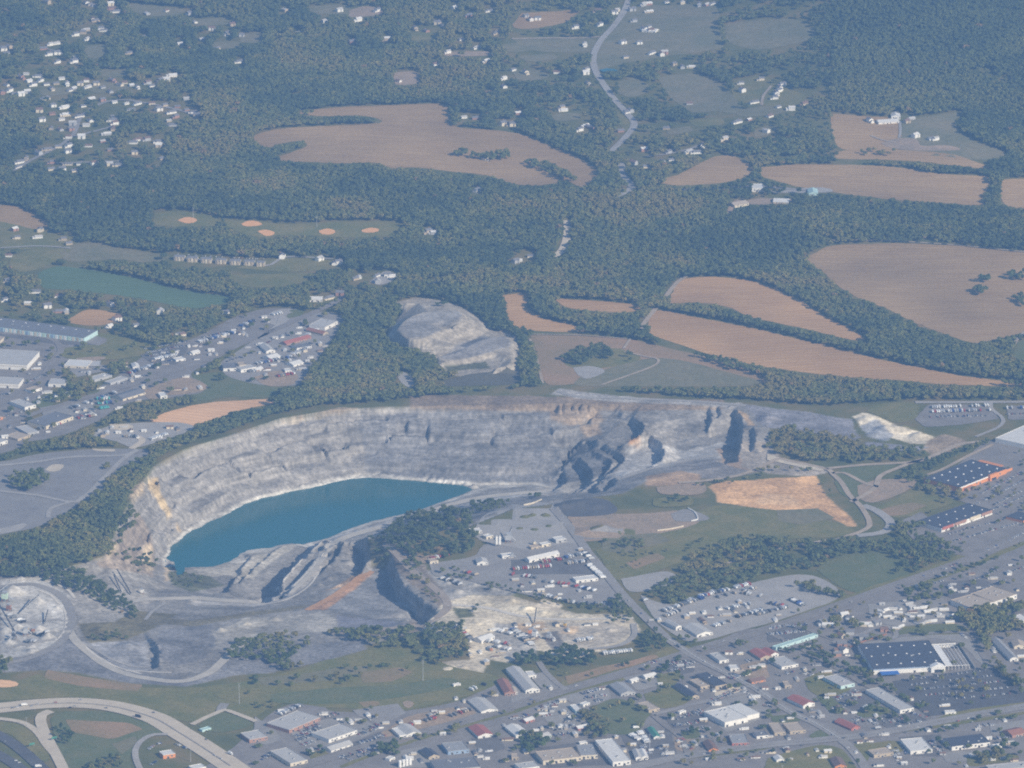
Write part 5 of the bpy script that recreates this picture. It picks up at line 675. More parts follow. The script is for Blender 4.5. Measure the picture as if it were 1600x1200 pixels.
BL = [ # tile, A, B, C, height, wall, roof, style, wins, doors, units, name, category, label
 (t2, (645, 1180), (742, 1152), (628, 1015), 7, 'white', 'white', 'flat', 2, 2, 3, 'warehouse', 'long narrow white-roofed warehouse running away from the bottom road'),
 (t2, (1280, 692), (1345, 672), (1215, 600), 7, 'tan', 'dark', 'flat', 2, 1, 2, 'store', 'tan store with long black roof and orange entrance by the sloping street'),
 (t2, (1178, 692), (1235, 682), (1165, 640), 5, 'tan', 'tan', 'flat', 2, 1, 1, 'shop', 'small tan flat-roofed shop left of the black-roofed tan store'),
 (t2, (1128, 755), (1170, 742), (1062, 670), 6, 'tan', 'dark', 'gable', 1, 1, 0, 'shed', 'long dark-roofed shed right of the worn grass lot'),
 (t2, (1165, 368), (1255, 345), (1165, 290), 6, 'white', 'pale', 'gable', 3, 2, 0, 'workshop', 'white-walled workshop with grey roof on the gravel lot'),
 (t2, (1030, 318), (1060, 308), (990, 272), 7, 'white', 'pale', 'gable', 1, 1, 0, 'shed', 'narrow white-fronted shed left of the workshop on the gravel lot'),
 (t2, (1305, 535), (1355, 520), (1290, 475), 5, 'white', 'pale', 'flat', 2, 1, 1, 'shop', 'low pale-roofed shop at the upper corner of the crossroads'),
 (t2, (1370, 585), (1420, 575), (1405, 553), 5, 'white', 'white', 'flat', 2, 1, 0, 'shop', 'small all-white box shop below the crossroads'),
 (t2, (1425, 618), (1490, 598), (1475, 575), 5, 'white', 'tan', 'flat', 2, 1, 0, 'shop', 'white shop with tan roof beside the small all-white box shop'),
 (t2, (1500, 658), (1585, 640), (1555, 622), 5, 'orange', 'brown', 'gable', 3, 1, 0, 'restaurant', 'orange-walled restaurant with brown hipped roof'),
 (t2, (1565, 515), (1625, 495), (1555, 450), 6, 'tan', 'red', 'gable', 2, 1, 0, 'restaurant', 'restaurant with bright red-orange roof near the crossroads'),
 (t2, (835, 630), (905, 612), (890, 595), 5, 'white', 'white', 'gable', 3, 1, 0, 'house', 'white house-like office by the upper side of the long grey-roofed garage'),
 (t2, (748, 655), (792, 640), (785, 625), 5, 'white', 'white', 'gable', 2, 1, 0, 'house', 'small white office left of the other white house-like office'),
 (t2, (690, 738), (772, 718), (700, 660), 6, 'grey', 'grey', 'gable', 2, 2, 0, 'garage', 'grey garage with blue-grey roof by the used car rows'),
 (t2, (858, 840), (922, 825), (850, 782), 5, 'tan', 'tan', 'flat', 2, 1, 1, 'shop', 'tan-roofed shop at the right tip of the small green field'),
 (t2, (410, 855), (440, 838), (402, 800), 5, 'cyan', 'white', 'flat', 1, 1, 0, 'shop', 'white-roofed shop with pale cyan end wall'),
 (t2, (445, 805), (487, 790), (472, 778), 4, 'white', 'white', 'flat', 2, 1, 0, 'shop', 'tiny white cabin among the used car rows'),
 (t2, (415, 950), (492, 932), (478, 915), 5, 'red', 'white', 'gable', 3, 1, 0, 'shop', 'white-roofed shop with red trim and red side wall'),
 (t2, (88, 905), (142, 888), (125, 870), 5, 'red', 'white', 'gable', 2, 1, 0, 'restaurant', 'small red-walled restaurant with white roof'),
 (t2, (48, 1010), (110, 978), (40, 922), 6, 'white', 'white', 'gable', 2, 1, 0, 'workshop', 'white-roofed workshop above the trees at the bottom road'),
 (t2, (193, 1005), (247, 988), (222, 965), 5, 'green', 'pale', 'gable', 2, 1, 0, 'shed', 'pale green shed with grey roof'),
 (t2, (195, 1155), (432, 1128), (402, 1068), 7, 'cream', 'tan', 'flat', 8, 4, 5, 'shopping strip', 'wide shopping strip with tan gravel roof and cream front'),
 (t2, (434, 1130), (535, 1115), (505, 1050), 7, 'cream', 'grey', 'flat', 4, 2, 2, 'store', 'grey-roofed store joined to the tan-roofed shopping strip'),
 (t2, (50, 1205), (172, 1188), (142, 1155), 6, 'white', 'pale', 'flat', 3, 1, 2, 'store', 'pale-roofed store cut by the bottom edge'),
 (t2, (0, 1142), (42, 1132), (38, 1108), 5, 'tan', 'tan', 'flat', 2, 1, 0, 'shop', 'small tan shop left of the wide shopping strip'),
 (t2, (775, 1135), (812, 1130), (790, 1080), 6, 'white', 'pale', 'gable', 1, 1, 0, 'shed', 'pale twin-roofed shed, left half'),
 (t2, (816, 1132), (852, 1125), (828, 1078), 6, 'white', 'white', 'gable', 1, 1, 0, 'shed', 'pale twin-roofed shed, right half'),
 (t2, (895, 1015), (927, 1000), (885, 942), 5, 'white', 'green', 'gable', 1, 1, 0, 'shop', 'shop with long dark green roof'),
 (t2, (1235, 1090), (1292, 1078), (1255, 1025), 5, 'orange', 'brown', 'gable', 2, 1, 0, 'restaurant', 'restaurant with orange front and brown roof by the bottom road'),
 (t2, (1378, 1050), (1480, 1040), (1455, 985), 5, 'red', 'grey', 'flat', 4, 1, 2, 'shop', 'grey-roofed shop with a red front band'),
 (t2, (1538, 1008), (1602, 992), (1575, 965), 5, 'white', 'slate', 'flat', 2, 1, 1, 'shop', 'white-fronted shop with slate roof right of the red-banded shop'),
 (t2, (95, 720), (172, 700), (48, 562), 7, 'white', 'pale', 'gable', 2, 2, 0, 'warehouse', 'long grey-roofed warehouse pointing down to the main road'),
 (t2, (105, 628), (152, 618), (132, 592), 5, 'white', 'white', 'flat', 1, 1, 0, 'shed', 'white lean-to shed right of the long grey-roofed warehouse'),
 (t2, (0, 730), (35, 722), (20, 690), 5, 'white', 'tan', 'gable', 2, 1, 0, 'shop', 'small shop left of the long grey-roofed warehouse'),
 (t1, (208, 962), (402, 882), (288, 828), 6, 'brick', 'pale', 'flat', 6, 3, 3, 'store', 'brick-walled store with wide pale grey roof near the grass slope'),
 (t1, (455, 1022), (632, 962), (565, 908), 6, 'white', 'pale', 'flat', 6, 2, 2, 'store', 'white-fronted store with grey flat roof behind the porch-roofed shop'),
 (t1, (470, 1085), (605, 1042), (590, 1010), 5, 'white', 'pale', 'gable', 4, 1, 0, 'shop', 'white porch-roofed shop with stepped gables'),
 (t1, (232, 1182), (322, 1148), (195, 1070), 6, 'cream', 'pale', 'flat', 3, 1, 2, 'store', 'cream shop with pale L-shaped roof by the lower left lot'),
 (t1, (-20, 1038), (72, 1002), (15, 960), 6, 'brick', 'pale', 'flat', 3, 1, 1, 'store', 'low store with brick front at the right edge of the highway bend'),
 (t1, (953, 998), (1032, 972), (965, 920), 6, 'white', 'pale', 'gable', 3, 1, 0, 'garage', 'white garage on the bare dirt lot, larger of the pair'),
 (t1, (905, 1005), (945, 990), (895, 945), 5, 'white', 'white', 'flat', 1, 1, 0, 'garage', 'white-roofed garage on the bare dirt lot, smaller of the pair'),
 (t1, (1420, 855), (1512, 828), (1430, 755), 5, 'white', 'pale', 'gable', 2, 1, 0, 'workshop', 'pale-roofed workshop with blue-grey roof panels above the main road'),
 (t1, (1410, 1015), (1482, 982), (1420, 925), 6, 'white', 'red', 'gable', 2, 1, 0, 'shop', 'white shop with red roof below the main road'),
 (t1, (1095, 1138), (1147, 1115), (1092, 1072), 6, 'tan', 'dark', 'gable', 1, 1, 0, 'house', 'tan house with black roof by the storage tanks'),
 (t1, (1215, 1115), (1332, 1082), (1290, 1030), 6, 'blue', 'grey', 'flat', 4, 2, 1, 'store', 'store with pale blue front and dark grey roof'),
 (t1, (1128, 1215), (1402, 1190), (1352, 1128), 7, 'grey', 'slate', 'flat', 7, 3, 4, 'store', 'big slate-roofed store at the bottom edge below the blue-fronted store'),
 (t1, (1565, 745), (1622, 722), (1572, 640), 6, 'brick', 'rust', 'gable', 2, 2, 0, 'warehouse', 'warehouse with rusty red roof at the end of the grass slope'),
 (t1, (1410, 400), (1492, 372), (1470, 345), 6, 'white', 'white', 'gable', 3, 2, 0, 'office', 'white gabled plant house in the sandy yard'),
 (t1, (835, 1145), (870, 1130), (850, 1118), 4, 'white', 'white', 'flat', 1, 1, 0, 'kiosk', 'tiny white kiosk by the row of cars along the main road'),
 (t3, (672, 602), (1108, 558), (1005, 402), 9, 'white', 'dark', 'flat', 0, 4, 4, 'superstore', 'huge store with slate black roof and white gabled entrance'),
 (t3, (1270, 200), (1412, 160), (1290, 108), 8, 'white', 'tan', 'flat', 4, 2, 4, 'warehouse', 'tan-roofed white warehouse by the trailer park, left half'),
 (t3, (1414, 160), (1556, 112), (1440, 52), 8, 'white', 'tan', 'flat', 4, 2, 4, 'warehouse', 'tan-roofed white warehouse by the trailer park, right half'),
 (t3, (1578, 295), (1645, 270), (1580, 238), 6, 'white', 'white', 'flat', 2, 1, 1, 'shop', 'white shop at the right edge below the tan-roofed warehouse'),
 (t3, (1525, 525), (1565, 508), (1445, 385), 6, 'white', 'grey', 'gable', 1, 1, 0, 'shed', 'long blue-grey roofed shed at the right edge'),
 (t3, (1548, 452), (1612, 432), (1595, 400), 6, 'cream', 'tan', 'gable', 2, 1, 0, 'shop', 'cream shop right of the long blue-grey shed'),
 (t3, (845, 850), (912, 822), (695, 695), 6, 'white', 'pale', 'flat', 3, 1, 3, 'shopping strip', 'long pale-roofed strip of shops below the slate-roofed store'),
 (t3, (470, 695), (542, 668), (432, 612), 6, 'cyan', 'pale', 'flat', 2, 1, 1, 'shop', 'pale-roofed shop with cyan end wall on the grass plot'),
 (t3, (230, 808), (292, 785), (190, 738), 7, 'white', 'red', 'gable', 2, 1, 0, 'shop', 'white two-storey shop with dark red roof by the green strip'),
 (t3, (98, 575), (190, 548), (105, 498), 5, 'white', 'pale', 'flat', 3, 1, 1, 'shop', 'low white-fronted shop below the red-roofed shop'),
 (t3, (28, 495), (67, 478), (8, 445), 6, 'white', 'red', 'gable', 1, 1, 0, 'shop', 'small shop with crimson roof left of the pale cyan roof'),
 (t3, (50, 448), (312, 365), (300, 352), 5, 'cyan', 'cyan', 'flat', 6, 2, 0, 'shed', 'long thin shed with pale cyan roof'),
 (t3, (112, 695), (147, 682), (130, 655), 5, 'tan', 'tan', 'flat', 1, 1, 0, 'shop', 'small tan cabin left of the dark red roof'),
 (t3, (903, 1108), (1028, 1082), (962, 1008), 6, 'white', 'white', 'flat', 3, 2, 3, 'store', 'white square store below the bottom road'),
 (t3, (1150, 1065), (1388, 1036), (1335, 985), 7, 'white', 'dark', 'flat', 6, 2, 3, 'store', 'white store with long blue-black roof below the bottom road'),
 (t3, (663, 1120), (785, 1102), (760, 1068), 5, 'tan', 'tan', 'flat', 3, 1, 1, 'shop', 'tan shop with pinkish roof below the bottom road'),
 (t3, (522, 950), (576, 935), (470, 888), 5, 'red', 'red', 'gable', 2, 1, 0, 'restaurant', 'small restaurant with bright red roof and walls'),
 (t3, (48, 990), (110, 975), (70, 915), 5, 'tan', 'tan', 'flat', 2, 1, 0, 'motel', 'tan motel wing, left arm of the U'),
 (t3, (150, 985), (236, 962), (190, 912), 5, 'tan', 'tan', 'flat', 3, 1, 0, 'motel', 'tan motel wing, right arm of the U'),
 (t3, (1408, 1068), (1462, 1058), (1448, 1040), 4, 'white', 'white', 'gable', 1, 1, 0, 'house', 'tiny white house right of the blue-black roofed store'),
 (t3, (58, 1152), (102, 1142), (80, 1118), 5, 'white', 'white', 'gable', 1, 1, 0, 'house', 'white house on the brown grass plot at the bottom'),
 (t3, (425, 1195), (492, 1180), (460, 1130), 5, 'orange', 'brown', 'gable', 2, 1, 0, 'restaurant', 'orange and brown restaurant at the bottom edge'),
 (t3, (1528, 990), (1612, 970), (1570, 935), 6, 'brick', 'rust', 'gable', 2, 1, 0, 'restaurant', 'brick restaurant with rusty roof at the lower right edge'),
 (t3, (1390, 1215), (1640, 1190), (1610, 1158), 7, 'grey', 'pale', 'flat', 4, 2, 3, 'store', 'grey flat-roofed store in the lower right corner'),
 (r4, (1200, 645), (1492, 528), (1312, 455), 9, 'orange', 'dark', 'flat', 2, 3, 0, 'superstore', 'huge store with slate roof and bright orange front'),
 (r4, (1085, 900), (1402, 788), (1265, 738), 8, 'white', 'dark', 'flat', 6, 4, 0, 'shopping strip', 'long slate-roofed store row with white and red fronts'),
 (r4, (1610, 380), (1790, 300), (1620, 250), 8, 'white', 'white', 'flat', 2, 1, 3, 'superstore', 'huge white-roofed building cut by the right edge'),
 (r4, (1590, 852), (1670, 822), (1560, 795), 5, 'orange', 'dark', 'flat', 2, 1, 1, 'restaurant', 'dark-roofed restaurant with orange front at the right edge'),
 (r3, (108, 1095), (296, 1052), (282, 1035), 7, 'white', 'white', 'gable', 5, 3, 0, 'workshop', 'long white truck workshop in the plant yard'),
 (r3, (185, 1005), (242, 995), (235, 982), 5, 'cream', 'white', 'flat', 2, 1, 0, 'shed', 'white cabin in the pale gravel yard'), (r3, (275, 975), (340, 965), (335, 945), 6, 'grey', 'white', 'flat', 2, 1, 0, 'weighhouse', 'white weighhouse at the head of the plant street'), (r3, (120, 1022), (180, 1012), (170, 1000), 4, 'tan', 'tan', 'flat', 2, 1, 0, 'shed', 'tan cabin left of the weighhouse'),
 (r2, (1340, 920), (1412, 915), (1408, 898), 5, 'white', 'white', 'flat', 3, 1, 0, 'office', 'white flat-roofed plant office beside the knoll'), (r2, (1440, 955), (1482, 945), (1475, 930), 5, 'cream', 'white', 'flat', 2, 1, 0, 'shed', 'cream control cabin left of the twin silos'), (r2, (1540, 1075), (1612, 1068), (1605, 1052), 5, 'white', 'white', 'flat', 3, 1, 0, 'workshop', 'white shed below the twin silos'), (r2, (1385, 1120), (1450, 1110), (1440, 1085), 6, 'white', 'pale', 'gable', 2, 1, 0, 'house', 'white gabled house at the edge of the plant yard'), (r2, (1088, 1108), (1140, 1102), (1135, 1085), 5, 'cream', 'cream', 'flat', 1, 1, 0, 'shed', 'cream machine shed right of the dark quarry face'),
 (t2, (400, 28), (538, 12), (530, -10), 5, 'white', 'white', 'flat', 4, 2, 0, 'shed', 'long low white shed beside the plant street'),
 (L1, (288, 262), (457, 200), (372, 160), 7, 'cream', 'slate', 'flat', 4, 3, 2, 'warehouse', 'slate-roofed warehouse with sunlit cream front in the industrial park'), (L1, (168, 150), (224, 128), (128, 92), 6, 'white', 'pale', 'flat', 2, 1, 1, 'warehouse', 'pale square warehouse left of the slate-roofed one'), (L1, (195, 42), (262, 22), (245, 5), 5, 'white', 'tan', 'flat', 2, 1, 0, 'shop', 'small white workshop with tan roof in the industrial park'), (L1, (768, 88), (910, 45), (885, 12), 6, 'cream', 'slate', 'gable', 4, 2, 0, 'warehouse', 'long low warehouse with cream front near the orange field'), (L1, (1000, 72), (1046, 72), (1030, 50), 5, 'white', 'white', 'flat', 1, 1, 0, 'shed', 'small white shed above the orange field'), (L1, (-20, 372), (48, 350), (10, 325), 6, 'white', 'pale', 'flat', 2, 1, 0, 'warehouse', 'pale warehouse at the left edge beside the woods'), (L1, (190, 318), (245, 295), (170, 255), 4, 'grey', 'pale', 'flat', 1, 1, 0, 'shed', 'flat pale shed beside the slate-roofed warehouse'), (L1, (110, 345), (190, 318), (130, 290), 4, 'tan', 'tan', 'flat', 2, 1, 0, 'shed', 'flat tan shed near the woods in the industrial park'), (L1, (-40, 215), (18, 205), (5, 190), 5, 'orange', 'tan', 'flat', 1, 1, 0, 'shop', 'orange-walled workshop at the left edge'),
 (L2, (-260, 810), (525, 912), (602, 862), 9, 'cyan', 'slate', 'flat', 0, 0, 5, 'warehouse', 'very long slate-roofed warehouse with cream and pale blue loading bays'), (L2, (-140, 1065), (168, 1082), (242, 995), 10, 'white', 'pale', 'flat', 0, 2, 3, 'warehouse', 'big white warehouse with pale roof at the left edge'), (L2, (-80, 1192), (115, 1202), (152, 1162), 8, 'white', 'pale', 'flat', 0, 2, 1, 'warehouse', 'white warehouse below the big white one at the left edge'), (L2, (-40, 930), (2, 928), (28, 905), 6, 'cream', 'tan', 'flat', 1, 1, 0, 'shed', 'cream building corner at the left edge'),
 (L2, (400, 1082), (545, 1090), (552, 1052), 5, 'cream', 'white', 'flat', 3, 2, 0, 'workshop', 'white-roofed workshop with cream front by the bend'), (L2, (548, 1090), (625, 1085), (630, 1055), 4, 'dark', 'pale', 'flat', 0, 4, 0, 'shed', 'open bay shed joined to the white-roofed workshop'), (L2, (305, 1190), (402, 1200), (420, 1168), 6, 'white', 'pale', 'flat', 2, 1, 1, 'workshop', 'pale workshop below the bend'), (L2, (1400, 1115), (1480, 1098), (1470, 1065), 6, 'white', 'slate', 'flat', 2, 1, 0, 'warehouse', 'white-fronted slate roof building, left of a pair beside the hedge'), (L2, (1505, 1110), (1602, 1092), (1595, 1072), 6, 'white', 'pale', 'flat', 3, 1, 0, 'warehouse', 'white-fronted building, right of the pair beside the hedge'), (L2, (835, 1098), (872, 1088), (860, 1066), 5, 'white', 'white', 'gable', 1, 1, 0, 'shop', 'small white gabled shop on the yard road'), (L2, (1100, 1050), (1160, 1040), (1150, 1025), 4, 'white', 'white', 'flat', 2, 1, 0, 'shop', 'white shop in the car auction yard'), (L2, (1205, 1005), (1250, 992), (1235, 980), 5, 'white', 'white', 'gable', 1, 1, 0, 'shop', 'white shop beside the road above the car auction yard'), (L2, (590, 1175), (700, 1145), (690, 1120), 4, 'grey', 'pale', 'flat', 2, 1, 0, 'shed', 'long pale shed along the yard road'), (L2, (690, 1195), (800, 1160), (790, 1140), 4, 'grey', 'pale', 'flat', 2, 1, 0, 'shed', 'second long pale shed along the yard road'),
 (m2, (335, 668), (415, 668), (412, 648), 6, 'white', 'white', 'gable', 3, 2, 0, 'shed', 'white shed at the edge of the woods'), (m2, (430, 845), (510, 805), (455, 768), 7, 'white', 'pale', 'flat', 2, 1, 1, 'warehouse', 'pale grey-roofed warehouse beside the woods'), (m2, (425, 885), (452, 872), (345, 845), 5, 'tan', 'rust', 'gable', 1, 1, 0, 'shed', 'narrow rusty-roofed shed below the pale warehouse'), (m2, (190, 945), (345, 902), (330, 885), 5, 'brick', 'red', 'gable', 3, 2, 0, 'shed', 'long shed with brick red roof in the grey yard'), (m2, (255, 975), (347, 960), (340, 938), 5, 'white', 'slate', 'flat', 3, 1, 0, 'shed', 'white-fronted shed below the brick red roof'), (m2, (65, 992), (120, 985), (75, 945), 6, 'white', 'pale', 'gable', 1, 1, 0, 'shed', 'pale gabled shed, upper of two in the grey yard'), (m2, (92, 1038), (155, 1020), (125, 998), 6, 'white', 'white', 'gable', 1, 1, 0, 'shed', 'white gabled shed, lower of two in the grey yard'), (m2, (235, 1078), (297, 1060), (270, 1038), 5, 'white', 'white', 'gable', 1, 1, 0, 'shed', 'white shed near the orange dirt in the grey yard'), (m2, (5, 1112), (45, 1095), (30, 1082), 5, 'white', 'white', 'gable', 1, 1, 0, 'shed', 'white shed at the left of the grey yard'), (m2, (185, 1122), (225, 1115), (215, 1100), 4, 'white', 'white', 'flat', 1, 1, 0, 'shed', 'small white shed at the lower edge of the grey yard'), (m2, (-100, 1085), (-60, 1078), (-75, 1062), 4, 'cream', 'tan', 'flat', 1, 1, 0, 'shed', 'cream shed at the left tip of the grey yard'), (m2, (5, 1120), (20, 1115), (15, 1105), 4, 'tan', 'rust', 'flat', 1, 1, 0, 'hut', 'tiny rusty hut by the hedge of the grey yard'),
]
BLD = {}
for (t, A, B, C, h, wl, rf, st, wn, dr, un, nm, lb) in BL:
    cat = nm; o = building(nm.replace(' ', '_'), lb, cat, t(A), t(B), t(C), h, wl if wl in WM else 'cream', rf if rf in RM else 'tan', st, wn, dr, un); BLD[lb] = o
def dims(o): return o['_dims'][0], o['_dims'][1], o['_dims'][2]
# the slate-roofed superstore: gabled entrance, blue canopy, garden yard, skylights
o = BLD['huge store with slate black roof and white gabled entrance']; w, d, h = dims(o); X, Y = w/2, d/2
g = MB(); g.box(X-22, X-2, -Y-5, -Y-.05, 0, 8); i = len(g.v); g.v += [(X-24, -Y-5.4, 8.02), (X, -Y-5.4, 8.02), (X-12, -Y-5.4, 13), (X-24, -Y+6, 8.02), (X, -Y+6, 8.02), (X-12, -Y+6, 13)]; g.f += [[i, i+1, i+2], [i+3, i+5, i+4], [i, i+2, i+5, i+3], [i+1, i+4, i+5, i+2]]; g.m += [0]*4
g = g.build('entrance_gable', M_trim, o); MB().box(X-17, X-7, -Y-5.15, -Y-5.02, .2, 5).build('entrance_glass', M_glass, g); wing(o, 'canopy', -X+9, -X+36, -Y-14, -Y-.1, 4.2, 4.9, RM['blue']); wing(o, 'front_band', -X+.4, X-23, -Y-.3, -Y-.03, h-1.9, h-.55, WM['blue'])
for k in range(5): wing(o, 'bollard_sign', X-50+k*4, X-49.4+k*4, -Y-3, -Y-2.6, 0, 1.4, M_trim)
for a in range(6):
    for b in range(3): part('skylight', ME_sky, o, (-X+w*(a+.5)/6, -Y+d*(b+.5)/3+(a % 2)*4, h-.3), (1.4, 1.4, 1.6))
gy_ = MB()
for k in range(8): gy_.box(X+.1+k*5.2, X+.7+k*5.2, -Y+2, Y-14, h-3.2, h-2.6).box(X+.2+k*5.2, X+.6+k*5.2, -Y+2, -Y+2.4, 0, h-3.2)
gy_.box(X+.1, X+37, -Y+2.5, -Y+3, h-2.6, h-2).box(X+.1, X+37, Y-14.6, Y-14.1, h-2.6, h-2).box(X+.1, X+12, -Y+4, Y-16, h-2.55, h-2.35); gy_.build('garden_yard_frame', M_trim, o); wing(o, 'garden_yard_wall', X+.1, X+38, Y-12, Y-11.4, 0, h-2, WM['white']); wing(o, 'loading_wall', X+44, X+44.6, -Y-2, Y-4, 0, 4.5, WM['grey'])
# the orange-fronted superstore
o = BLD['huge store with slate roof and bright orange front']; w, d, h = dims(o); X, Y = w/2, d/2
e_ = wing(o, 'entrance_portal', X*.2, X*.2+22, -Y-4, -Y-.05, 0, h+1.6, WM['orange']); MB().box(X*.2+5, X*.2+17, -Y-4.15, -Y-4.02, .2, 4.5).build('entrance_glass', M_glass, e_); wing(o, 'front_band', -X+.4, X*.2-.5, -Y-.35, -Y-.03, h-2.6, h-.55, M_trim); wing(o, 'side_annex', X*.05, X*.05+26, -Y-9, -Y-.1, 0, 4.6, RM['rust']) if False else None
wing(o, 'garden_yard_canopy', X+.1, X+20, -Y+20, Y-6, 4.6, 5.2, WM['orange']); wing(o, 'garden_yard_wall', X+.1, X+20, -Y+3, -Y+3.5, 0, 5, WM['orange']); wing(o, 'tool_rental_annex', -X+10, -X+30, -Y-7, -Y-.1, 0, 4.8, WM['brick'])
for a in range(6):
    for b in range(3): part('skylight', ME_sky, o, (-X+w*(a+.5)/6+(b % 2)*5, -Y+d*(b+.5)/3, h-.3), (1.6, 1.6, 1.6))
o = BLD['long slate-roofed store row with white and red fronts']; w, d, h = dims(o); X, Y = w/2, d/2
for k, (a, b, m_) in enumerate(((-.98, -.55, 'red'), (-.5, -.05, 'brick'), (.1, .5, 'cream'), (.56, .97, 'brick'))): wing(o, 'shop_front', X*a, X*b, -Y-1.6, -Y-.03, h-3.6, h+.8, WM[m_])
for a in range(6):
    for b in range(2): part('skylight', ME_sky, o, (-X+w*(a+.5)/6+(b % 2)*5, -Y+d*(b+.5)/2, h-.3), (1.3, 1.3, 1.4))
o = BLD['very long slate-roofed warehouse with cream and pale blue loading bays']; w, d, h = dims(o); X, Y = w/2, d/2
for k in range(30):
    a = -X+w*(k+.15)/30; wing(o, 'loading_bay', a, a+w/30*.6, -Y-.35, -Y-.03, .5, h-1.2, WM[('cream', 'white', 'green', 'cream', 'blue', 'white')[k % 6] if k % 7 else 'tan'])
for a in range(10): part('skylight', ME_sky, o, (-X+w*(a+.5)/10, Y*.6, h-.3), (1.5, 1.5, 1))
for lb in ('big white warehouse with pale roof at the left edge', 'white warehouse below the big white one at the left edge'):
    o = BLD[lb]; w, d, h = dims(o); X, Y = w/2, d/2; wing(o, 'eave_band', -X-.2, X+.2, -Y-.3, -Y-.03, h-3.6, h-3, WM['tan'])
o = building('store', 'store with wide white flat roof and white walls beside a full car park', 'store', t2((1335, 918)), t2((1475, 882)), t2((1345, 815)), 8, 'white', 'white', 'flat', 0, 3, 6); w, d, h = dims(o); X, Y = w/2, d/2
MB().box(X+.02, X+24, -Y+6, Y+2, -1, h-.6).build('store_wing', WM['white'], o); MB().box(X+.03, X+24.2, -Y+5.8, Y+2.2, h-.59, h-.1).build('wing_roof', RM['white'], o)
for o in list(BLD.values())+[o]: del o['_dims']
# apartment blocks: two-storey terraces with grey gables
for k, (x, y) in enumerate([(281, 402), (301, 404), (323, 405.5), (346, 407), (368, 408.5), (390, 409.5), (408, 411)]):
    X_, Y_, Z_ = (float(v) for v in zg(x, y+4, zt)); e = empty('apartment_block', (X_, Y_, Z_), -.12); tag(e, 'tan-fronted apartment block with grey gables, '+['leftmost', '2nd from left', '3rd from left', 'middle one', '3rd from right', '2nd from right', 'rightmost'][k]+' of the terrace row', 'apartments', 'terraced apartment blocks by the woods')
    hw = 9.5 if k < 6 else 7
    MB().house(-hw, hw, -6, 6, -1, 6.5, 9.5).build('wall', WM['cream'], e); MB().gable(-hw, hw, -6, 6, 6.5, 9.5).build('roof', RM['slate'], e)
    for q in (-1, 0, 1): MB().box(q*5.6-1.6, q*5.6+1.6, -7.2, -6.02, -.5, 7.4).build('front_bay', WM['tan' if q else 'cream'], e); part('window', ME_win, e, (q*5.6+2.6, -6.02, 3.6), (1.2, 1, 1.5))
    footmask(Vector((X_, Y_)), Vector((1, -.12)).normalized(), 2*hw, 14, Z_, 8); maskpoly([(x-16, y-6), (x+16, y-6), (x+16, y+14), (x-16, y+14)])
# ---------------------------------------------------------------- houses far off
HW = {}
def house_mesh(k):
    r = random.Random(90+k); w = r.uniform(12, 16); d = r.uniform(8.5, 10.5); h = (3.4, 5.6, 5.8, 3.6)[k]; rise = d*.24
    a = MB().house(-w/2, w/2, -d/2, d/2, -1, h, h+rise)
    if k in (1, 3): a.house(-w/2-5, -w/2-.02, -d/2+1, d/2-1, -1, 2.8, 4.2)
    if k == 2: a.box(w*.1, w*.4, -d/2-2.4, -d/2-.02, -1, 5.4)
    b = MB().gable(-w/2, w/2, -d/2, d/2, h, h+rise)
    if k in (1, 3): b.gable(-w/2-5, -w/2-.6, -d/2+1, d/2-1, 2.8, 4.2, ov=.3)
    if k == 2: b.box(w*.1-.2, w*.4+.2, -d/2-2.7, -d/2-.55, 5.42, 5.7)
    c = MB().box(w*.2, w*.2+1, .8, 1.9, h+rise*.3, h+rise+1.3)
    return a, b, c
HM = [house_mesh(k) for k in range(4)]; WK = ['white', 'white', 'cream', 'white', 'tan', 'brick', 'white', 'grey']; RK = ['slate', 'brown', 'pale', 'slate', 'white', 'slate']
def hm(k, wl, rf):
    if (k, wl, rf) not in HW: HW[(k, wl, rf)] = (HM[k][0].mesh('wall', [WM[wl]]), HM[k][1].mesh('roof', [RM[rf]]), HM[k][2].mesh('chimney', [WM['brick']]))
    return HW[(k, wl, rf)]
CW = {'white': 'white', 'cream': 'cream', 'tan': 'tan', 'brick': 'brick', 'grey': 'grey', 'slate': 'slate grey', 'brown': 'brown', 'pale': 'pale grey', 'red': 'red'}
def ordn(n): return str(n)+('th' if 10 <= n % 100 <= 20 else {1: 'st', 2: 'nd', 3: 'rd'}.get(n % 10, 'th'))
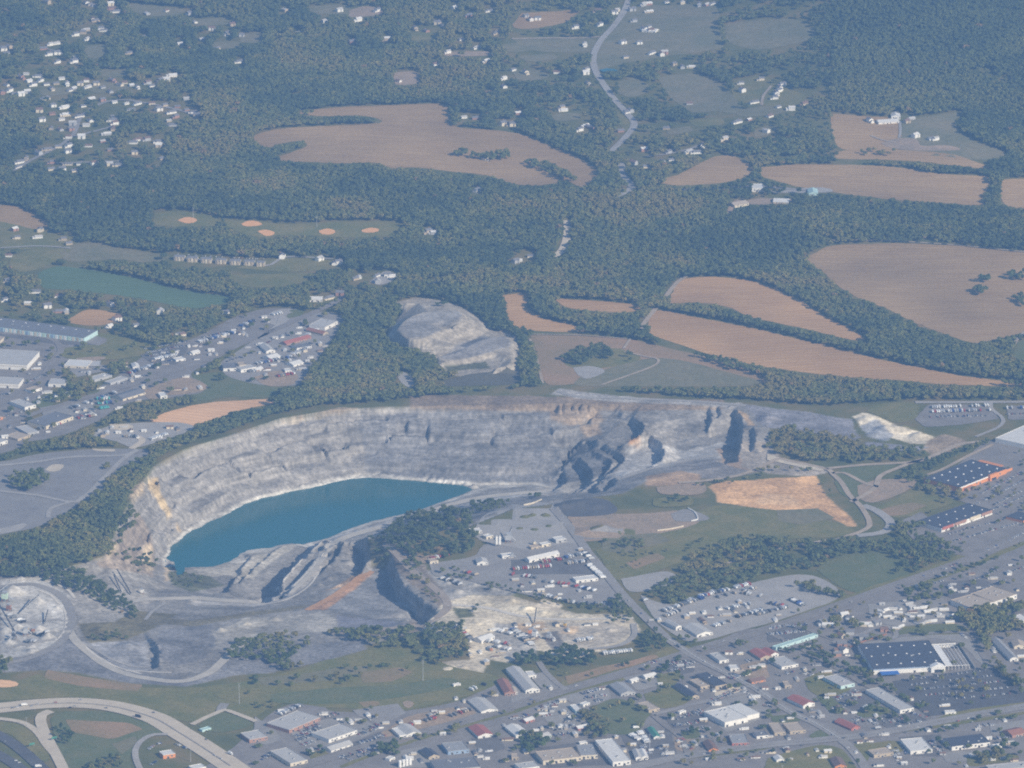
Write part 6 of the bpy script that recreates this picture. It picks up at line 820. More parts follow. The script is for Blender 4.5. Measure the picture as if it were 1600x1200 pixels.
CL = [
 (T(0, 0), 'top left roadside hamlet', [(295, 10), (540, 15), (562, 22), (582, 28), (690, 22), (700, 46), (728, 66), (600, 122), (582, 118), (540, 180), (632, 176), (652, 184), (520, 200), (475, 212), (545, 240)]),
 (T(0, 0), 'hamlet by the left tan clearing', [(20, 305), (55, 290), (40, 335), (270, 298), (315, 272), (352, 265), (308, 335), (355, 328), (475, 355), (465, 380), (360, 382)]),
 (T(0, 0), 'upper subdivision street', [(165, 455), (240, 470), (255, 497), (210, 525), (40, 525), (15, 575), (90, 578), (130, 586), (325, 548), (350, 515), (435, 558), (385, 485), (500, 520), (540, 500), (550, 536), (690, 566), (700, 500), (750, 525), (820, 525), (925, 512), (130, 480), (180, 500), (290, 520), (420, 520), (460, 545), (600, 520), (640, 540), (780, 510), (860, 540), (950, 530), (60, 560), (170, 570), (1000, 500), (1040, 495), (1080, 466), (285, 610)]),
 (T(0, 0), 'middle subdivision streets', [(570, 622), (640, 620), (715, 632), (520, 656), (790, 640), (860, 640), (825, 677), (950, 640), (990, 680), (1030, 655), (1110, 660), (1165, 680), (1210, 695), (1075, 695), (1100, 724), (1232, 718), (1055, 748), (1080, 775), (330, 655), (405, 665), (245, 688), (325, 705), (415, 712), (260, 746), (385, 740), (500, 720), (565, 748), (540, 777), (455, 770), (705, 745), (720, 766), (705, 797), (320, 796), (378, 804), (440, 804), (670, 830), (510, 852), (430, 854)]),
 (T(0, 0), 'lower subdivision streets', [(640, 876), (555, 905), (430, 906), (365, 911), (300, 928), (240, 956), (425, 943), (690, 930), (840, 951), (835, 885), (865, 866), (920, 866), (1000, 880), (990, 907), (1005, 986), (165, 986), (125, 1006), (115, 1036), (330, 1011), (430, 1019), (500, 1018), (585, 1016), (685, 1022), (745, 1026), (320, 1051), (385, 1056), (465, 1061)]),
 (T(0, 0), 'woods beyond the subdivision', [(1220, 132), (1325, 176), (1420, 206), (1510, 216), (1125, 265), (805, 325), (920, 79), (1165, 610), (980, 120), (1040, 60), (1180, 80), (1260, 240), (1450, 150), (1360, 300), (1500, 380), (900, 230)]),
 (T(400, 0), 'woods above the big tan field', [(425, 128), (995, 175), (1065, 187), (1135, 140), (1165, 152), (1380, 290), (1120, 395), (890, 500), (1550, 485), (1550, 536), (1450, 576), (180, 60), (260, 200), (520, 60), (640, 120), (760, 60), (820, 240), (1240, 40), (1330, 90), (1460, 60), (1500, 200), (1280, 240), (1440, 380), (1200, 320), (600, 260)]),
 (T(400, 0), 'right end of big tan field', [(1300, 726), (1370, 732), (1540, 771), (1590, 771), (1430, 990), (1380, 1190)]),
 (T(800, 0), 'houses along the upper highway', [(85, 95), (120, 117), (160, 112), (400, 165), (540, 66), (550, 148), (640, 75), (655, 60), (765, 125), (455, 275), (820, 25), (850, 18), (965, 6), (1065, 13), (1170, 25), (1215, 24), (1255, 15), (750, 56), (860, 66)]),
 (T(800, 0), 'farmsteads on pale upper meadow', [(825, 180), (870, 187), (855, 160), (795, 263), (690, 261), (710, 351), (875, 323), (935, 336), (952, 326), (1010, 396), (1065, 413), (1125, 411)]),
 (T(800, 0), 'woods left of upper highway', [(85, 449), (5, 430), (280, 446), (465, 429), (460, 452), (475, 511), (325, 682), (310, 668), (40, 701), (5, 775), (460, 779), (482, 787), (425, 806), (740, 690), (715, 697), (680, 811)]),
 (T(800, 0), 'vale right of upper highway', [(1435, 515), (1440, 562), (1520, 632), (1560, 490), (1110, 641), (965, 796), (825, 932), (980, 946), (1105, 942), (1155, 946), (1195, 907), (1330, 866), (1410, 756), (1480, 741), (1590, 816), (940, 1006), (760, 1016), (840, 1036), (995, 992)]),
 (T(1200, 0), 'row of five up the slope', [(92, 524), (75, 546), (68, 563), (52, 582), (45, 607)]),
 (T(1200, 0), 'upper right paddock farms', [(228, 649), (150, 676), (65, 661), (10, 719), (635, 749), (865, 756), (897, 734), (920, 846), (1050, 863), (1018, 861)]),
 (T(0, 300), 'fields at the left edge', [(55, 391), (110, 281), (250, 236), (90, 231), (240, 276), (400, 291), (430, 316), (45, 551), (30, 671)]),
 (T(0, 300), 'homes above the long warehouse', [(225, 619), (365, 641), (175, 691), (295, 711), (370, 741), (415, 741), (1000, 746), (690, 701), (850, 826), (730, 791), (685, 836), (1410, 746), (1140, 891)]),
 (T(400, 300), 'wood edge above spoil heap', [(395, 416), (515, 436), (490, 441), (620, 536), (645, 526), (755, 516), (820, 516), (850, 519), (760, 557), (525, 633), (460, 656), (160, 401)]),
 (T(400, 300), 'clearing under central woods', [(1075, 244), (1110, 251), (1645, 420), (1620, 430), (1715, 395)]),
 (T(1200, 900), 'trailer park', [(705, 215), (740, 205), (780, 200), (820, 195), (700, 240), (745, 250), (780, 255), (815, 225), (880, 170), (890, 205), (930, 195), (975, 190), (1000, 215), (1040, 205), (1060, 230), (1100, 205), (1080, 245), (1140, 245), (1135, 285), (960, 295), (930, 290), (1000, 280), (1030, 275), (880, 240), (910, 250), (850, 270), (830, 310), (800, 320)]),
 (T(1200, 900), 'lanes left of the trailer park', [(475, 245), (440, 240), (510, 260), (375, 305), (340, 290), (470, 345), (510, 355), (455, 375), (610, 300), (640, 300), (675, 295), (725, 335), (600, 385), (535, 405), (460, 430), (440, 460), (430, 490), (470, 465)]),
]
NH = 0
for t, nm, pts in CL:
    q = sorted([t(p) for p in pts]); cnt = {}; it = []
    for x, y in q:
        NH += 1; r = random.Random(NH*13); k = r.randrange(4); wl = WK[r.randrange(8)]; rf = RK[r.randrange(6)]
        if 'row of five' in nm: k, wl, rf = 1, 'white', 'slate'
        if nm == 'trailer park': k = 0; wl = ('white', 'white', 'cream', 'grey')[r.randrange(4)]; rf = ('white', 'pale')[r.randrange(2)]
        key = (wl, rf); cnt[key] = cnt.get(key, 0)+1; it.append((x, y, k, wl, rf, cnt[key], r))
    for x, y, k, wl, rf, n, r in it:
        X_, Y_, Z_ = (float(v) for v in zg(x, y+3, zt)); e = empty('mobile_home' if nm == 'trailer park' else 'house', (X_, Y_, Z_-.1), r.uniform(-.1, .95)+(0 if r.random() < .8 else 1.57))
        of = '' if cnt[(wl, rf)] == 1 else ordn(n)+' such from left, '
        tag(e, f'{CW[wl]} {"mobile home" if "trailer" in nm else "house"}, {CW[rf]} roof, {of}{nm}', 'mobile home' if nm == 'trailer park' else 'house', nm)
        m_ = hm(k, wl, rf); s = r.uniform(.82, 1.08); e.scale = (s, s*.62, s*.8) if nm == 'trailer park' else (s, s, s*1.1); part('wall', m_[0], e); rr = part('roof', m_[1], e); 
        if nm != 'trailer park': part('chimney', m_[2], rr)
        maskpoly([(x-8, y-5), (x+8, y-5), (x+10, y+8), (x-10, y+8)], MASK if y > 300 or r.random() < .8 else BASEM)
# small sheds and cabins between the larger town buildings
SHEDS = [(t1, 'lower left dealer lots', [(430, 860), (520, 890), (160, 840), (1120, 860), (1090, 872), (905, 915), (810, 916), (985, 1110), (1030, 1150), (960, 1140), (1370, 1100), (1400, 1125), (1550, 930), (1590, 960), (1560, 1150), (1350, 1040), (1470, 730), (1500, 742), (1330, 450), (1340, 490), (1250, 762), (1300, 780), (640, 905), (700, 870), (750, 1100)]),
 (t2, 'middle town lots', [(265, 810), (320, 852), (370, 880), (340, 900), (205, 825), (165, 832), (190, 820), (240, 697), (560, 700), (300, 940), (395, 990), (440, 1040), (650, 1005), (930, 970), (940, 1000), (985, 1105), (1040, 1030), (870, 272), (1090, 255), (1125, 230), (1200, 226), (1180, 270), (1200, 286), (520, 297), (1050, 556), (1120, 562), (1080, 692), (1180, 712), (1262, 712), (1370, 692), (1510, 780), (1290, 302), (1470, 190), (1390, 210), (920, 272), (280, 302), (350, 330), (100, 302), (1200, 1000), (1140, 1040), (1090, 1060), (1000, 880), (960, 1060), (1560, 560), (1580, 700), (1450, 700), (700, 1090), (20, 880), (150, 960), (560, 960)]),
 (t3, 'lower right town lots', [(45, 270), (65, 240), (330, 632), (372, 596), (290, 842), (320, 850), (480, 850), (640, 902), (600, 996), (730, 986), (755, 1070), (850, 1170), (1000, 962), (1380, 1012), (1240, 1185), (15, 1000), (120, 1092), (25, 1100), (350, 1130), (1580, 500), (1560, 182), (1390, 412), (1410, 462), (1545, 1150), (930, 62), (880, 92), (1240, 76), (1140, 72), (60, 700), (180, 640), (560, 740), (610, 830), (820, 930), (1120, 940), (1480, 900), (1040, 1060), (1090, 1110), (700, 1180), (550, 1100)]),
 (L2, 'car auction strip', [(1130, 880), (1150, 902), (1520, 880), (1540, 890), (1430, 880), (1290, 920), (1380, 940), (1310, 1015), (1350, 1010), (1230, 1040), (1100, 1000), (1180, 960), (1020, 1000), (960, 1050), (910, 1100), (780, 1085), (860, 1150), (980, 1090), (1040, 1070), (740, 1190), (820, 1170), (540, 1180), (520, 1120), (650, 1150), (1460, 860), (1400, 900), (1250, 960), (1200, 1010)]),
 (L1, 'industrial park yards', [(330, 180), (530, 160), (550, 190), (520, 210), (460, 130), (350, 100), (420, 60), (650, 10), (750, 150), (870, 100), (1110, 30), (1160, 32), (1250, 20), (640, 320), (700, 270), (780, 265), (860, 330), (950, 345), (1060, 270), (1110, 276), (300, 295), (150, 235), (60, 260), (20, 205), (620, 290), (670, 300), (740, 300), (820, 290), (900, 290), (980, 300), (1000, 330), (480, 170), (420, 220), (100, 190), (30, 330)]),
 (m2, 'grey wood-side yard', [(50, 780), (75, 802), (120, 910), (165, 900), (400, 950), (440, 960), (345, 1030), (305, 990), (180, 985), (30, 950), (20, 1000), (210, 1050), (110, 1080), (310, 1110), (60, 1140), (260, 1000), (140, 1050), (400, 990)]),
 (t2, 'plant and truck yards', [(20, 20), (60, 60), (130, 40), (180, 90), (240, 60), (300, 110), (100, 90), (420, 90), (480, 130), (330, 60), (160, 310), (210, 330), (130, 330), (260, 390), (60, 370), (20, 300), (470, 300), (1240, 250), (1300, 200), (1340, 240), (1420, 160)]), (t1, 'sandy yard', [(1400, 470), (1460, 450), (1500, 500), (1540, 470), (1340, 400), (1580, 420), (1440, 540), (1250, 310), (1300, 330), (1560, 330), (1500, 330)])]
def infill(nm, poly, n, seed):
    r = random.Random(seed); out = []; P = np.array(poly, float)
    while len(out) < n:
        a, b_ = r.uniform(P[:, 0].min(), P[:, 0].max()), r.uniform(P[:, 1].min(), P[:, 1].max()); X = np.array([a-6, a, a+6, a, a]); Y = np.array([b_, b_, b_, b_-4, b_+4])
        if inpoly(X, Y, P).all() and not (900 < a < 1085 and 1072 < b_ < 1152) and not (inmask(X, Y, BASEM) | inmask(X, Y, ROADM)).any() and all(abs(a-c)+2*abs(b_-d) > 16 for c, d in out): out.append((a, b_))
    SHEDS.append((lambda p: p, nm, out))
infill('back lots of the town', [(640, 1112), (1000, 1048), (1100, 1018), (1390, 925), (1390, 1060), (1600, 1130), (1600, 1195), (420, 1195), (470, 1120)], 75, 5); infill('left industrial strip', [(0, 545), (90, 560), (230, 560), (420, 490), (520, 490), (480, 580), (330, 590), (150, 650), (20, 685), (0, 640)], 35, 6); infill('right edge lots', [(1400, 930), (1600, 860), (1600, 950), (1490, 950), (1440, 985)], 14, 8)
for t, nm, pts in SHEDS:
    cnt = {}; it = []
    for p in sorted(pts):
        x, y = t(p); r = random.Random(int(x*31+y*17)); wl = ('white', 'white', 'cream', 'tan', 'white', 'grey')[r.randrange(6)]; rf = ('white', 'pale', 'slate', 'brown', 'pale', 'white')[r.randrange(6)]; k = r.randrange(4); cnt[(wl, rf)] = cnt.get((wl, rf), 0)+1; it.append((x, y, wl, rf, cnt[(wl, rf)], k, r))
    for x, y, wl, rf, n, k, r in it:
        X_, Y_, Z_ = (float(v) for v in zg(x, y+2, zt)); e = empty('shed', (X_, Y_, Z_+.3), r.choice((.18, 1.75))+r.uniform(-.1, .1)); s = r.uniform(.5, .85); e.scale = (s, s*.9, s*.8); m_ = hm(k, wl, rf); part('wall', m_[0], e); part('roof', m_[1], e)
        tag(e, f'small {CW[wl]} shed, {CW[rf]} roof, {"" if cnt[(wl, rf)] == 1 else ordn(n)+" such from left, "}{nm}', 'shed', 'small sheds of the '+nm); maskpoly([(x-5, y-4), (x+5, y-4), (x+6, y+4), (x-6, y+4)], BASEM)
# barns and halls among the fields
for A, B, C, h, wl, rf, st, lb, nm in [
 ((1373, 190.5), (1405, 188.5), (1404, 184), 6, 'white', 'white', 'gable', 'long low white barn at the upper right farm', 'barn'), ((1393, 182), (1407, 181), (1406, 176), 8, 'white', 'white', 'gable', 'square white barn behind the long low white barn', 'barn'),
 ((1175, 294), (1193, 294), (1192, 287), 8, 'white', 'white', 'flat', 'white hall beside the road below the tan field', 'hall'), ((1263, 302), (1278, 301), (1277, 294), 6, 'cyan', 'cyan', 'gable', 'pale blue-roofed hall right of the white hall', 'hall'), ((1208, 314), (1232, 315), (1230, 309), 5, 'cream', 'white', 'gable', 'wide cream barn at the edge of the dark woods', 'barn'),
 ((1003, 46), (1024, 48), (1023, 44), 6, 'white', 'white', 'gable', 'long white barn on the pale upper meadow', 'barn'), ((1148, 320), (1170, 316), (1165, 311), 6, 'cream', 'tan', 'gable', 'cream farmhouse on the bare bank in the central woods', 'farmhouse')]:
    o = building(nm, lb, nm, A, B, C, h, wl, rf, st, 3, 1, 0); del o['_dims']

# ---------------------------------------------------------------- plant machinery, tanks, poles
def place(px, py): return tuple(float(v) for v in zg(px, py, zt))
for k, x in enumerate((775.5, 780.5)):
    e = empty('silo', place(x, 854)); tag(e, 'tall pale cement silo, '+('left' if k == 0 else 'right')+' one of the twin pair', 'silo', 'twin cement silos'); MB().cyl(0, 0, 4, 17, 2.0, n=16).cyl(0, 0, 2.2, 4, .7, 2.0, n=16).build('barrel', M_trim, e); MB().cyl(0, 0, 17, 18.2, 2.0, .7, n=16).build('cap', M_steel, e)
    for sx, sy in ((1, 1), (1, -1), (-1, 1), (-1, -1)): MB().box(sx*1.4-.15, sx*1.4+.15, sy*1.4-.15, sy*1.4+.15, -.5, 4.4).build('leg', M_steel, e)
for k in range(4):
    e = empty('storage_tank', place(625+k*5.2, 1199-k*1.2)); tag(e, 'upright white storage tank, '+['leftmost', '2nd from left', '3rd from left', 'rightmost'][k]+' of the four at the bottom edge', 'tank', 'white storage tanks'); MB().cyl(0, 0, -.3, 10, 2.3, n=16).build('barrel', M_trim, e); MB().cyl(0, 0, 10, 10.8, 2.3, .5, n=16).build('cap', M_trim, e)
def conveyor(p0, z0, p1, z1, label, legs=3):
    a = place(*p0); b = place(*p1); e = empty('conveyor', a); tag(e, label, 'conveyor'); v = Vector(b)-Vector(a); A = Vector((0, 0, z0)); B = Vector((v.x, v.y, v.z+z1))
    MB().bar(A, B, 1.6, 1.1).build('truss', M_steel, e); MB().bar(A+Vector((0, 0, .75)), B+Vector((0, 0, .75)), 1.2, .25).build('belt', M_dark, e)
    for k in range(legs):
        p = A.lerp(B, (k+.6)/legs); g = float(zt(a[0]+p.x, a[1]+p.y))-a[2]; m_ = MB()
        for s in (-1, 1): m_.bar((p.x+s*1.2, p.y, g-.3), (p.x+s*.5, p.y, p.z-.5), .35)
        m_.build('trestle', M_steel, e)
conveyor((205, 930), 2, (183, 898), 9, 'long dark conveyor on the upper gravel ledge, right of two'); conveyor((190, 928), 2, (178, 905), 7, 'dark conveyor on the upper gravel ledge, left of two'); conveyor((30, 960), 2, (62, 944), 14, 'rusty conveyor rising to the pointed stockpile at the crushing plant'); conveyor((0, 955), 9, (24, 990), 2, 'dark conveyor sloping down across the crushing plant'); conveyor((-5, 928), 2, (15, 918), 8, 'conveyor at the far left of the crushing plant'); conveyor((70, 975), 2, (75, 960), 7, 'short conveyor in the middle of the crushing plant', 2); conveyor((790, 846), 2, (800, 838), 15, 'batching conveyor right of the twin silos', 2); conveyor((835, 975), 2, (838, 962), 12, 'pale conveyor in the sandy yard', 2)
def plant(name, px, py, s, label, mc, cat='machine'):
    e = empty(name, place(px, py), random.uniform(-.5, .5)); e.scale = (s, s, s); tag(e, label, cat)
    MB().box(-3, 3, -2.5, 2.5, 3.5, 8.5).build('housing', mc, e); MB().box(-1.8, 1.8, -1.6, 1.6, 8.5, 10.8, taper=-.8).build('hopper', M_steel, e); MB().bar((3, 0, 7), (8, 0, 2.5), 1.2).build('chute', M_steel, e)
    m_ = MB()
    for sx in (-1, 1):
        for sy in (-1, 1): m_.box(sx*2.6-.25, sx*2.6+.25, sy*2.1-.25, sy*2.1+.25, -.5, 3.5)
    m_.build('frame', M_rust, e)
for nm, x, y, s, lb, mc in [('crusher', 8, 940, 1.5, 'green-roofed crusher house at the left edge', WM['green']), ('crusher', 14, 955, 1.1, 'orange crusher below the green-roofed crusher house', M_rust), ('screening_tower', 40, 993, 1.2, 'grey screening tower amid the crushing plant', M_steel), ('screening_tower', 22, 998, 1.0, 'dark screening tower left of the grey one', WM['dark']), ('screening_tower', 52, 990, .9, 'rusty screening tower right of the grey one', M_rust), ('crusher', 222, 928, .8, 'white crusher beside the gravel pile on the upper ledge', WM['white']), ('crusher', 183, 940, .6, 'white and orange crusher at the scrub edge', WM['white']), ('batching_plant', 794, 848, 1.5, 'dark batching tower right of the twin silos', M_steel), ('batching_plant', 836, 998, 1.3, 'pale batching tower in the sandy yard', M_trim), ('batching_plant', 828, 992, .9, 'orange batching hopper in the sandy yard', WM['orange']), ('crusher', 883, 980, .7, 'small crusher in the sandy yard', M_yel), ('batching_plant', 858, 1000, 1.1, 'grey batching tower over the dark pit in the sandy yard', M_steel), ('crusher', 800, 872, .8, 'small loading hopper in the plant yard', M_steel), ('crusher', 835, 852, .7, 'cream loading hopper beside the weighhouse cabins', WM['cream']), ('screening_tower', 768, 1018, .6, 'orange hopper in the lower sandy yard', WM['orange']), ('screening_tower', 130, 905, .5, 'small hopper left of the two dark conveyors', M_steel)]: plant(nm, x, y, s, lb, mc)
def pole(px, py, h, label, arms=1, name='utility_pole', cat='utility pole', m_=None):
    e = empty(name, place(px, py)); tag(e, label, cat); MB().cyl(0, 0, -.5, h, .45, .2, 8).build('pole', m_ or M_steel, e)
    for k in range(arms): MB().box(-2, 2, -.12, .12, h-1-k*2.4, h-.7-k*2.4).build('crossarm', m_ or M_steel, e)
pole(661, 1064, 33, 'tall pale power pole on the grass slope left of the white trailer', 3); pole(374, 1101, 33, 'tall pale power pole near the highway access road', 3); pole(1015, 1170, 22, 'tall sign pole right of the RV rows', 1, 'sign_pole', 'sign pole'); pole(1222, 1212, 16, 'pale pole at the bottom edge', 1); pole(859, 1115, 20, 'light pole among the white and red vans', 1, 'light_pole', 'light pole'); pole(298, 1190, 20, 'slim sign pole at the filling station', 1, 'sign_pole', 'sign pole'); pole(1515, 905, 14, 'white pole beside the main road at right', 1); pole(51, 960, 16, 'pale mast in the crushing plant', 1, 'mast', 'mast'); pole(42, 1135, 14, 'slim lamp pole in the ramp fork', 1, 'light_pole', 'light pole'); pole(495, 355, 22, 'floodlight pole behind the ball fields', 2, 'floodlight_pole', 'light pole'); pole(302, 340, 20, 'floodlight pole behind the leftmost ball field', 2, 'floodlight_pole', 'light pole')
# highway sign gantries, filling station canopy, long retaining blocks
for px, py, lb in ((85, 1158, 'green highway sign on the concrete ramp'), (50, 1168, 'green highway sign over the dark highway')):
    e = empty('highway_sign', place(px, py), .5); tag(e, lb, 'road sign'); MB().box(-4, 4, -.1, .1, 4, 7).build('sign_panel', RM['green'], e)
    for s in (-3.4, 3.4): MB().box(s-.15, s+.15, -.1+.25, .1+.25, -.5, 7).build('post', M_steel, e)
for A, B, C, h, wl, rf, lb, nm in [((255, 1180), (274, 1177), (268, 1171), 6, 'orange', 'white', 'white-roofed filling station shop with orange side', 'filling station'), ((302, 1202), (322, 1198), (318, 1192), 6, 'white', 'white', 'white canopy cut by the bottom edge near the filling station', 'canopy'), ((316, 1141), (330, 1137), (328, 1134), 3, 'cyan', 'cyan', 'small pale shed inside the access road loop', 'shed'), ((709, 1070), (720, 1068), (719, 1066), 3.5, 'white', 'white', 'white trailer parked on the grass slope', 'trailer'), ((1062, 1113), (1072, 1110), (1071, 1107.5), 4, 'white', 'white', 'white box trailer on the middle lane', 'trailer'), ((1477, 1113), (1494, 1112), (1493, 1109), 4, 'white', 'white', 'white box trailer beside the bottom road grass', 'trailer'), ((906, 1161), (918, 1159.5), (917, 1157), 4, 'white', 'white', 'white box trailer behind the shopping strip', 'trailer')]:
    o = building(nm.replace(' ', '_'), lb, nm, A, B, C, h, wl, rf, 'flat', 1, 1, 0); del o['_dims']
def blockwall(pts, h, lb, m_):
    P = smooth_line(pts); x, y, z = zg(P[:, 0], P[:, 1], zt); Q = resample(np.stack([x, y], 1), 4); m0 = MB()
    for a, b in zip(Q[:-1], Q[1:]): m0.bar((a[0], a[1], float(zt(*a))+h/2-.3), (b[0], b[1], float(zt(*b))+h/2-.3), 1.6, h)
    tag(m0.build('block_wall', m_), lb, 'wall')
blockwall([(1027, 830), (1050, 827), (1068, 823)], 2.5, 'straight pale block wall at the foot of the storage yard', WM['cream']); blockwall([(1075, 795), (1086, 802), (1090, 812), (1080, 815)], 2.5, 'curved pale block wall around the grey bay', WM['white']); blockwall([(818, 790), (832, 787), (846, 781)], 2.5, 'pale block wall above the gravel stockpiles', WM['cream']); blockwall([(1328, 1012), (1350, 1003), (1385, 992)], 2.6, 'long rust-brown fence wall behind the slate-roofed store', M_rust)
# ---------------------------------------------------------------- trees
def foliage():
    m = bpy.data.materials.new('foliage'); m.use_nodes = True; nt = m.node_tree; b = nt.nodes['Principled BSDF']; L = nt.links.new
    a = nt.nodes.new('ShaderNodeAttribute'); a.attribute_type = 'INSTANCER'; a.attribute_name = 'tint'
    oi = nt.nodes.new('ShaderNodeObjectInfo'); ad = nt.nodes.new('ShaderNodeMath'); ad.operation = 'ADD'
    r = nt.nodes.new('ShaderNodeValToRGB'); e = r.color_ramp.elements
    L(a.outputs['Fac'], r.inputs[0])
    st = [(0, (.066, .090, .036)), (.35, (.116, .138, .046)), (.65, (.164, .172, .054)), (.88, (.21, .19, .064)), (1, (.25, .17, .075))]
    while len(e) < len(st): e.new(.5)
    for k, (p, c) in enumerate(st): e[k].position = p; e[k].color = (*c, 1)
    n = nt.nodes.new('ShaderNodeTexNoise'); n.inputs['Scale'].default_value = .45; g = nt.nodes.new('ShaderNodeNewGeometry'); L(g.outputs['Position'], n.inputs['Vector'])
    mr = nt.nodes.new('ShaderNodeMapRange'); mr.inputs[1].default_value = .3; mr.inputs[2].default_value = .7; mr.inputs[3].default_value = .7; mr.inputs[4].default_value = 1.35; L(n.outputs[0], mr.inputs[0])
    v = nt.nodes.new('ShaderNodeVectorMath'); v.operation = 'MULTIPLY'; L(r.outputs[0], v.inputs[0]); L(mr.outputs[0], v.inputs[1])
    L(v.outputs[0], b.inputs['Base Color']); b.inputs['Roughness'].default_value = .8; b.inputs['Specular IOR Level'].default_value = .15
    return m
def crown_mesh(seed, lobes, quads, flat=.8, s0=.9, s1=1.7, m=None):
    """unit crown: radius 5 m, height about 12 m, base of the crown 3 m up"""
    r = np.random.default_rng(seed); V = []; F = []
    for k in range(lobes):
        ang = r.uniform(0, 6.28); rad = 3.4*math.sqrt(r.uniform(0, 1)) if k else 0; zc = 7.2+r.uniform(-2.2, 2.8)*(1-.45*rad/3.4); c = np.array([rad*math.cos(ang), rad*math.sin(ang), zc]); lr = r.uniform(1.5, 2.5)
        for q in range(quads):
            n = r.normal(size=3); n[2] = abs(n[2])*.9+n[2]*.25; n /= np.linalg.norm(n); p = c+n*lr*np.array([1, 1, flat])*r.uniform(.75, 1.05)
            n = n+r.normal(size=3)*.35; n /= np.linalg.norm(n); t = np.cross(n, r.normal(size=3)); t /= np.linalg.norm(t); u = np.cross(n, t); s = r.uniform(s0, s1)/2
            i = len(V); V += [tuple(p+s*(a*t+b_*u*.8)) for a, b_ in ((-1, -1), (1, -1), (1, 1), (-1, 1))]; F.append([i, i+1, i+2, i+3])
    me = bpy.data.meshes.new('crown'); me.from_pydata([tuple(map(float, v)) for v in V], [], F); me.materials.append(m); me.update(); return me
M_leaf = foliage()
protos = bpy.data.collections.new('tree_prototypes')           # never linked to the scene: only its meshes are used
for k in range(6):
    o = bpy.data.objects.new('tree_kind', crown_mesh(40+k, 11+k % 3, 26, m=M_leaf)); protos.objects.link(o)
def scatter(name, P, scl, tint):
    me = bpy.data.meshes.new(name); n = len(P); me.vertices.add(n); me.vertices.foreach_set('co', P.astype(np.float32).ravel())
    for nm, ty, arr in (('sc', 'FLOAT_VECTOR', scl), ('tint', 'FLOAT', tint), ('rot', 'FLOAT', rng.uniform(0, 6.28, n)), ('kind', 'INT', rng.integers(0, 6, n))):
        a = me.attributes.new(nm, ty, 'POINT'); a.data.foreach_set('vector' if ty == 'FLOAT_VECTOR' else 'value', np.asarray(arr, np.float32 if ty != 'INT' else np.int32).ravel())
    o = bpy.data.objects.new(name, me); COL.objects.link(o)
    ng = bpy.data.node_groups.new(name, 'GeometryNodeTree'); ng.interface.new_socket('Geometry', in_out='INPUT', socket_type='NodeSocketGeometry'); ng.interface.new_socket('Geometry', in_out='OUTPUT', socket_type='NodeSocketGeometry')
    N = ng.nodes.new; gi = N('NodeGroupInput'); go = N('NodeGroupOutput'); ip = N('GeometryNodeInstanceOnPoints'); ci = N('GeometryNodeCollectionInfo'); L = ng.links.new
    ci.inputs['Collection'].default_value = protos; ci.inputs['Separate Children'].default_value = True; ci.inputs['Reset Children'].default_value = True
    def na(nm, ty):
        q = N('GeometryNodeInputNamedAttribute'); q.data_type = ty; q.inputs['Name'].default_value = nm; return q.outputs['Attribute']
    cx_ = N('ShaderNodeCombineXYZ'); L(na('rot', 'FLOAT'), cx_.inputs[2]); L(gi.outputs[0], ip.inputs['Points']); L(ci.outputs[0], ip.inputs['Instance']); ip.inputs['Pick Instance'].default_value = True
    L(na('kind', 'INT'), ip.inputs['Instance Index']); L(cx_.outputs[0], ip.inputs['Rotation']); L(na('sc', 'FLOAT_VECTOR'), ip.inputs['Scale']); L(ip.outputs[0], go.inputs[0])
    md = o.modifiers.new('trees', 'NODES'); md.node_group = ng; return tag(o, kind='stuff')
WILD = [(-280, -140), (1880, -140), (1880, 625), (1430, 626), (1300, 636), (1180, 628), (1000, 616), (900, 608), (830, 606), (660, 622), (600, 630), (520, 634), (440, 648), (360, 676), (290, 697), (240, 722), (205, 770), (165, 862), (130, 888), (60, 905), (0, 905), (-280, 905)]
SPARSE = [([(0, 60), (300, 110), (320, 180), (260, 260), (60, 275), (0, 270)], .62), ([(0, 0), (190, 0), (200, 60), (0, 100)], .7), ([(780, 0), (1300, 0), (1300, 250), (1000, 260), (940, 240), (780, 130)], .40), ([(0, 330), (120, 360), (120, 520), (0, 500)], .55), ([(120, 470), (380, 480), (420, 480), (300, 530), (180, 530)], .65), ([(480, 420), (620, 420), (620, 470), (480, 480)], .7)]
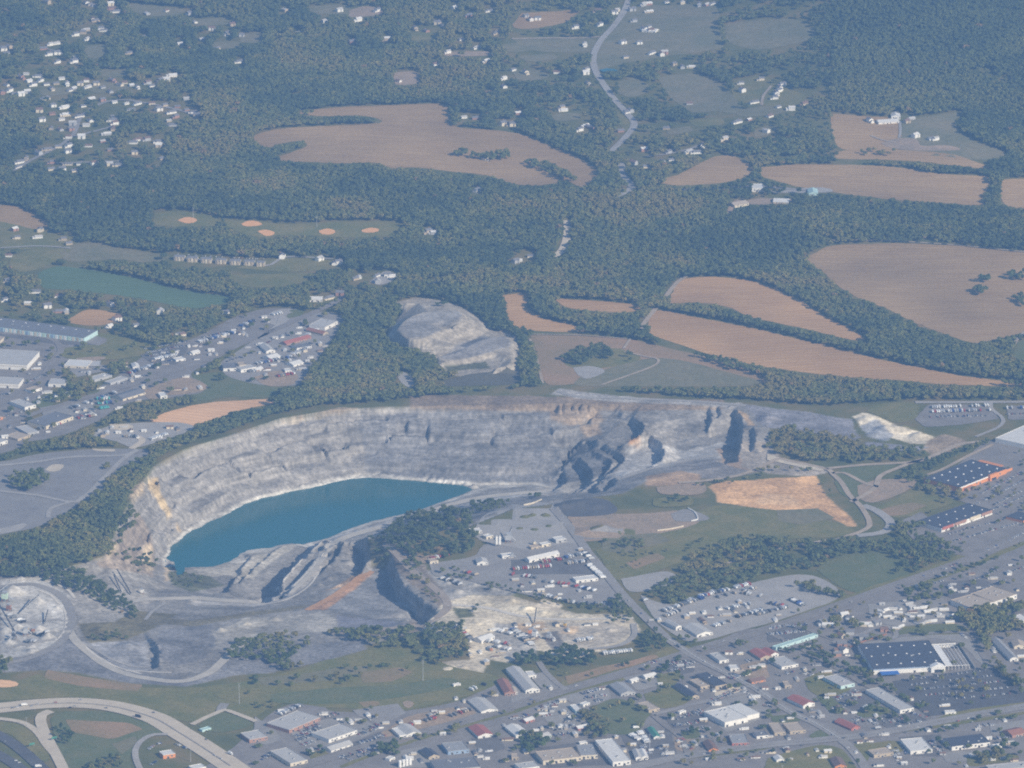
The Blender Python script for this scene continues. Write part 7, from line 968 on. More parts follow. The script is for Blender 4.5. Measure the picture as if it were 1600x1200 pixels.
TCOP = [ # copses south of the woods: polygon, density, scale, name for labels
 ([(600, 848), (606, 832), (640, 806), (700, 797), (730, 803), (745, 832), (742, 862), (690, 874), (640, 872), (612, 858)], .55, .85, 'the wooded knoll by the concrete plant'),
 ([(1195, 683), (1230, 672), (1300, 682), (1345, 692), (1340, 705), (1440, 702), (1445, 716), (1370, 724), (1310, 722), (1260, 722), (1205, 708)], .65, .9, ''),
 ([(1010, 935), (1050, 905), (1060, 885), (1120, 855), (1180, 843), (1250, 852), (1330, 846), (1400, 850), (1450, 840), (1505, 862), (1470, 885), (1440, 893), (1400, 908), (1412, 880), (1380, 865), (1330, 868), (1280, 890), (1240, 892), (1180, 907), (1100, 930), (1050, 947)], .45, .9, ''),
 ([(345, 1032), (370, 1006), (420, 992), (490, 998), (480, 1012), (466, 1020), (470, 1046), (440, 1052), (415, 1035)], .6, .85, 'the clump on the grey gravel flat'),
 ([(505, 992), (570, 985), (600, 985), (670, 985), (688, 1000), (690, 1045), (660, 1030), (640, 1012), (600, 1018), (570, 1005)], .5, .85, 'the belt above the grass slope'),
 ([(680, 985), (720, 975), (730, 1000), (735, 1030), (700, 1028), (672, 1015)], .6, .9, 'the grove west of the sandy yard'), ([(855, 1030), (880, 1012), (930, 1025), (935, 1040), (890, 1045), (870, 1052)], .9, .9, 'the grove south of the sandy yard'), ([(800, 1030), (835, 1022), (840, 1042), (810, 1042)], .8, .9, 'the grove beside the sandy yard'),
 ([(1000, 1005), (1020, 990), (1045, 1000), (1040, 1018), (1010, 1020)], .9, .9, 'the bushes by the sloping street'), ([(950, 965), (975, 950), (988, 962), (980, 978), (955, 980)], .5, .8, 'the small clump at the sandy track'), ([(960, 935), (975, 940), (972, 955), (945, 958)], .7, .8, 'the trees at the yard gate'),
 ([(1045, 993), (1090, 1005), (1080, 1012), (1050, 1005)], .6, .8, 'the hedge below the gravel lot'), ([(1245, 1012), (1262, 1000), (1300, 1030), (1380, 1065), (1400, 1082), (1440, 1108), (1430, 1115), (1390, 1090), (1340, 1068), (1280, 1040)], .8, .8, 'the hedge along the slate-roofed store lot'),
 ([(1490, 965), (1540, 955), (1600, 950), (1600, 990), (1550, 992), (1540, 1010), (1560, 1045), (1600, 1070), (1600, 1095), (1570, 1060), (1530, 1020), (1510, 985)], .8, .95, 'the tree belt right of the slate-roofed store'), ([(1405, 930), (1450, 915), (1475, 925), (1470, 940), (1420, 945)], .5, .85, 'the trees by the trailer park'), ([(1280, 975), (1330, 960), (1350, 985), (1300, 1000)], .35, .8, 'the trees at the small houses'),
 ([(1440, 825), (1395, 820), (1395, 840), (1420, 850)], .8, .9, ''), ([(1395, 745), (1430, 740), (1520, 775), (1500, 785), (1440, 770)], .5, .8, ''), ([(1410, 740), (1500, 705), (1545, 690), (1540, 697), (1480, 725), (1420, 750)], .8, .8, ''),
 ([(910, 1115), (925, 1105), (935, 1130), (920, 1150), (905, 1150)], .8, .8, 'the hedge left of the small green field'), ([(990, 1090), (1018, 1105), (1020, 1118), (1000, 1115)], .8, .8, 'the hedge right of the small green field'), ([(910, 1140), (950, 1140), (945, 1158), (905, 1158)], .6, .8, 'the trees below the small green field'), ([(805, 1155), (850, 1145), (855, 1170), (820, 1180)], .6, .9, 'the trees by the pale green shed'), ([(1060, 1145), (1130, 1145), (1130, 1158), (1070, 1158)], .35, .8, 'the street trees below the white flat roof'),
 ([(1530, 1180), (1580, 1170), (1600, 1175), (1600, 1195), (1520, 1190)], .6, .9, 'the trees at the lower right corner'), ([(85, 1140), (115, 1145), (110, 1165), (90, 1160)], .6, .8, 'the trees in the ramp loop'), ([(140, 1190), (190, 1185), (185, 1215), (140, 1215)], .6, .8, 'the trees below the ramp loop'), ([(-10, 1035), (12, 1032), (18, 1055), (-10, 1062)], .8, .9, 'the trees above the orange bank'), ([(70, 880), (130, 895), (200, 940), (215, 965), (190, 955), (140, 935), (90, 915), (60, 905)], 1, .75, 'the scrub belt above the crushing plant'), ([(135, 1000), (200, 985), (205, 1000), (150, 1003)], .6, .7, 'the scrub strip between the gravel flats'), ([(160, 870), (215, 860), (240, 850), (245, 890), (225, 900), (200, 880)], .3, .7, 'the trees on the west quarry ledge'), ([(262, 885), (280, 890), (330, 905), (340, 915), (300, 920), (268, 915)], .3, .5, 'the scrub at the lake tip'),
 ([(15, 755), (30, 745), (60, 742), (75, 752), (60, 768), (30, 772)], .95, .95, ''), ([(160, 730), (178, 728), (176, 740), (162, 742)], .8, .8, ''), ([(195, 730), (240, 720), (245, 735), (210, 760), (190, 790), (215, 800), (215, 815), (170, 870), (140, 880), (0, 900), (0, 850), (60, 835), (120, 800), (160, 770)], .9, .9, ''),
 ([(35, 893), (80, 890), (130, 905), (195, 945), (215, 968), (190, 962), (130, 930), (90, 912), (50, 900)], .8, .6, ''), ([(575, 842), (600, 836), (612, 868), (600, 880), (578, 870)], .35, .6, 'the scrub above the dark quarry face'), ([(625, 870), (640, 880), (690, 930), (680, 945), (640, 905)], .25, .55, 'the scrub along the curved haul road'), ([(690, 880), (740, 905), (850, 935), (970, 955), (960, 962), (850, 945), (740, 915), (690, 895)], .3, .6, ''), ([(640, 845), (650, 870), (660, 895), (640, 880)], .4, .7, ''), ([(730, 790), (760, 785), (800, 788), (770, 800), (735, 808)], .5, .6, ''),
 ([(1040, 785), (1075, 775), (1080, 790), (1050, 792)], .5, .8, ''), ([(950, 855), (1000, 840), (1005, 855), (960, 865)], .4, .7, ''), ([(930, 840), (1010, 845), (1330, 835), (1290, 845), (1100, 860), (960, 900)], .06, .6, ''), ([(1170, 740), (1200, 733), (1280, 735), (1295, 770), (1305, 790), (1290, 770), (1275, 740)], .4, .7, ''), ([(1080, 755), (1200, 742), (1200, 748), (1090, 765)], .3, .6, ''), ([(820, 780), (840, 772), (845, 780)], .5, .6, ''),
 ([(370, 1060), (690, 1030), (730, 1040), (500, 1080), (380, 1085)], .10, .75, 'the grass slope above the main road'), ([(818, 518), (829, 519), (843, 598), (831, 601)], 1, .9, ''), ([(880, 562), (910, 548), (940, 544), (958, 553), (960, 565), (930, 563), (915, 573), (895, 571)], .85, .95, ''), ([(968, 560), (985, 555), (986, 566), (972, 568)], .8, .9, ''), ([(705, 241), (720, 239), (735, 246), (760, 243), (790, 241), (800, 250), (770, 254), (740, 251)], .8, 1, ''), ([(800, 247), (870, 266), (905, 288), (880, 284), (830, 262)], .8, 1, ''), ([(1533, 438), (1546, 436), (1545, 442), (1536, 443)], 1, 1, ''), ([(1522, 456), (1541, 453), (1540, 462), (1526, 463)], 1, 1, ''), ([(1573, 435), (1602, 430), (1602, 441), (1580, 440)], 1, 1, ''), ([(1583, 470), (1602, 461), (1602, 480), (1590, 476)], 1, 1, ''), ([(1080, 556), (1110, 560), (1200, 584), (1200, 592), (1130, 575)], .9, .9, ''), ([(1390, 245), (1400, 240), (1330, 238), (1335, 244)], .5, .9, ''),
 ([(505, 1160), (520, 1155), (522, 1165), (508, 1168)], .5, .7, 'the shrubs left of the porch-roofed shop'), ([(1030, 1045), (1040, 1040), (1045, 1052), (1033, 1056)], .8, .8, 'the trees above the small green field'), ([(1050, 1060), (1062, 1056), (1066, 1070), (1055, 1074)], .8, .8, 'the trees behind the long dark-roofed shed'), ([(1090, 1085), (1100, 1080), (1104, 1090), (1094, 1092)], .7, .7, 'the shrubs by the worn grass lot'), ([(1200, 1040), (1222, 1032), (1226, 1044), (1204, 1050)], .6, .8, 'the trees left of the low white-fronted shop'), ([(1225, 1115), (1245, 1108), (1250, 1125), (1232, 1130)], .6, .8, 'the trees below the dark red roof'), ([(1335, 1010), (1345, 1005), (1370, 1060), (1362, 1060)], .7, .7, 'the bushes along the shaded store wall'), ([(1352, 1110), (1370, 1104), (1376, 1112), (1356, 1118)], .6, .8, 'the trees at the long pale strip'), ([(1452, 1160), (1475, 1155), (1478, 1166), (1456, 1170)], .6, .8, 'the trees right of the white square store'), ([(1120, 1160), (1140, 1155), (1142, 1168), (1122, 1172)], .5, .8, 'the trees beside the red-banded shop'), ([(1240, 920), (1260, 912), (1290, 925), (1330, 930), (1320, 940), (1270, 930)], .7, .9, ''), ([(1135, 1010), (1160, 1002), (1165, 1010), (1140, 1018)], .6, .8, 'the trees at the upper crossroads corner'), ([(1500, 890), (1530, 878), (1535, 888), (1505, 898)], .6, .8, 'the trees at the right of the main road'), ([(1570, 1000), (1600, 995), (1600, 1040), (1580, 1030)], .4, .8, 'the trees right of the blue-grey shed'), ([(830, 1080), (850, 1072), (855, 1082), (835, 1088)], .5, .7, 'the trees above the main road dealer lots'), ([(740, 1140), (760, 1132), (765, 1142), (745, 1150)], .4, .8, 'the trees beside the red-roofed shop'), ([(400, 1100), (425, 1098), (428, 1108), (402, 1110)], .3, .6, 'the shrubs above the access road'),
 ([(740, 1095), (760, 1085), (800, 1090)], .2, .7, ''), ([(400, 1140), (500, 1110), (640, 1112), (790, 1068), (1000, 1040), (1090, 1010), (1330, 930), (1500, 870), (1600, 830), (1600, 1200), (380, 1200)], .055, .75, ''), ([(1440, 760), (1530, 735), (1600, 700), (1600, 830), (1500, 870), (1430, 850)], .06, .55, ''), ([(0, 520), (150, 540), (300, 500), (520, 490), (480, 600), (300, 610), (100, 680), (0, 690)], .05, .8, ''), ([(585, 1170), (625, 1165), (625, 1182), (590, 1182)], .5, .9, 'the tree by the storage tanks'), ([(490, 1170), (510, 1165), (512, 1182), (492, 1185)], .5, .7, 'the shrubs by the porch-roofed shop'),
 ([(730, 950), (760, 945), (765, 960), (735, 962)], .4, .7, 'the trees at the white plant house'), ([(1190, 1020), (1250, 1000), (1290, 1010), (1250, 1030)], .15, .7, 'the street trees by the red roofs'), ([(1270, 1050), (1300, 1045), (1300, 1065), (1275, 1070)], .5, .8, 'the dark trees by the cyan-walled shop'), ([(1320, 1000), (1345, 995), (1375, 1010), (1340, 1015)], .15, .7, 'the trees left of the slate-roofed store'), ([(1010, 1120), (1100, 1100), (1110, 1110), (1020, 1130)], .05, .7, 'the trees along the middle lane'),
]
def make_trees():
    s = 8.6; cxs, cys = np.meshgrid(np.arange(-1500, 1500, s), np.arange(-1950, 3150, s)); n = cxs.size
    x = cxs.ravel()+rng.uniform(-.5, .5, n)*s*.95; y = cys.ravel()+rng.uniform(-.5, .5, n)*s*.95; z = zt(x, y); px, py = project(x, y, z)
    ok = (px > -150) & (px < 1750) & (py > -90) & (py < 1290); x, y, z, px, py = (a[ok] for a in (x, y, z, px, py)); n = len(x)
    h = rng.uniform(.85, 1.5, n)*(1+.35*value_noise(x, y, 90, 31)); w = rng.uniform(.8, 1.6, n)*(1+.5*value_noise(x, y, 160, 32))
    p2x, p2y = project(x, y, z+9*h); onheap = inpoly(x, y, np.stack([hx, hy], 1)) & (value_noise(x, y, 30, 44) < .46); hit = inmask(px, py, MASK) | inmask(px, py, BASEM); top = inmask(p2x, p2y, MASK)
    dens = np.where(inpoly(px, py, WILD), 1.0, 0.0)
    for P, d in SPARSE:
        dens = np.where(inpoly(px, py, P), np.minimum(dens, np.clip(d+1.6*value_noise(x, y, 45, 33), .08, 1)), dens)
    dens[(dens > 0) & (value_noise(x, y, 120, 35)+.6*value_noise(x, y, 40, 36) > .50)] *= .3
    keep = (rng.uniform(0, 1, n) < dens) & ~hit & ~top & ~onheap; lab = np.full(n, -1); cop = np.zeros(n, bool)
    for k, (P, d, sc, nm) in enumerate(TCOP):
        q = inpoly(px+rng.uniform(-3, 3, n), py+rng.uniform(-1.5, 1.5, n), P) & (rng.uniform(0, 1, n) < d) & ~inmask(px, py, BASEM) & ~inmask(px, py, ROADM) & ~keep
        keep |= q; cop |= q; lab[q] = k; h[q] *= sc; w[q] *= sc
    keep &= z > WL+2
    x, y, z, px, py, h, w, lab = (a[keep] for a in (x, y, z, px, py, h, w, lab)); n = len(x)
    tint = np.clip(.44+.9*value_noise(x, y, 150, 37)+.6*value_noise(x, y, 40, 38)+rng.normal(0, .13, n), 0, .9)*np.where(lab < 0, 1-.75*gauss(x, y, 900, 2500, 420, 650)-.5*gauss(x, y, 300, 3300, 900, 700), 1); tint[rng.uniform(0, 1, n) < .004] = 1  # wild crowns on the far hills tinted darker, imitating weaker light and haze
    return x, y, z-.3, px, py, h, w, lab, tint
TX = make_trees(); print('trees', len(TX[0]))
sc3 = np.stack([TX[6], TX[6], TX[5]], 1); near = np.zeros(len(TX[0]), bool)
# the 300 trees that show largest stand alone: trunk and crown each
def single_trees():
    x, y, z, px, py, h, w, lab, tint = TX
    d = np.hypot(np.hypot(x, y-CAMY), z-CAMH); ok = (px > 2) & (px < 1598) & (py < 1205) & (lab >= 0); nm = [c[3] for c in TCOP]
    ok &= np.array([bool(nm[l]) if l >= 0 else False for l in lab]); idx = np.where(ok)[0]; idx = idx[np.argsort(d[idx])][:300]; near[idx] = True
    keep = []
    cols = [(.055, .085, .028), (.085, .115, .034), (.12, .14, .042), (.17, .155, .05)]; nmc = ['dark green', 'green', 'pale green', 'yellowish green']
    ms = [mat('leaves_'+n_.replace(' ', '_'), c, .3, .45, .8, spec=.15) for n_, c in zip(nmc, cols)]; cr = [[crown_mesh(70+k*3+j, 13, 30, m=m_) for j in range(3)] for k, m_ in enumerate(ms)]; tr = MB().cyl(0, 0, -.5, 8, .35, .12, 7).bar((0, 0, 4), (1.8, .6, 7.5), .18).bar((0, 0, 4.5), (-1.5, -1, 7.6), .16).mesh('trunk', [M_bark])
    by = {}
    for i in idx: by.setdefault(lab[i], []).append(i)
    for l, I in by.items():
        I.sort(key=lambda i: px[i])
        for n_, i in enumerate(I):
            k = min(3, int(tint[i]*4)); e = empty('broadleaf_tree', (x[i], y[i], z[i]), random.uniform(0, 6.28)); e.scale = (w[i], w[i], h[i])
            tag(e, f'{nmc[k]} tree, {ordn(n_+1)} from left in {nm[l]}', 'tree', 'trees of '+nm[l]); part('trunk', tr, e); part('crown', cr[k][i % 3], e)
single_trees()
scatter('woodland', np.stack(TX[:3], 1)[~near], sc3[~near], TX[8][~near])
# ---------------------------------------------------------------- vehicles
PAINT = {'white': (.80, .80, .78), 'silver': (.50, .51, .52), 'grey': (.20, .21, .22), 'black': (.03, .03, .035), 'red': (.38, .07, .06), 'blue': (.05, .10, .30), 'beige': (.45, .38, .28), 'teal': (.10, .42, .38)}
PM = {k: flat(k+'_car_paint', v, .3, .5) for k, v in PAINT.items()}
def car_mb():
    b = MB(); sec = [(-2.3, .5, .8), (-2.25, .5, .95), (-1.2, .45, 1.0), (1.0, .45, .98), (2.15, .5, .85), (2.3, .5, .7)]
    b.box(-2.3, 2.3, -.9, .9, .35, .95, 0, taper=.08); b.box(-1.75, 1.15, -.8, .8, .95, 1.48, 1, taper=.33); b.box(-1.35, .75, -.46, .46, 1.485, 1.52, 0)
    for x in (-1.4, 1.4):
        for y in (-.92, .72):
            i = len(b.v); n = 8
            for yy in (y, y+.2): b.v += [(x+.34*math.cos(6.283*k/n), yy, .34+.34*math.sin(6.283*k/n)) for k in range(n)]
            for k in range(n): b.f.append([i+k, i+(k+1) % n, i+n+(k+1) % n, i+n+k]); b.m.append(2)
            b.f += [[i+k for k in range(n)][::-1], [i+n+k for k in range(n)]]; b.m += [2, 2]
    return b
def truck_mb():
    b = MB(); b.box(-4.5, 2.4, -1.25, 1.25, 1.1, 3.9, 0).box(2.6, 4.6, -1.2, 1.2, .7, 3.0, 0, taper=.12).box(4.45, 4.62, -1, 1, 1.8, 2.6, 1).box(-4.5, 4.4, -.5, .5, .6, 1.1, 2)
    for x in (-3.4, -2.3, 3.5):
        for y in (-1.2, .9): b.box(x-.48, x+.48, y, y+.3, 0, .95, 2, taper=.0)
    return b
CARB, TRKB = car_mb(), truck_mb(); CARM = {k: CARB.mesh('parked_car', [m_, M_glass, M_tyre]) for k, m_ in PM.items()}; TRKM = {k: TRKB.mesh('box_truck', [m_, M_glass, M_tyre]) for k, m_ in PM.items()}
CC = ['white']*7+['silver']*5+['grey']*4+['black']*3+['red']*2+['blue']*2+['beige']
ROWS = [ # x1, y1, x2, y2, occupancy, description, kind, palette
 (532, 1186, 602, 1164, .8, 'the row along the main road below the porch-roofed shop', 'c', 0), (465, 1152, 502, 1139, .8, 'the row between brick store and cream shop', 'c', 0), (475, 1166, 508, 1153, .75, 'the row left of the porch-roofed shop', 'c', 0), (562, 1151, 597, 1136, .7, 'the upper row right of the white-fronted store', 'c', 0), (562, 1163, 602, 1150, .7, 'the lower row right of the white-fronted store', 'c', 0), (560, 1132, 588, 1121, .6, 'the row behind the white-fronted store', 'c', 0), (505, 1122, 535, 1115, .6, 'the row beside the brick store corner', 'c', 0), (478, 1178, 505, 1170, .6, 'the row right of the cream shop', 'c', 0), (436, 1118, 470, 1104, .6, 'the row behind the brick store', 't', 0), (405, 1190, 425, 1180, .5, 'the row left of the cream shop', 'c', 0),
 (232, 1172, 240, 1166, .8, 'the filling station forecourt, left side', 'c', 0), (246, 1163, 252, 1162, 1, 'the filling station forecourt, upper side', 'c', 0), (274, 1163, 296, 1172, .6, 'the filling station forecourt, right side', 'c', 0), (236, 1196, 245, 1190, .6, 'the filling station forecourt, lower side', 'c', 0),
 (910, 1086, 950, 1075, .85, 'the upper used car row by the grey garage', 'c', 0), (912, 1093, 948, 1087, .85, 'the middle used car row by the grey garage', 'c', 0), (925, 1099, 948, 1093, .8, 'the lower used car row by the grey garage', 'c', 0), (840, 1108, 874, 1099, .9, 'the van row under the light pole', 'c', 1), (842, 1121, 862, 1117, .8, 'the second van row under the light pole', 'c', 1), (867, 1151, 906, 1144, .7, 'the row above the shopping strip', 'c', 0), (874, 1112, 898, 1122, .7, 'the row by the cyan-walled shop', 'c', 1), (993, 1138, 1012, 1163, .8, 'the row of big campers below the small green field', 't', 2), (985, 1150, 1000, 1158, .8, 'the second row of campers below the small green field', 't', 2),
 (1040, 1041, 1072, 1033, .75, 'the row right of the white offices', 'c', 0), (1045, 1051, 1068, 1046, .7, 'the second row right of the white offices', 'c', 0), (1052, 1127, 1098, 1111, .7, 'the row left of the white-roofed store', 'c', 0), (1050, 1136, 1102, 1128, .7, 'the second row left of the white-roofed store', 'c', 0), (1060, 1144, 1110, 1138, .5, 'the third row left of the wide white-roofed store', 'c', 0), (1105, 1101, 1152, 1079, .85, 'the row behind the wide white-roofed store', 'c', 0), (1154, 1079, 1180, 1090, .7, 'the row right behind the wide white-roofed store', 'c', 0), (1022, 1168, 1055, 1178, .7, 'the row near the tall sign pole', 'c', 0), (1025, 1178, 1052, 1184, .6, 'the lower row near the tall sign pole', 'c', 0), (1060, 1155, 1075, 1172, .5, 'the row right of the dark green roof', 'c', 0), (890, 1188, 915, 1186, .5, 'the row before the shopping strip', 'c', 0), (944, 1172, 952, 1190, .5, 'the row beside the long white warehouse', 'c', 0),
 (845, 930, 884, 941, .9, 'the truck row along the curved embankment', 't', 3), (887, 942, 946, 947, .8, 'the truck row by the yard gate', 't', 3), (800, 891, 862, 886, .9, 'the red truck row in the plant yard', 't', 4), (800, 899, 840, 904, .6, 'the second red truck row in the plant yard', 't', 4), (882, 873, 912, 867, .8, 'the truck row right of the long truck workshop', 't', 0), (885, 882, 920, 878, .7, 'the second truck row right of the long truck workshop', 't', 3), (900, 1003, 927, 999, .95, 'the row of white mixers in the sandy yard', 't', 2), (942, 1023, 988, 1018, .8, 'the truck row at the lower edge of the sandy yard', 't', 2), (770, 985, 800, 992, .7, 'the mixer row by the white plant house', 't', 2), (800, 985, 835, 1003, .7, 'the machine row left of the pale batching tower', 't', 0), (760, 1003, 795, 1008, .6, 'the machine row below the white plant house', 't', 0), (920, 884, 943, 905, .7, 'the queue on the plant street', 't', 2), (672, 875, 700, 868, .8, 'the machine row below the knoll', 't', 4), (720, 893, 745, 900, .6, 'the machine row at the yard corner', 't', 4),
 (1032, 958, 1100, 935, .8, 'the lower left truck row on the gravel lot', 't', 0), (1100, 932, 1172, 914, .8, 'the upper truck row on the gravel lot', 't', 0), (1038, 965, 1062, 955, .8, 'the short truck row on the gravel lot', 't', 3), (1135, 953, 1172, 945, .6, 'the middle trailer row on the gravel lot', 't', 2), (1150, 966, 1192, 954, .8, 'the lower right row on the gravel lot', 't', 3), (1115, 980, 1140, 972, .7, 'the row right of the workshop on the gravel lot', 't', 0), (1160, 928, 1190, 933, .6, 'the row by the dark mound on the gravel lot', 't', 3), (1202, 944, 1224, 948, .8, 'the right corner of the gravel lot', 't', 0), (1236, 938, 1256, 948, .8, 'the far right end of the gravel lot', 't', 0), (1000, 936, 1022, 945, .6, 'the gravel lot entrance', 't', 3),
 (1200, 983, 1262, 977, .85, 'the upper used car row right of the crossroads', 'c', 0), (1200, 993, 1260, 987, .85, 'the lower used car row right of the crossroads', 'c', 0), (1222, 1003, 1240, 1000, .6, 'the row beside the pale cyan shed', 'c', 0), (1240, 1050, 1268, 1057, .5, 'the row before the low white-fronted shop', 'c', 0), (1262, 1108, 1290, 1118, .7, 'the row beside the dark red roof', 'c', 0), (1305, 1095, 1340, 1080, .6, 'the row left of the long pale strip', 'c', 0), (1312, 1103, 1345, 1090, .6, 'the second row left of the long pale strip', 'c', 0), (1360, 1127, 1408, 1118, .7, 'the upper row below the long pale strip', 'c', 0), (1365, 1133, 1412, 1126, .6, 'the lower row below the long pale strip', 'c', 0), (1412, 1112, 1448, 1122, .6, 'the row right of the long pale strip', 'c', 0), (1330, 1133, 1352, 1128, .6, 'the row right of the bright red restaurant', 'c', 0),
 (1418, 1063, 1540, 1048, .55, 'the nearest row to the slate-roofed superstore', 'c', 5), (1422, 1071, 1555, 1056, .55, 'the second row from the slate-roofed superstore', 'c', 5), (1428, 1079, 1566, 1065, .5, 'the third row from the slate-roofed superstore', 'c', 5), (1433, 1088, 1575, 1075, .5, 'the fourth row from the slate-roofed superstore', 'c', 5), (1436, 1097, 1582, 1084, .35, 'the farthest row from the slate-roofed superstore', 'c', 5),
 (1532, 772, 1598, 738, .5, 'the nearest row to the orange-fronted superstore', 'c', 5), (1542, 780, 1602, 750, .5, 'the second row from the orange-fronted superstore', 'c', 5), (1552, 790, 1604, 764, .5, 'the third row from the orange-fronted superstore', 'c', 5), (1480, 836, 1592, 806, .5, 'the nearest row to the slate-roofed store row', 'c', 5), (1490, 846, 1598, 816, .45, 'the second row from the slate-roofed store row', 'c', 5), (1485, 790, 1520, 778, .15, 'the side row by the orange-fronted superstore', 'c', 5),
 (1452, 638, 1545, 635, .6, 'the upper row of the distant car park', 't', 2), (1455, 645, 1548, 642, .6, 'the middle row of the distant car park', 't', 0), (1450, 653, 1552, 650, .5, 'the lower row of the distant car park', 'c', 0), (1572, 639, 1640, 638, .6, 'the right part of the distant car park', 't', 0), (1572, 648, 1640, 646, .5, 'the right part of the distant car park', 'c', 0),
 (225, 546, 292, 534, .9, 'auction', 'c', 5), (228, 552, 285, 541, .9, 'auction', 'c', 5), (232, 557, 280, 548, .9, 'auction', 'c', 5), (240, 563, 276, 556, .9, 'auction', 't', 2), (220, 575, 275, 562, .8, 'auction', 'c', 5), (310, 536, 366, 521, .8, 'auction', 't', 0), (315, 528, 372, 515, .7, 'auction', 'c', 5), (373, 512, 398, 502, .7, 'auction', 't', 0), (190, 600, 225, 588, .6, 'auction', 'c', 5), (100, 656, 148, 643, .8, 'auction', 'c', 0), (150, 625, 176, 624, .9, 'teal', 't', 6), (152, 632, 178, 630, .9, 'teal', 't', 6), (155, 640, 172, 637, .9, 'teal', 't', 6), (235, 688, 260, 680, .9, 'mixers', 't', 2), (190, 683, 215, 684, .8, 'mixers', 't', 3), (0, 618, 16, 615, .8, 'edge', 'c', 5), (60, 625, 110, 608, .4, 'edge', 'c', 0), (120, 655, 150, 650, .6, 'edge', 't', 4), (340, 590, 400, 580, .3, 'edge', 't', 0), (400, 545, 450, 520, .4, 'edge', 'c', 0), (450, 560, 480, 545, .5, 'edge', 't', 0), (420, 495, 440, 490, .5, 'edge', 't', 2), (20, 590, 60, 582, .3, 'edge', 'c', 5), (275, 398, 415, 406, .35, 'apts', 'c', 5), (1500, 990, 1512, 1000, .4, 'the lane beside the tree belt', 'c', 0), (1548, 1000, 1556, 1020, .5, 'the lane beside the long blue-grey shed', 'c', 5), (570, 1143, 592, 1134, .7, 'the third row right of the white-fronted store', 'c', 0), (470, 1145, 500, 1134, .7, 'the upper row between brick store and cream shop', 'c', 0), (466, 1159, 500, 1146, .7, 'the lower row between brick store and cream shop', 'c', 0), (545, 1189, 598, 1172, .6, 'the outer main road row below the porch-roofed shop', 'c', 0), (640, 1135, 690, 1120, .4, 'the dirt lot row beside the garages', 't', 4), (700, 1122, 735, 1110, .5, 'the dirt lot right end', 't', 4), (735, 1080, 760, 1070, .5, 'the yard by the rusty warehouse', 't', 0), (800, 1125, 825, 1118, .6, 'the row before the white-roofed workshop', 'c', 0), (880, 1130, 912, 1120, .7, 'the row right of the cyan-walled shop', 'c', 0), (865, 1142, 900, 1135, .7, 'the row below the red-trimmed shop', 'c', 0), (1000, 1165, 1012, 1180, .7, 'the row beside the twin-roofed shed', 'c', 0), (1005, 1040, 1035, 1032, .5, 'the row before the small white office', 'c', 0), (1055, 1045, 1085, 1036, .6, 'the row above the long dark-roofed shed', 'c', 0), (1095, 1060, 1110, 1070, .6, 'the row left of the black-roofed store', 'c', 0), (1115, 1095, 1150, 1083, .7, 'the second row behind the wide white-roofed store', 'c', 0), (1192, 1100, 1202, 1112, .6, 'the row right of the wide white-roofed store', 'c', 0), (1070, 1120, 1098, 1117, .5, 'the lane row left of the wide white-roofed store', 'c', 0), (1140, 1062, 1165, 1056, .5, 'the row behind the orange restaurant', 'c', 0), (1165, 1035, 1195, 1028, .5, 'the row beside the crossroads shops', 'c', 0), (1215, 1058, 1240, 1050, .6, 'the row left of the low white-fronted shop', 'c', 0), (1265, 1120, 1285, 1125, .6, 'the second row beside the dark red roof', 'c', 0), (1300, 1110, 1335, 1102, .6, 'the third row left of the long pale strip', 'c', 0), (1335, 1128, 1345, 1122, .6, 'the row above the bright red restaurant', 'c', 0), (1400, 1136, 1440, 1128, .7, 'the corner row at the bottom road', 'c', 5), (1450, 1158, 1472, 1178, .7, 'the row right of the white square store', 'c', 5), (1405, 1160, 1418, 1180, .6, 'the row left of the white square store', 'c', 5), (1395, 1172, 1402, 1190, .5, 'the row by the tan pinkish shop', 'c', 0), (1520, 1138, 1560, 1132, .5, 'the row above the blue-black roofed store', 'c', 5), (1560, 1155, 1600, 1150, .4, 'the row right of the blue-black roofed store', 'c', 0), (1460, 905, 1490, 895, .5, 'the lot corner left of the tan-roofed warehouse', 'c', 0), (1440, 918, 1480, 906, .5, 'the second row left of the tan-roofed warehouse', 'c', 0), (1215, 1145, 1240, 1140, .5, 'the row beside the tan motel', 'c', 0), (1095, 1168, 1120, 1165, .5, 'the row before the red-banded shop', 'c', 0), (690, 905, 720, 915, .7, 'the machine row by the dark embankment', 't', 3), (845, 880, 880, 875, .8, 'the upper red truck row in the plant yard', 't', 4), (890, 915, 930, 925, .7, 'the parts row near the yard gate', 't', 0), (850, 910, 890, 915, .7, 'the trailer row in the plant yard', 't', 4), (905, 860, 925, 875, .5, 'the row along the plant street', 't', 3), (1070, 942, 1120, 925, .7, 'the second lower truck row on the gravel lot', 't', 0), (1120, 935, 1180, 920, .5, 'the second upper truck row on the gravel lot', 't', 3), (1180, 962, 1230, 950, .5, 'the right edge row of the gravel lot', 't', 3), (715, 985, 735, 1000, .6, 'the rubble row left of the plant house', 't', 0), (770, 1010, 800, 1018, .6, 'the lower machine row of the sandy yard', 't', 0), (810, 992, 835, 1012, .7, 'the second machine row of the sandy yard', 't', 3), (10, 960, 40, 975, .6, 'the crushing plant', 't', 3), (40, 985, 75, 995, .6, 'the crushing plant', 't', 3), (12, 1000, 60, 1005, .4, 'the crushing plant', 't', 0),
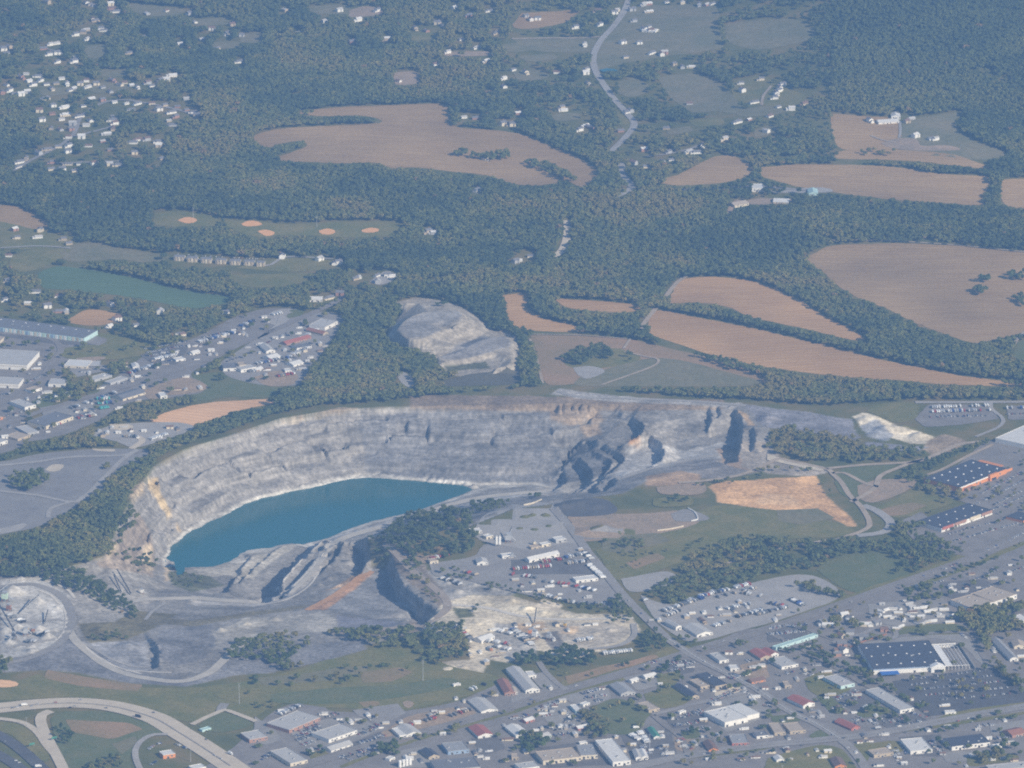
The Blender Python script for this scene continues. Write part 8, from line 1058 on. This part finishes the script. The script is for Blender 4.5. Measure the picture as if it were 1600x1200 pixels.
 (1500, 916, 1560, 891, .5, 'edge', 'c', 5), (1510, 932, 1572, 906, .5, 'edge', 'c', 0), (1572, 897, 1600, 886, .5, 'edge', 'c', 5), (1440, 902, 1500, 880, .4, 'edge', 'c', 0), (1575, 845, 1602, 832, .4, 'edge', 'c', 5), (1500, 800, 1560, 772, .3, 'edge', 'c', 5), (1515, 812, 1600, 776, .4, 'edge', 'c', 5), (1530, 865, 1600, 835, .3, 'edge', 'c', 5), (110, 640, 180, 615, .5, 'edge', 't', 0), (200, 585, 240, 572, .6, 'edge', 't', 0), (330, 575, 370, 560, .5, 'edge', 'c', 0), (400, 570, 450, 560, .6, 'edge', 't', 0), (430, 590, 460, 585, .8, 'edge', 't', 4), (470, 530, 500, 515, .5, 'edge', 't', 0), (40, 600, 70, 585, .6, 'edge', 'c', 0), (10, 650, 50, 640, .5, 'edge', 'c', 0), (60, 672, 100, 662, .5, 'edge', 't', 0),
 (1430, 930, 1500, 905, .25, 'the lot left of the tan-roofed warehouse', 'c', 0), (1560, 945, 1598, 940, .3, 'the lot right of the tan-roofed warehouse', 'c', 0),
]
TRAF = [('the concrete highway at lower left', [(20, 1108), (27, 1107), (38, 1104), (50, 1105), (59, 1102), (87, 1099), (110, 1107), (117, 1105), (126, 1095), (166, 1108), (216, 1122), (240, 1115), (322, 1157), (335, 1182), (345, 1187), (360, 1180)]), ('the bottom road', [(1352, 1148), (1382, 1146), (1372, 1140), (1497, 1128), (1513, 1124), (1433, 1138), (1452, 1140), (1557, 1125), (1318, 1155), (1228, 1172), (1100, 1180), (1519, 1130), (1254, 1166), (1415, 1146)]), ('the main diagonal road', [(640, 1152), (720, 1130), (770, 1113), (830, 1095), (900, 1073), (1000, 1047), (1060, 1028), (1150, 1000), (1218, 980), (1330, 942), (1405, 915), (1478, 890), (1560, 858), (1097, 1012), (1130, 1003)]), ('the sloping street', [(982, 940), (1002, 960), (1025, 985), (1060, 1012), (1100, 1035), (1140, 1055), (1185, 1080), (1215, 1100), (1260, 1125), (1300, 1150), (1325, 1170), (1400, 1170), (1390, 1165), (1012, 974)]), ('the dark highway in the lower left corner', [(25, 1190), (30, 1193), (8, 1160), (60, 1200)]), ('the upper woodland road', [(880, 390), (886, 365)])]
def make_cars():
    C_ = []                                         # px, x, y, z, heading, colour, kind, place
    pal = {0: CC, 1: ['white', 'white', 'white', 'red'], 2: ['white', 'white', 'white', 'silver'], 3: ['grey', 'silver', 'white', 'beige', 'black'], 4: ['red', 'red', 'white', 'grey', 'red', 'beige'], 5: ['white']*5+['silver']*4+['grey']*2+['red', 'blue', 'black'], 6: ['teal', 'teal', 'teal', 'blue', 'white']}
    for k, (x1, y1, x2, y2, oc, ds, kd, pl) in enumerate(ROWS):
        r = random.Random(k+500); a = zg(x1, y1, zt); b = zg(x2, y2, zt); L_ = math.hypot(b[0]-a[0], b[1]-a[1]); st = 2.9 if kd == 'c' else 4.0; n = int(L_/st); th = math.atan2(b[1]-a[1], b[0]-a[0])
        for i in range(n+1):
            if r.random() > oc: continue
            t = (i+.5)/(n+1); x = float(a[0]+(b[0]-a[0])*t+r.uniform(-.3, .3)); y = float(a[1]+(b[1]-a[1])*t+r.uniform(-.5, .5)); z = float(zt(x, y))+.85; px, py = project(x, y, z)
            C_.append((float(px), x, y, z, th+R(90)+r.uniform(-.06, .06)+(math.pi if r.random() < .4 else 0), r.choice(pal[pl]), kd, ds, float(py)))
    for (px, x, y, z, th, co, kd, ds, py) in list(C_):            # double rows: a second line of cars nose to nose with the first
        r = random.Random(int(x*37+y*11))
        if kd == 'c' and 'row' in ds and 'superstore' not in ds and 'store row' not in ds and r.random() < .62:
            x2 = x+5.6*math.cos(th if math.sin(th) > 0 else th+math.pi); y2 = y+5.6*math.sin(th if math.sin(th) > 0 else th+math.pi); z2 = float(zt(x2, y2))+.85; px2, py2 = project(x2, y2, z2)
            if not inmask(np.array([float(px2)]), np.array([float(py2)]), BASEM)[0]: C_.append((float(px2), x2, y2, z2, th+math.pi, r.choice(CC), kd, ds, float(py2)))
    for k, (ds, pts) in enumerate(TRAF):
        for i, (px, py) in enumerate(pts):
            r = random.Random(k*50+i); x, y, z = place(px, py); q = pts[(i+1) % len(pts)]; bx_, by_, _ = place(*q); C_.append((px, x, y, z+1.35, math.atan2(by_-y, bx_-x) if 'highway' not in ds else math.atan2(-(px-100)*.9, 200), r.choice(CC), 't' if r.random() < .12 else 'c', ds, py))
    return C_
CARS = make_cars(); CARS.sort(key=lambda c: math.dist((c[1], c[2], c[3]), (0, CAMY, CAMH)))
seen_rows = {}
for c in CARS: seen_rows.setdefault(c[7], []).append(c[0])
NIND = 300; vis = [c for c in CARS if -5 < c[0] < 1605 and c[8] < 1203]; ind = vis[:NIND]; rest = [c for c in CARS if c not in ind]
for c in ind:
    row = sorted(c_[0] for c_ in vis if c_[7] == c[7]); n = row.index(c[0])+1; kd = 'car' if c[6] == 'c' else 'truck'
    o = bpy.data.objects.new('car' if kd == 'car' else 'box_truck', (CARM if kd == 'car' else TRKM)[c[5]]); o.location = c[1:4]; o.rotation_euler = (0, 0, c[4]); COL.objects.link(o)
    tag(o, f'{c[5]} {kd}, {ordn(n)} from left in {c[7]}' if 'road' not in c[7][:18] and 'highway' not in c[7] and 'street' not in c[7] else f'{c[5]} {kd} driving on {c[7]}, {ordn(n)} from left', kd, 'vehicles in '+c[7])
def far_vehicles(name, sel, base):
    keys = list(PAINT); V0 = np.array(base.v); V = []; F = []; M = []
    for c in sel:
        ca, sa = math.cos(c[4]), math.sin(c[4]); i = len(V)*len(V0); V.append(np.c_[V0[:, 0]*ca-V0[:, 1]*sa+c[1], V0[:, 0]*sa+V0[:, 1]*ca+c[2], V0[:, 2]+c[3]]); F += [[a+i for a in f] for f in base.f]; M += [keys.index(c[5]) if m_ == 0 else len(keys)+m_-1 for m_ in base.m]
    if V: tag(new_obj(name, np.vstack(V), F, None, mats=list(PM.values())+[M_glass, M_tyre], fm=M), kind='stuff')
far_vehicles('distant_parked_cars', [c for c in rest if c[6] == 'c'], CARB); far_vehicles('distant_parked_trucks', [c for c in rest if c[6] == 't'], TRKB)
print('cars', len(CARS), len(ind))
# ---------------------------------------------------------------- haze
def haze():
    m = bpy.data.materials.new('haze_air'); m.use_nodes = True; nt = m.node_tree; nt.nodes.clear()
    o = nt.nodes.new('ShaderNodeOutputMaterial'); v = nt.nodes.new('ShaderNodeVolumePrincipled'); v.inputs['Density'].default_value = HAZE_DENS; v.inputs['Color'].default_value = (*HAZE_COL, 1); v.inputs['Anisotropy'].default_value = 0.0
    nt.links.new(v.outputs[0], o.inputs['Volume'])
    x0, x1, y0, y1, z0, z1 = -14600, 14900, CAMY-5000, 17000, -110, CAMH+120
    V = [(x, y, z) for z in (z0, z1) for y in (y0, y1) for x in (x0, x1)]
    F = [[0, 2, 3, 1], [4, 5, 7, 6], [0, 1, 5, 4], [2, 6, 7, 3], [0, 4, 6, 2], [1, 3, 7, 5]]
    tag(new_obj('haze', V, F, m), kind='stuff')
haze()
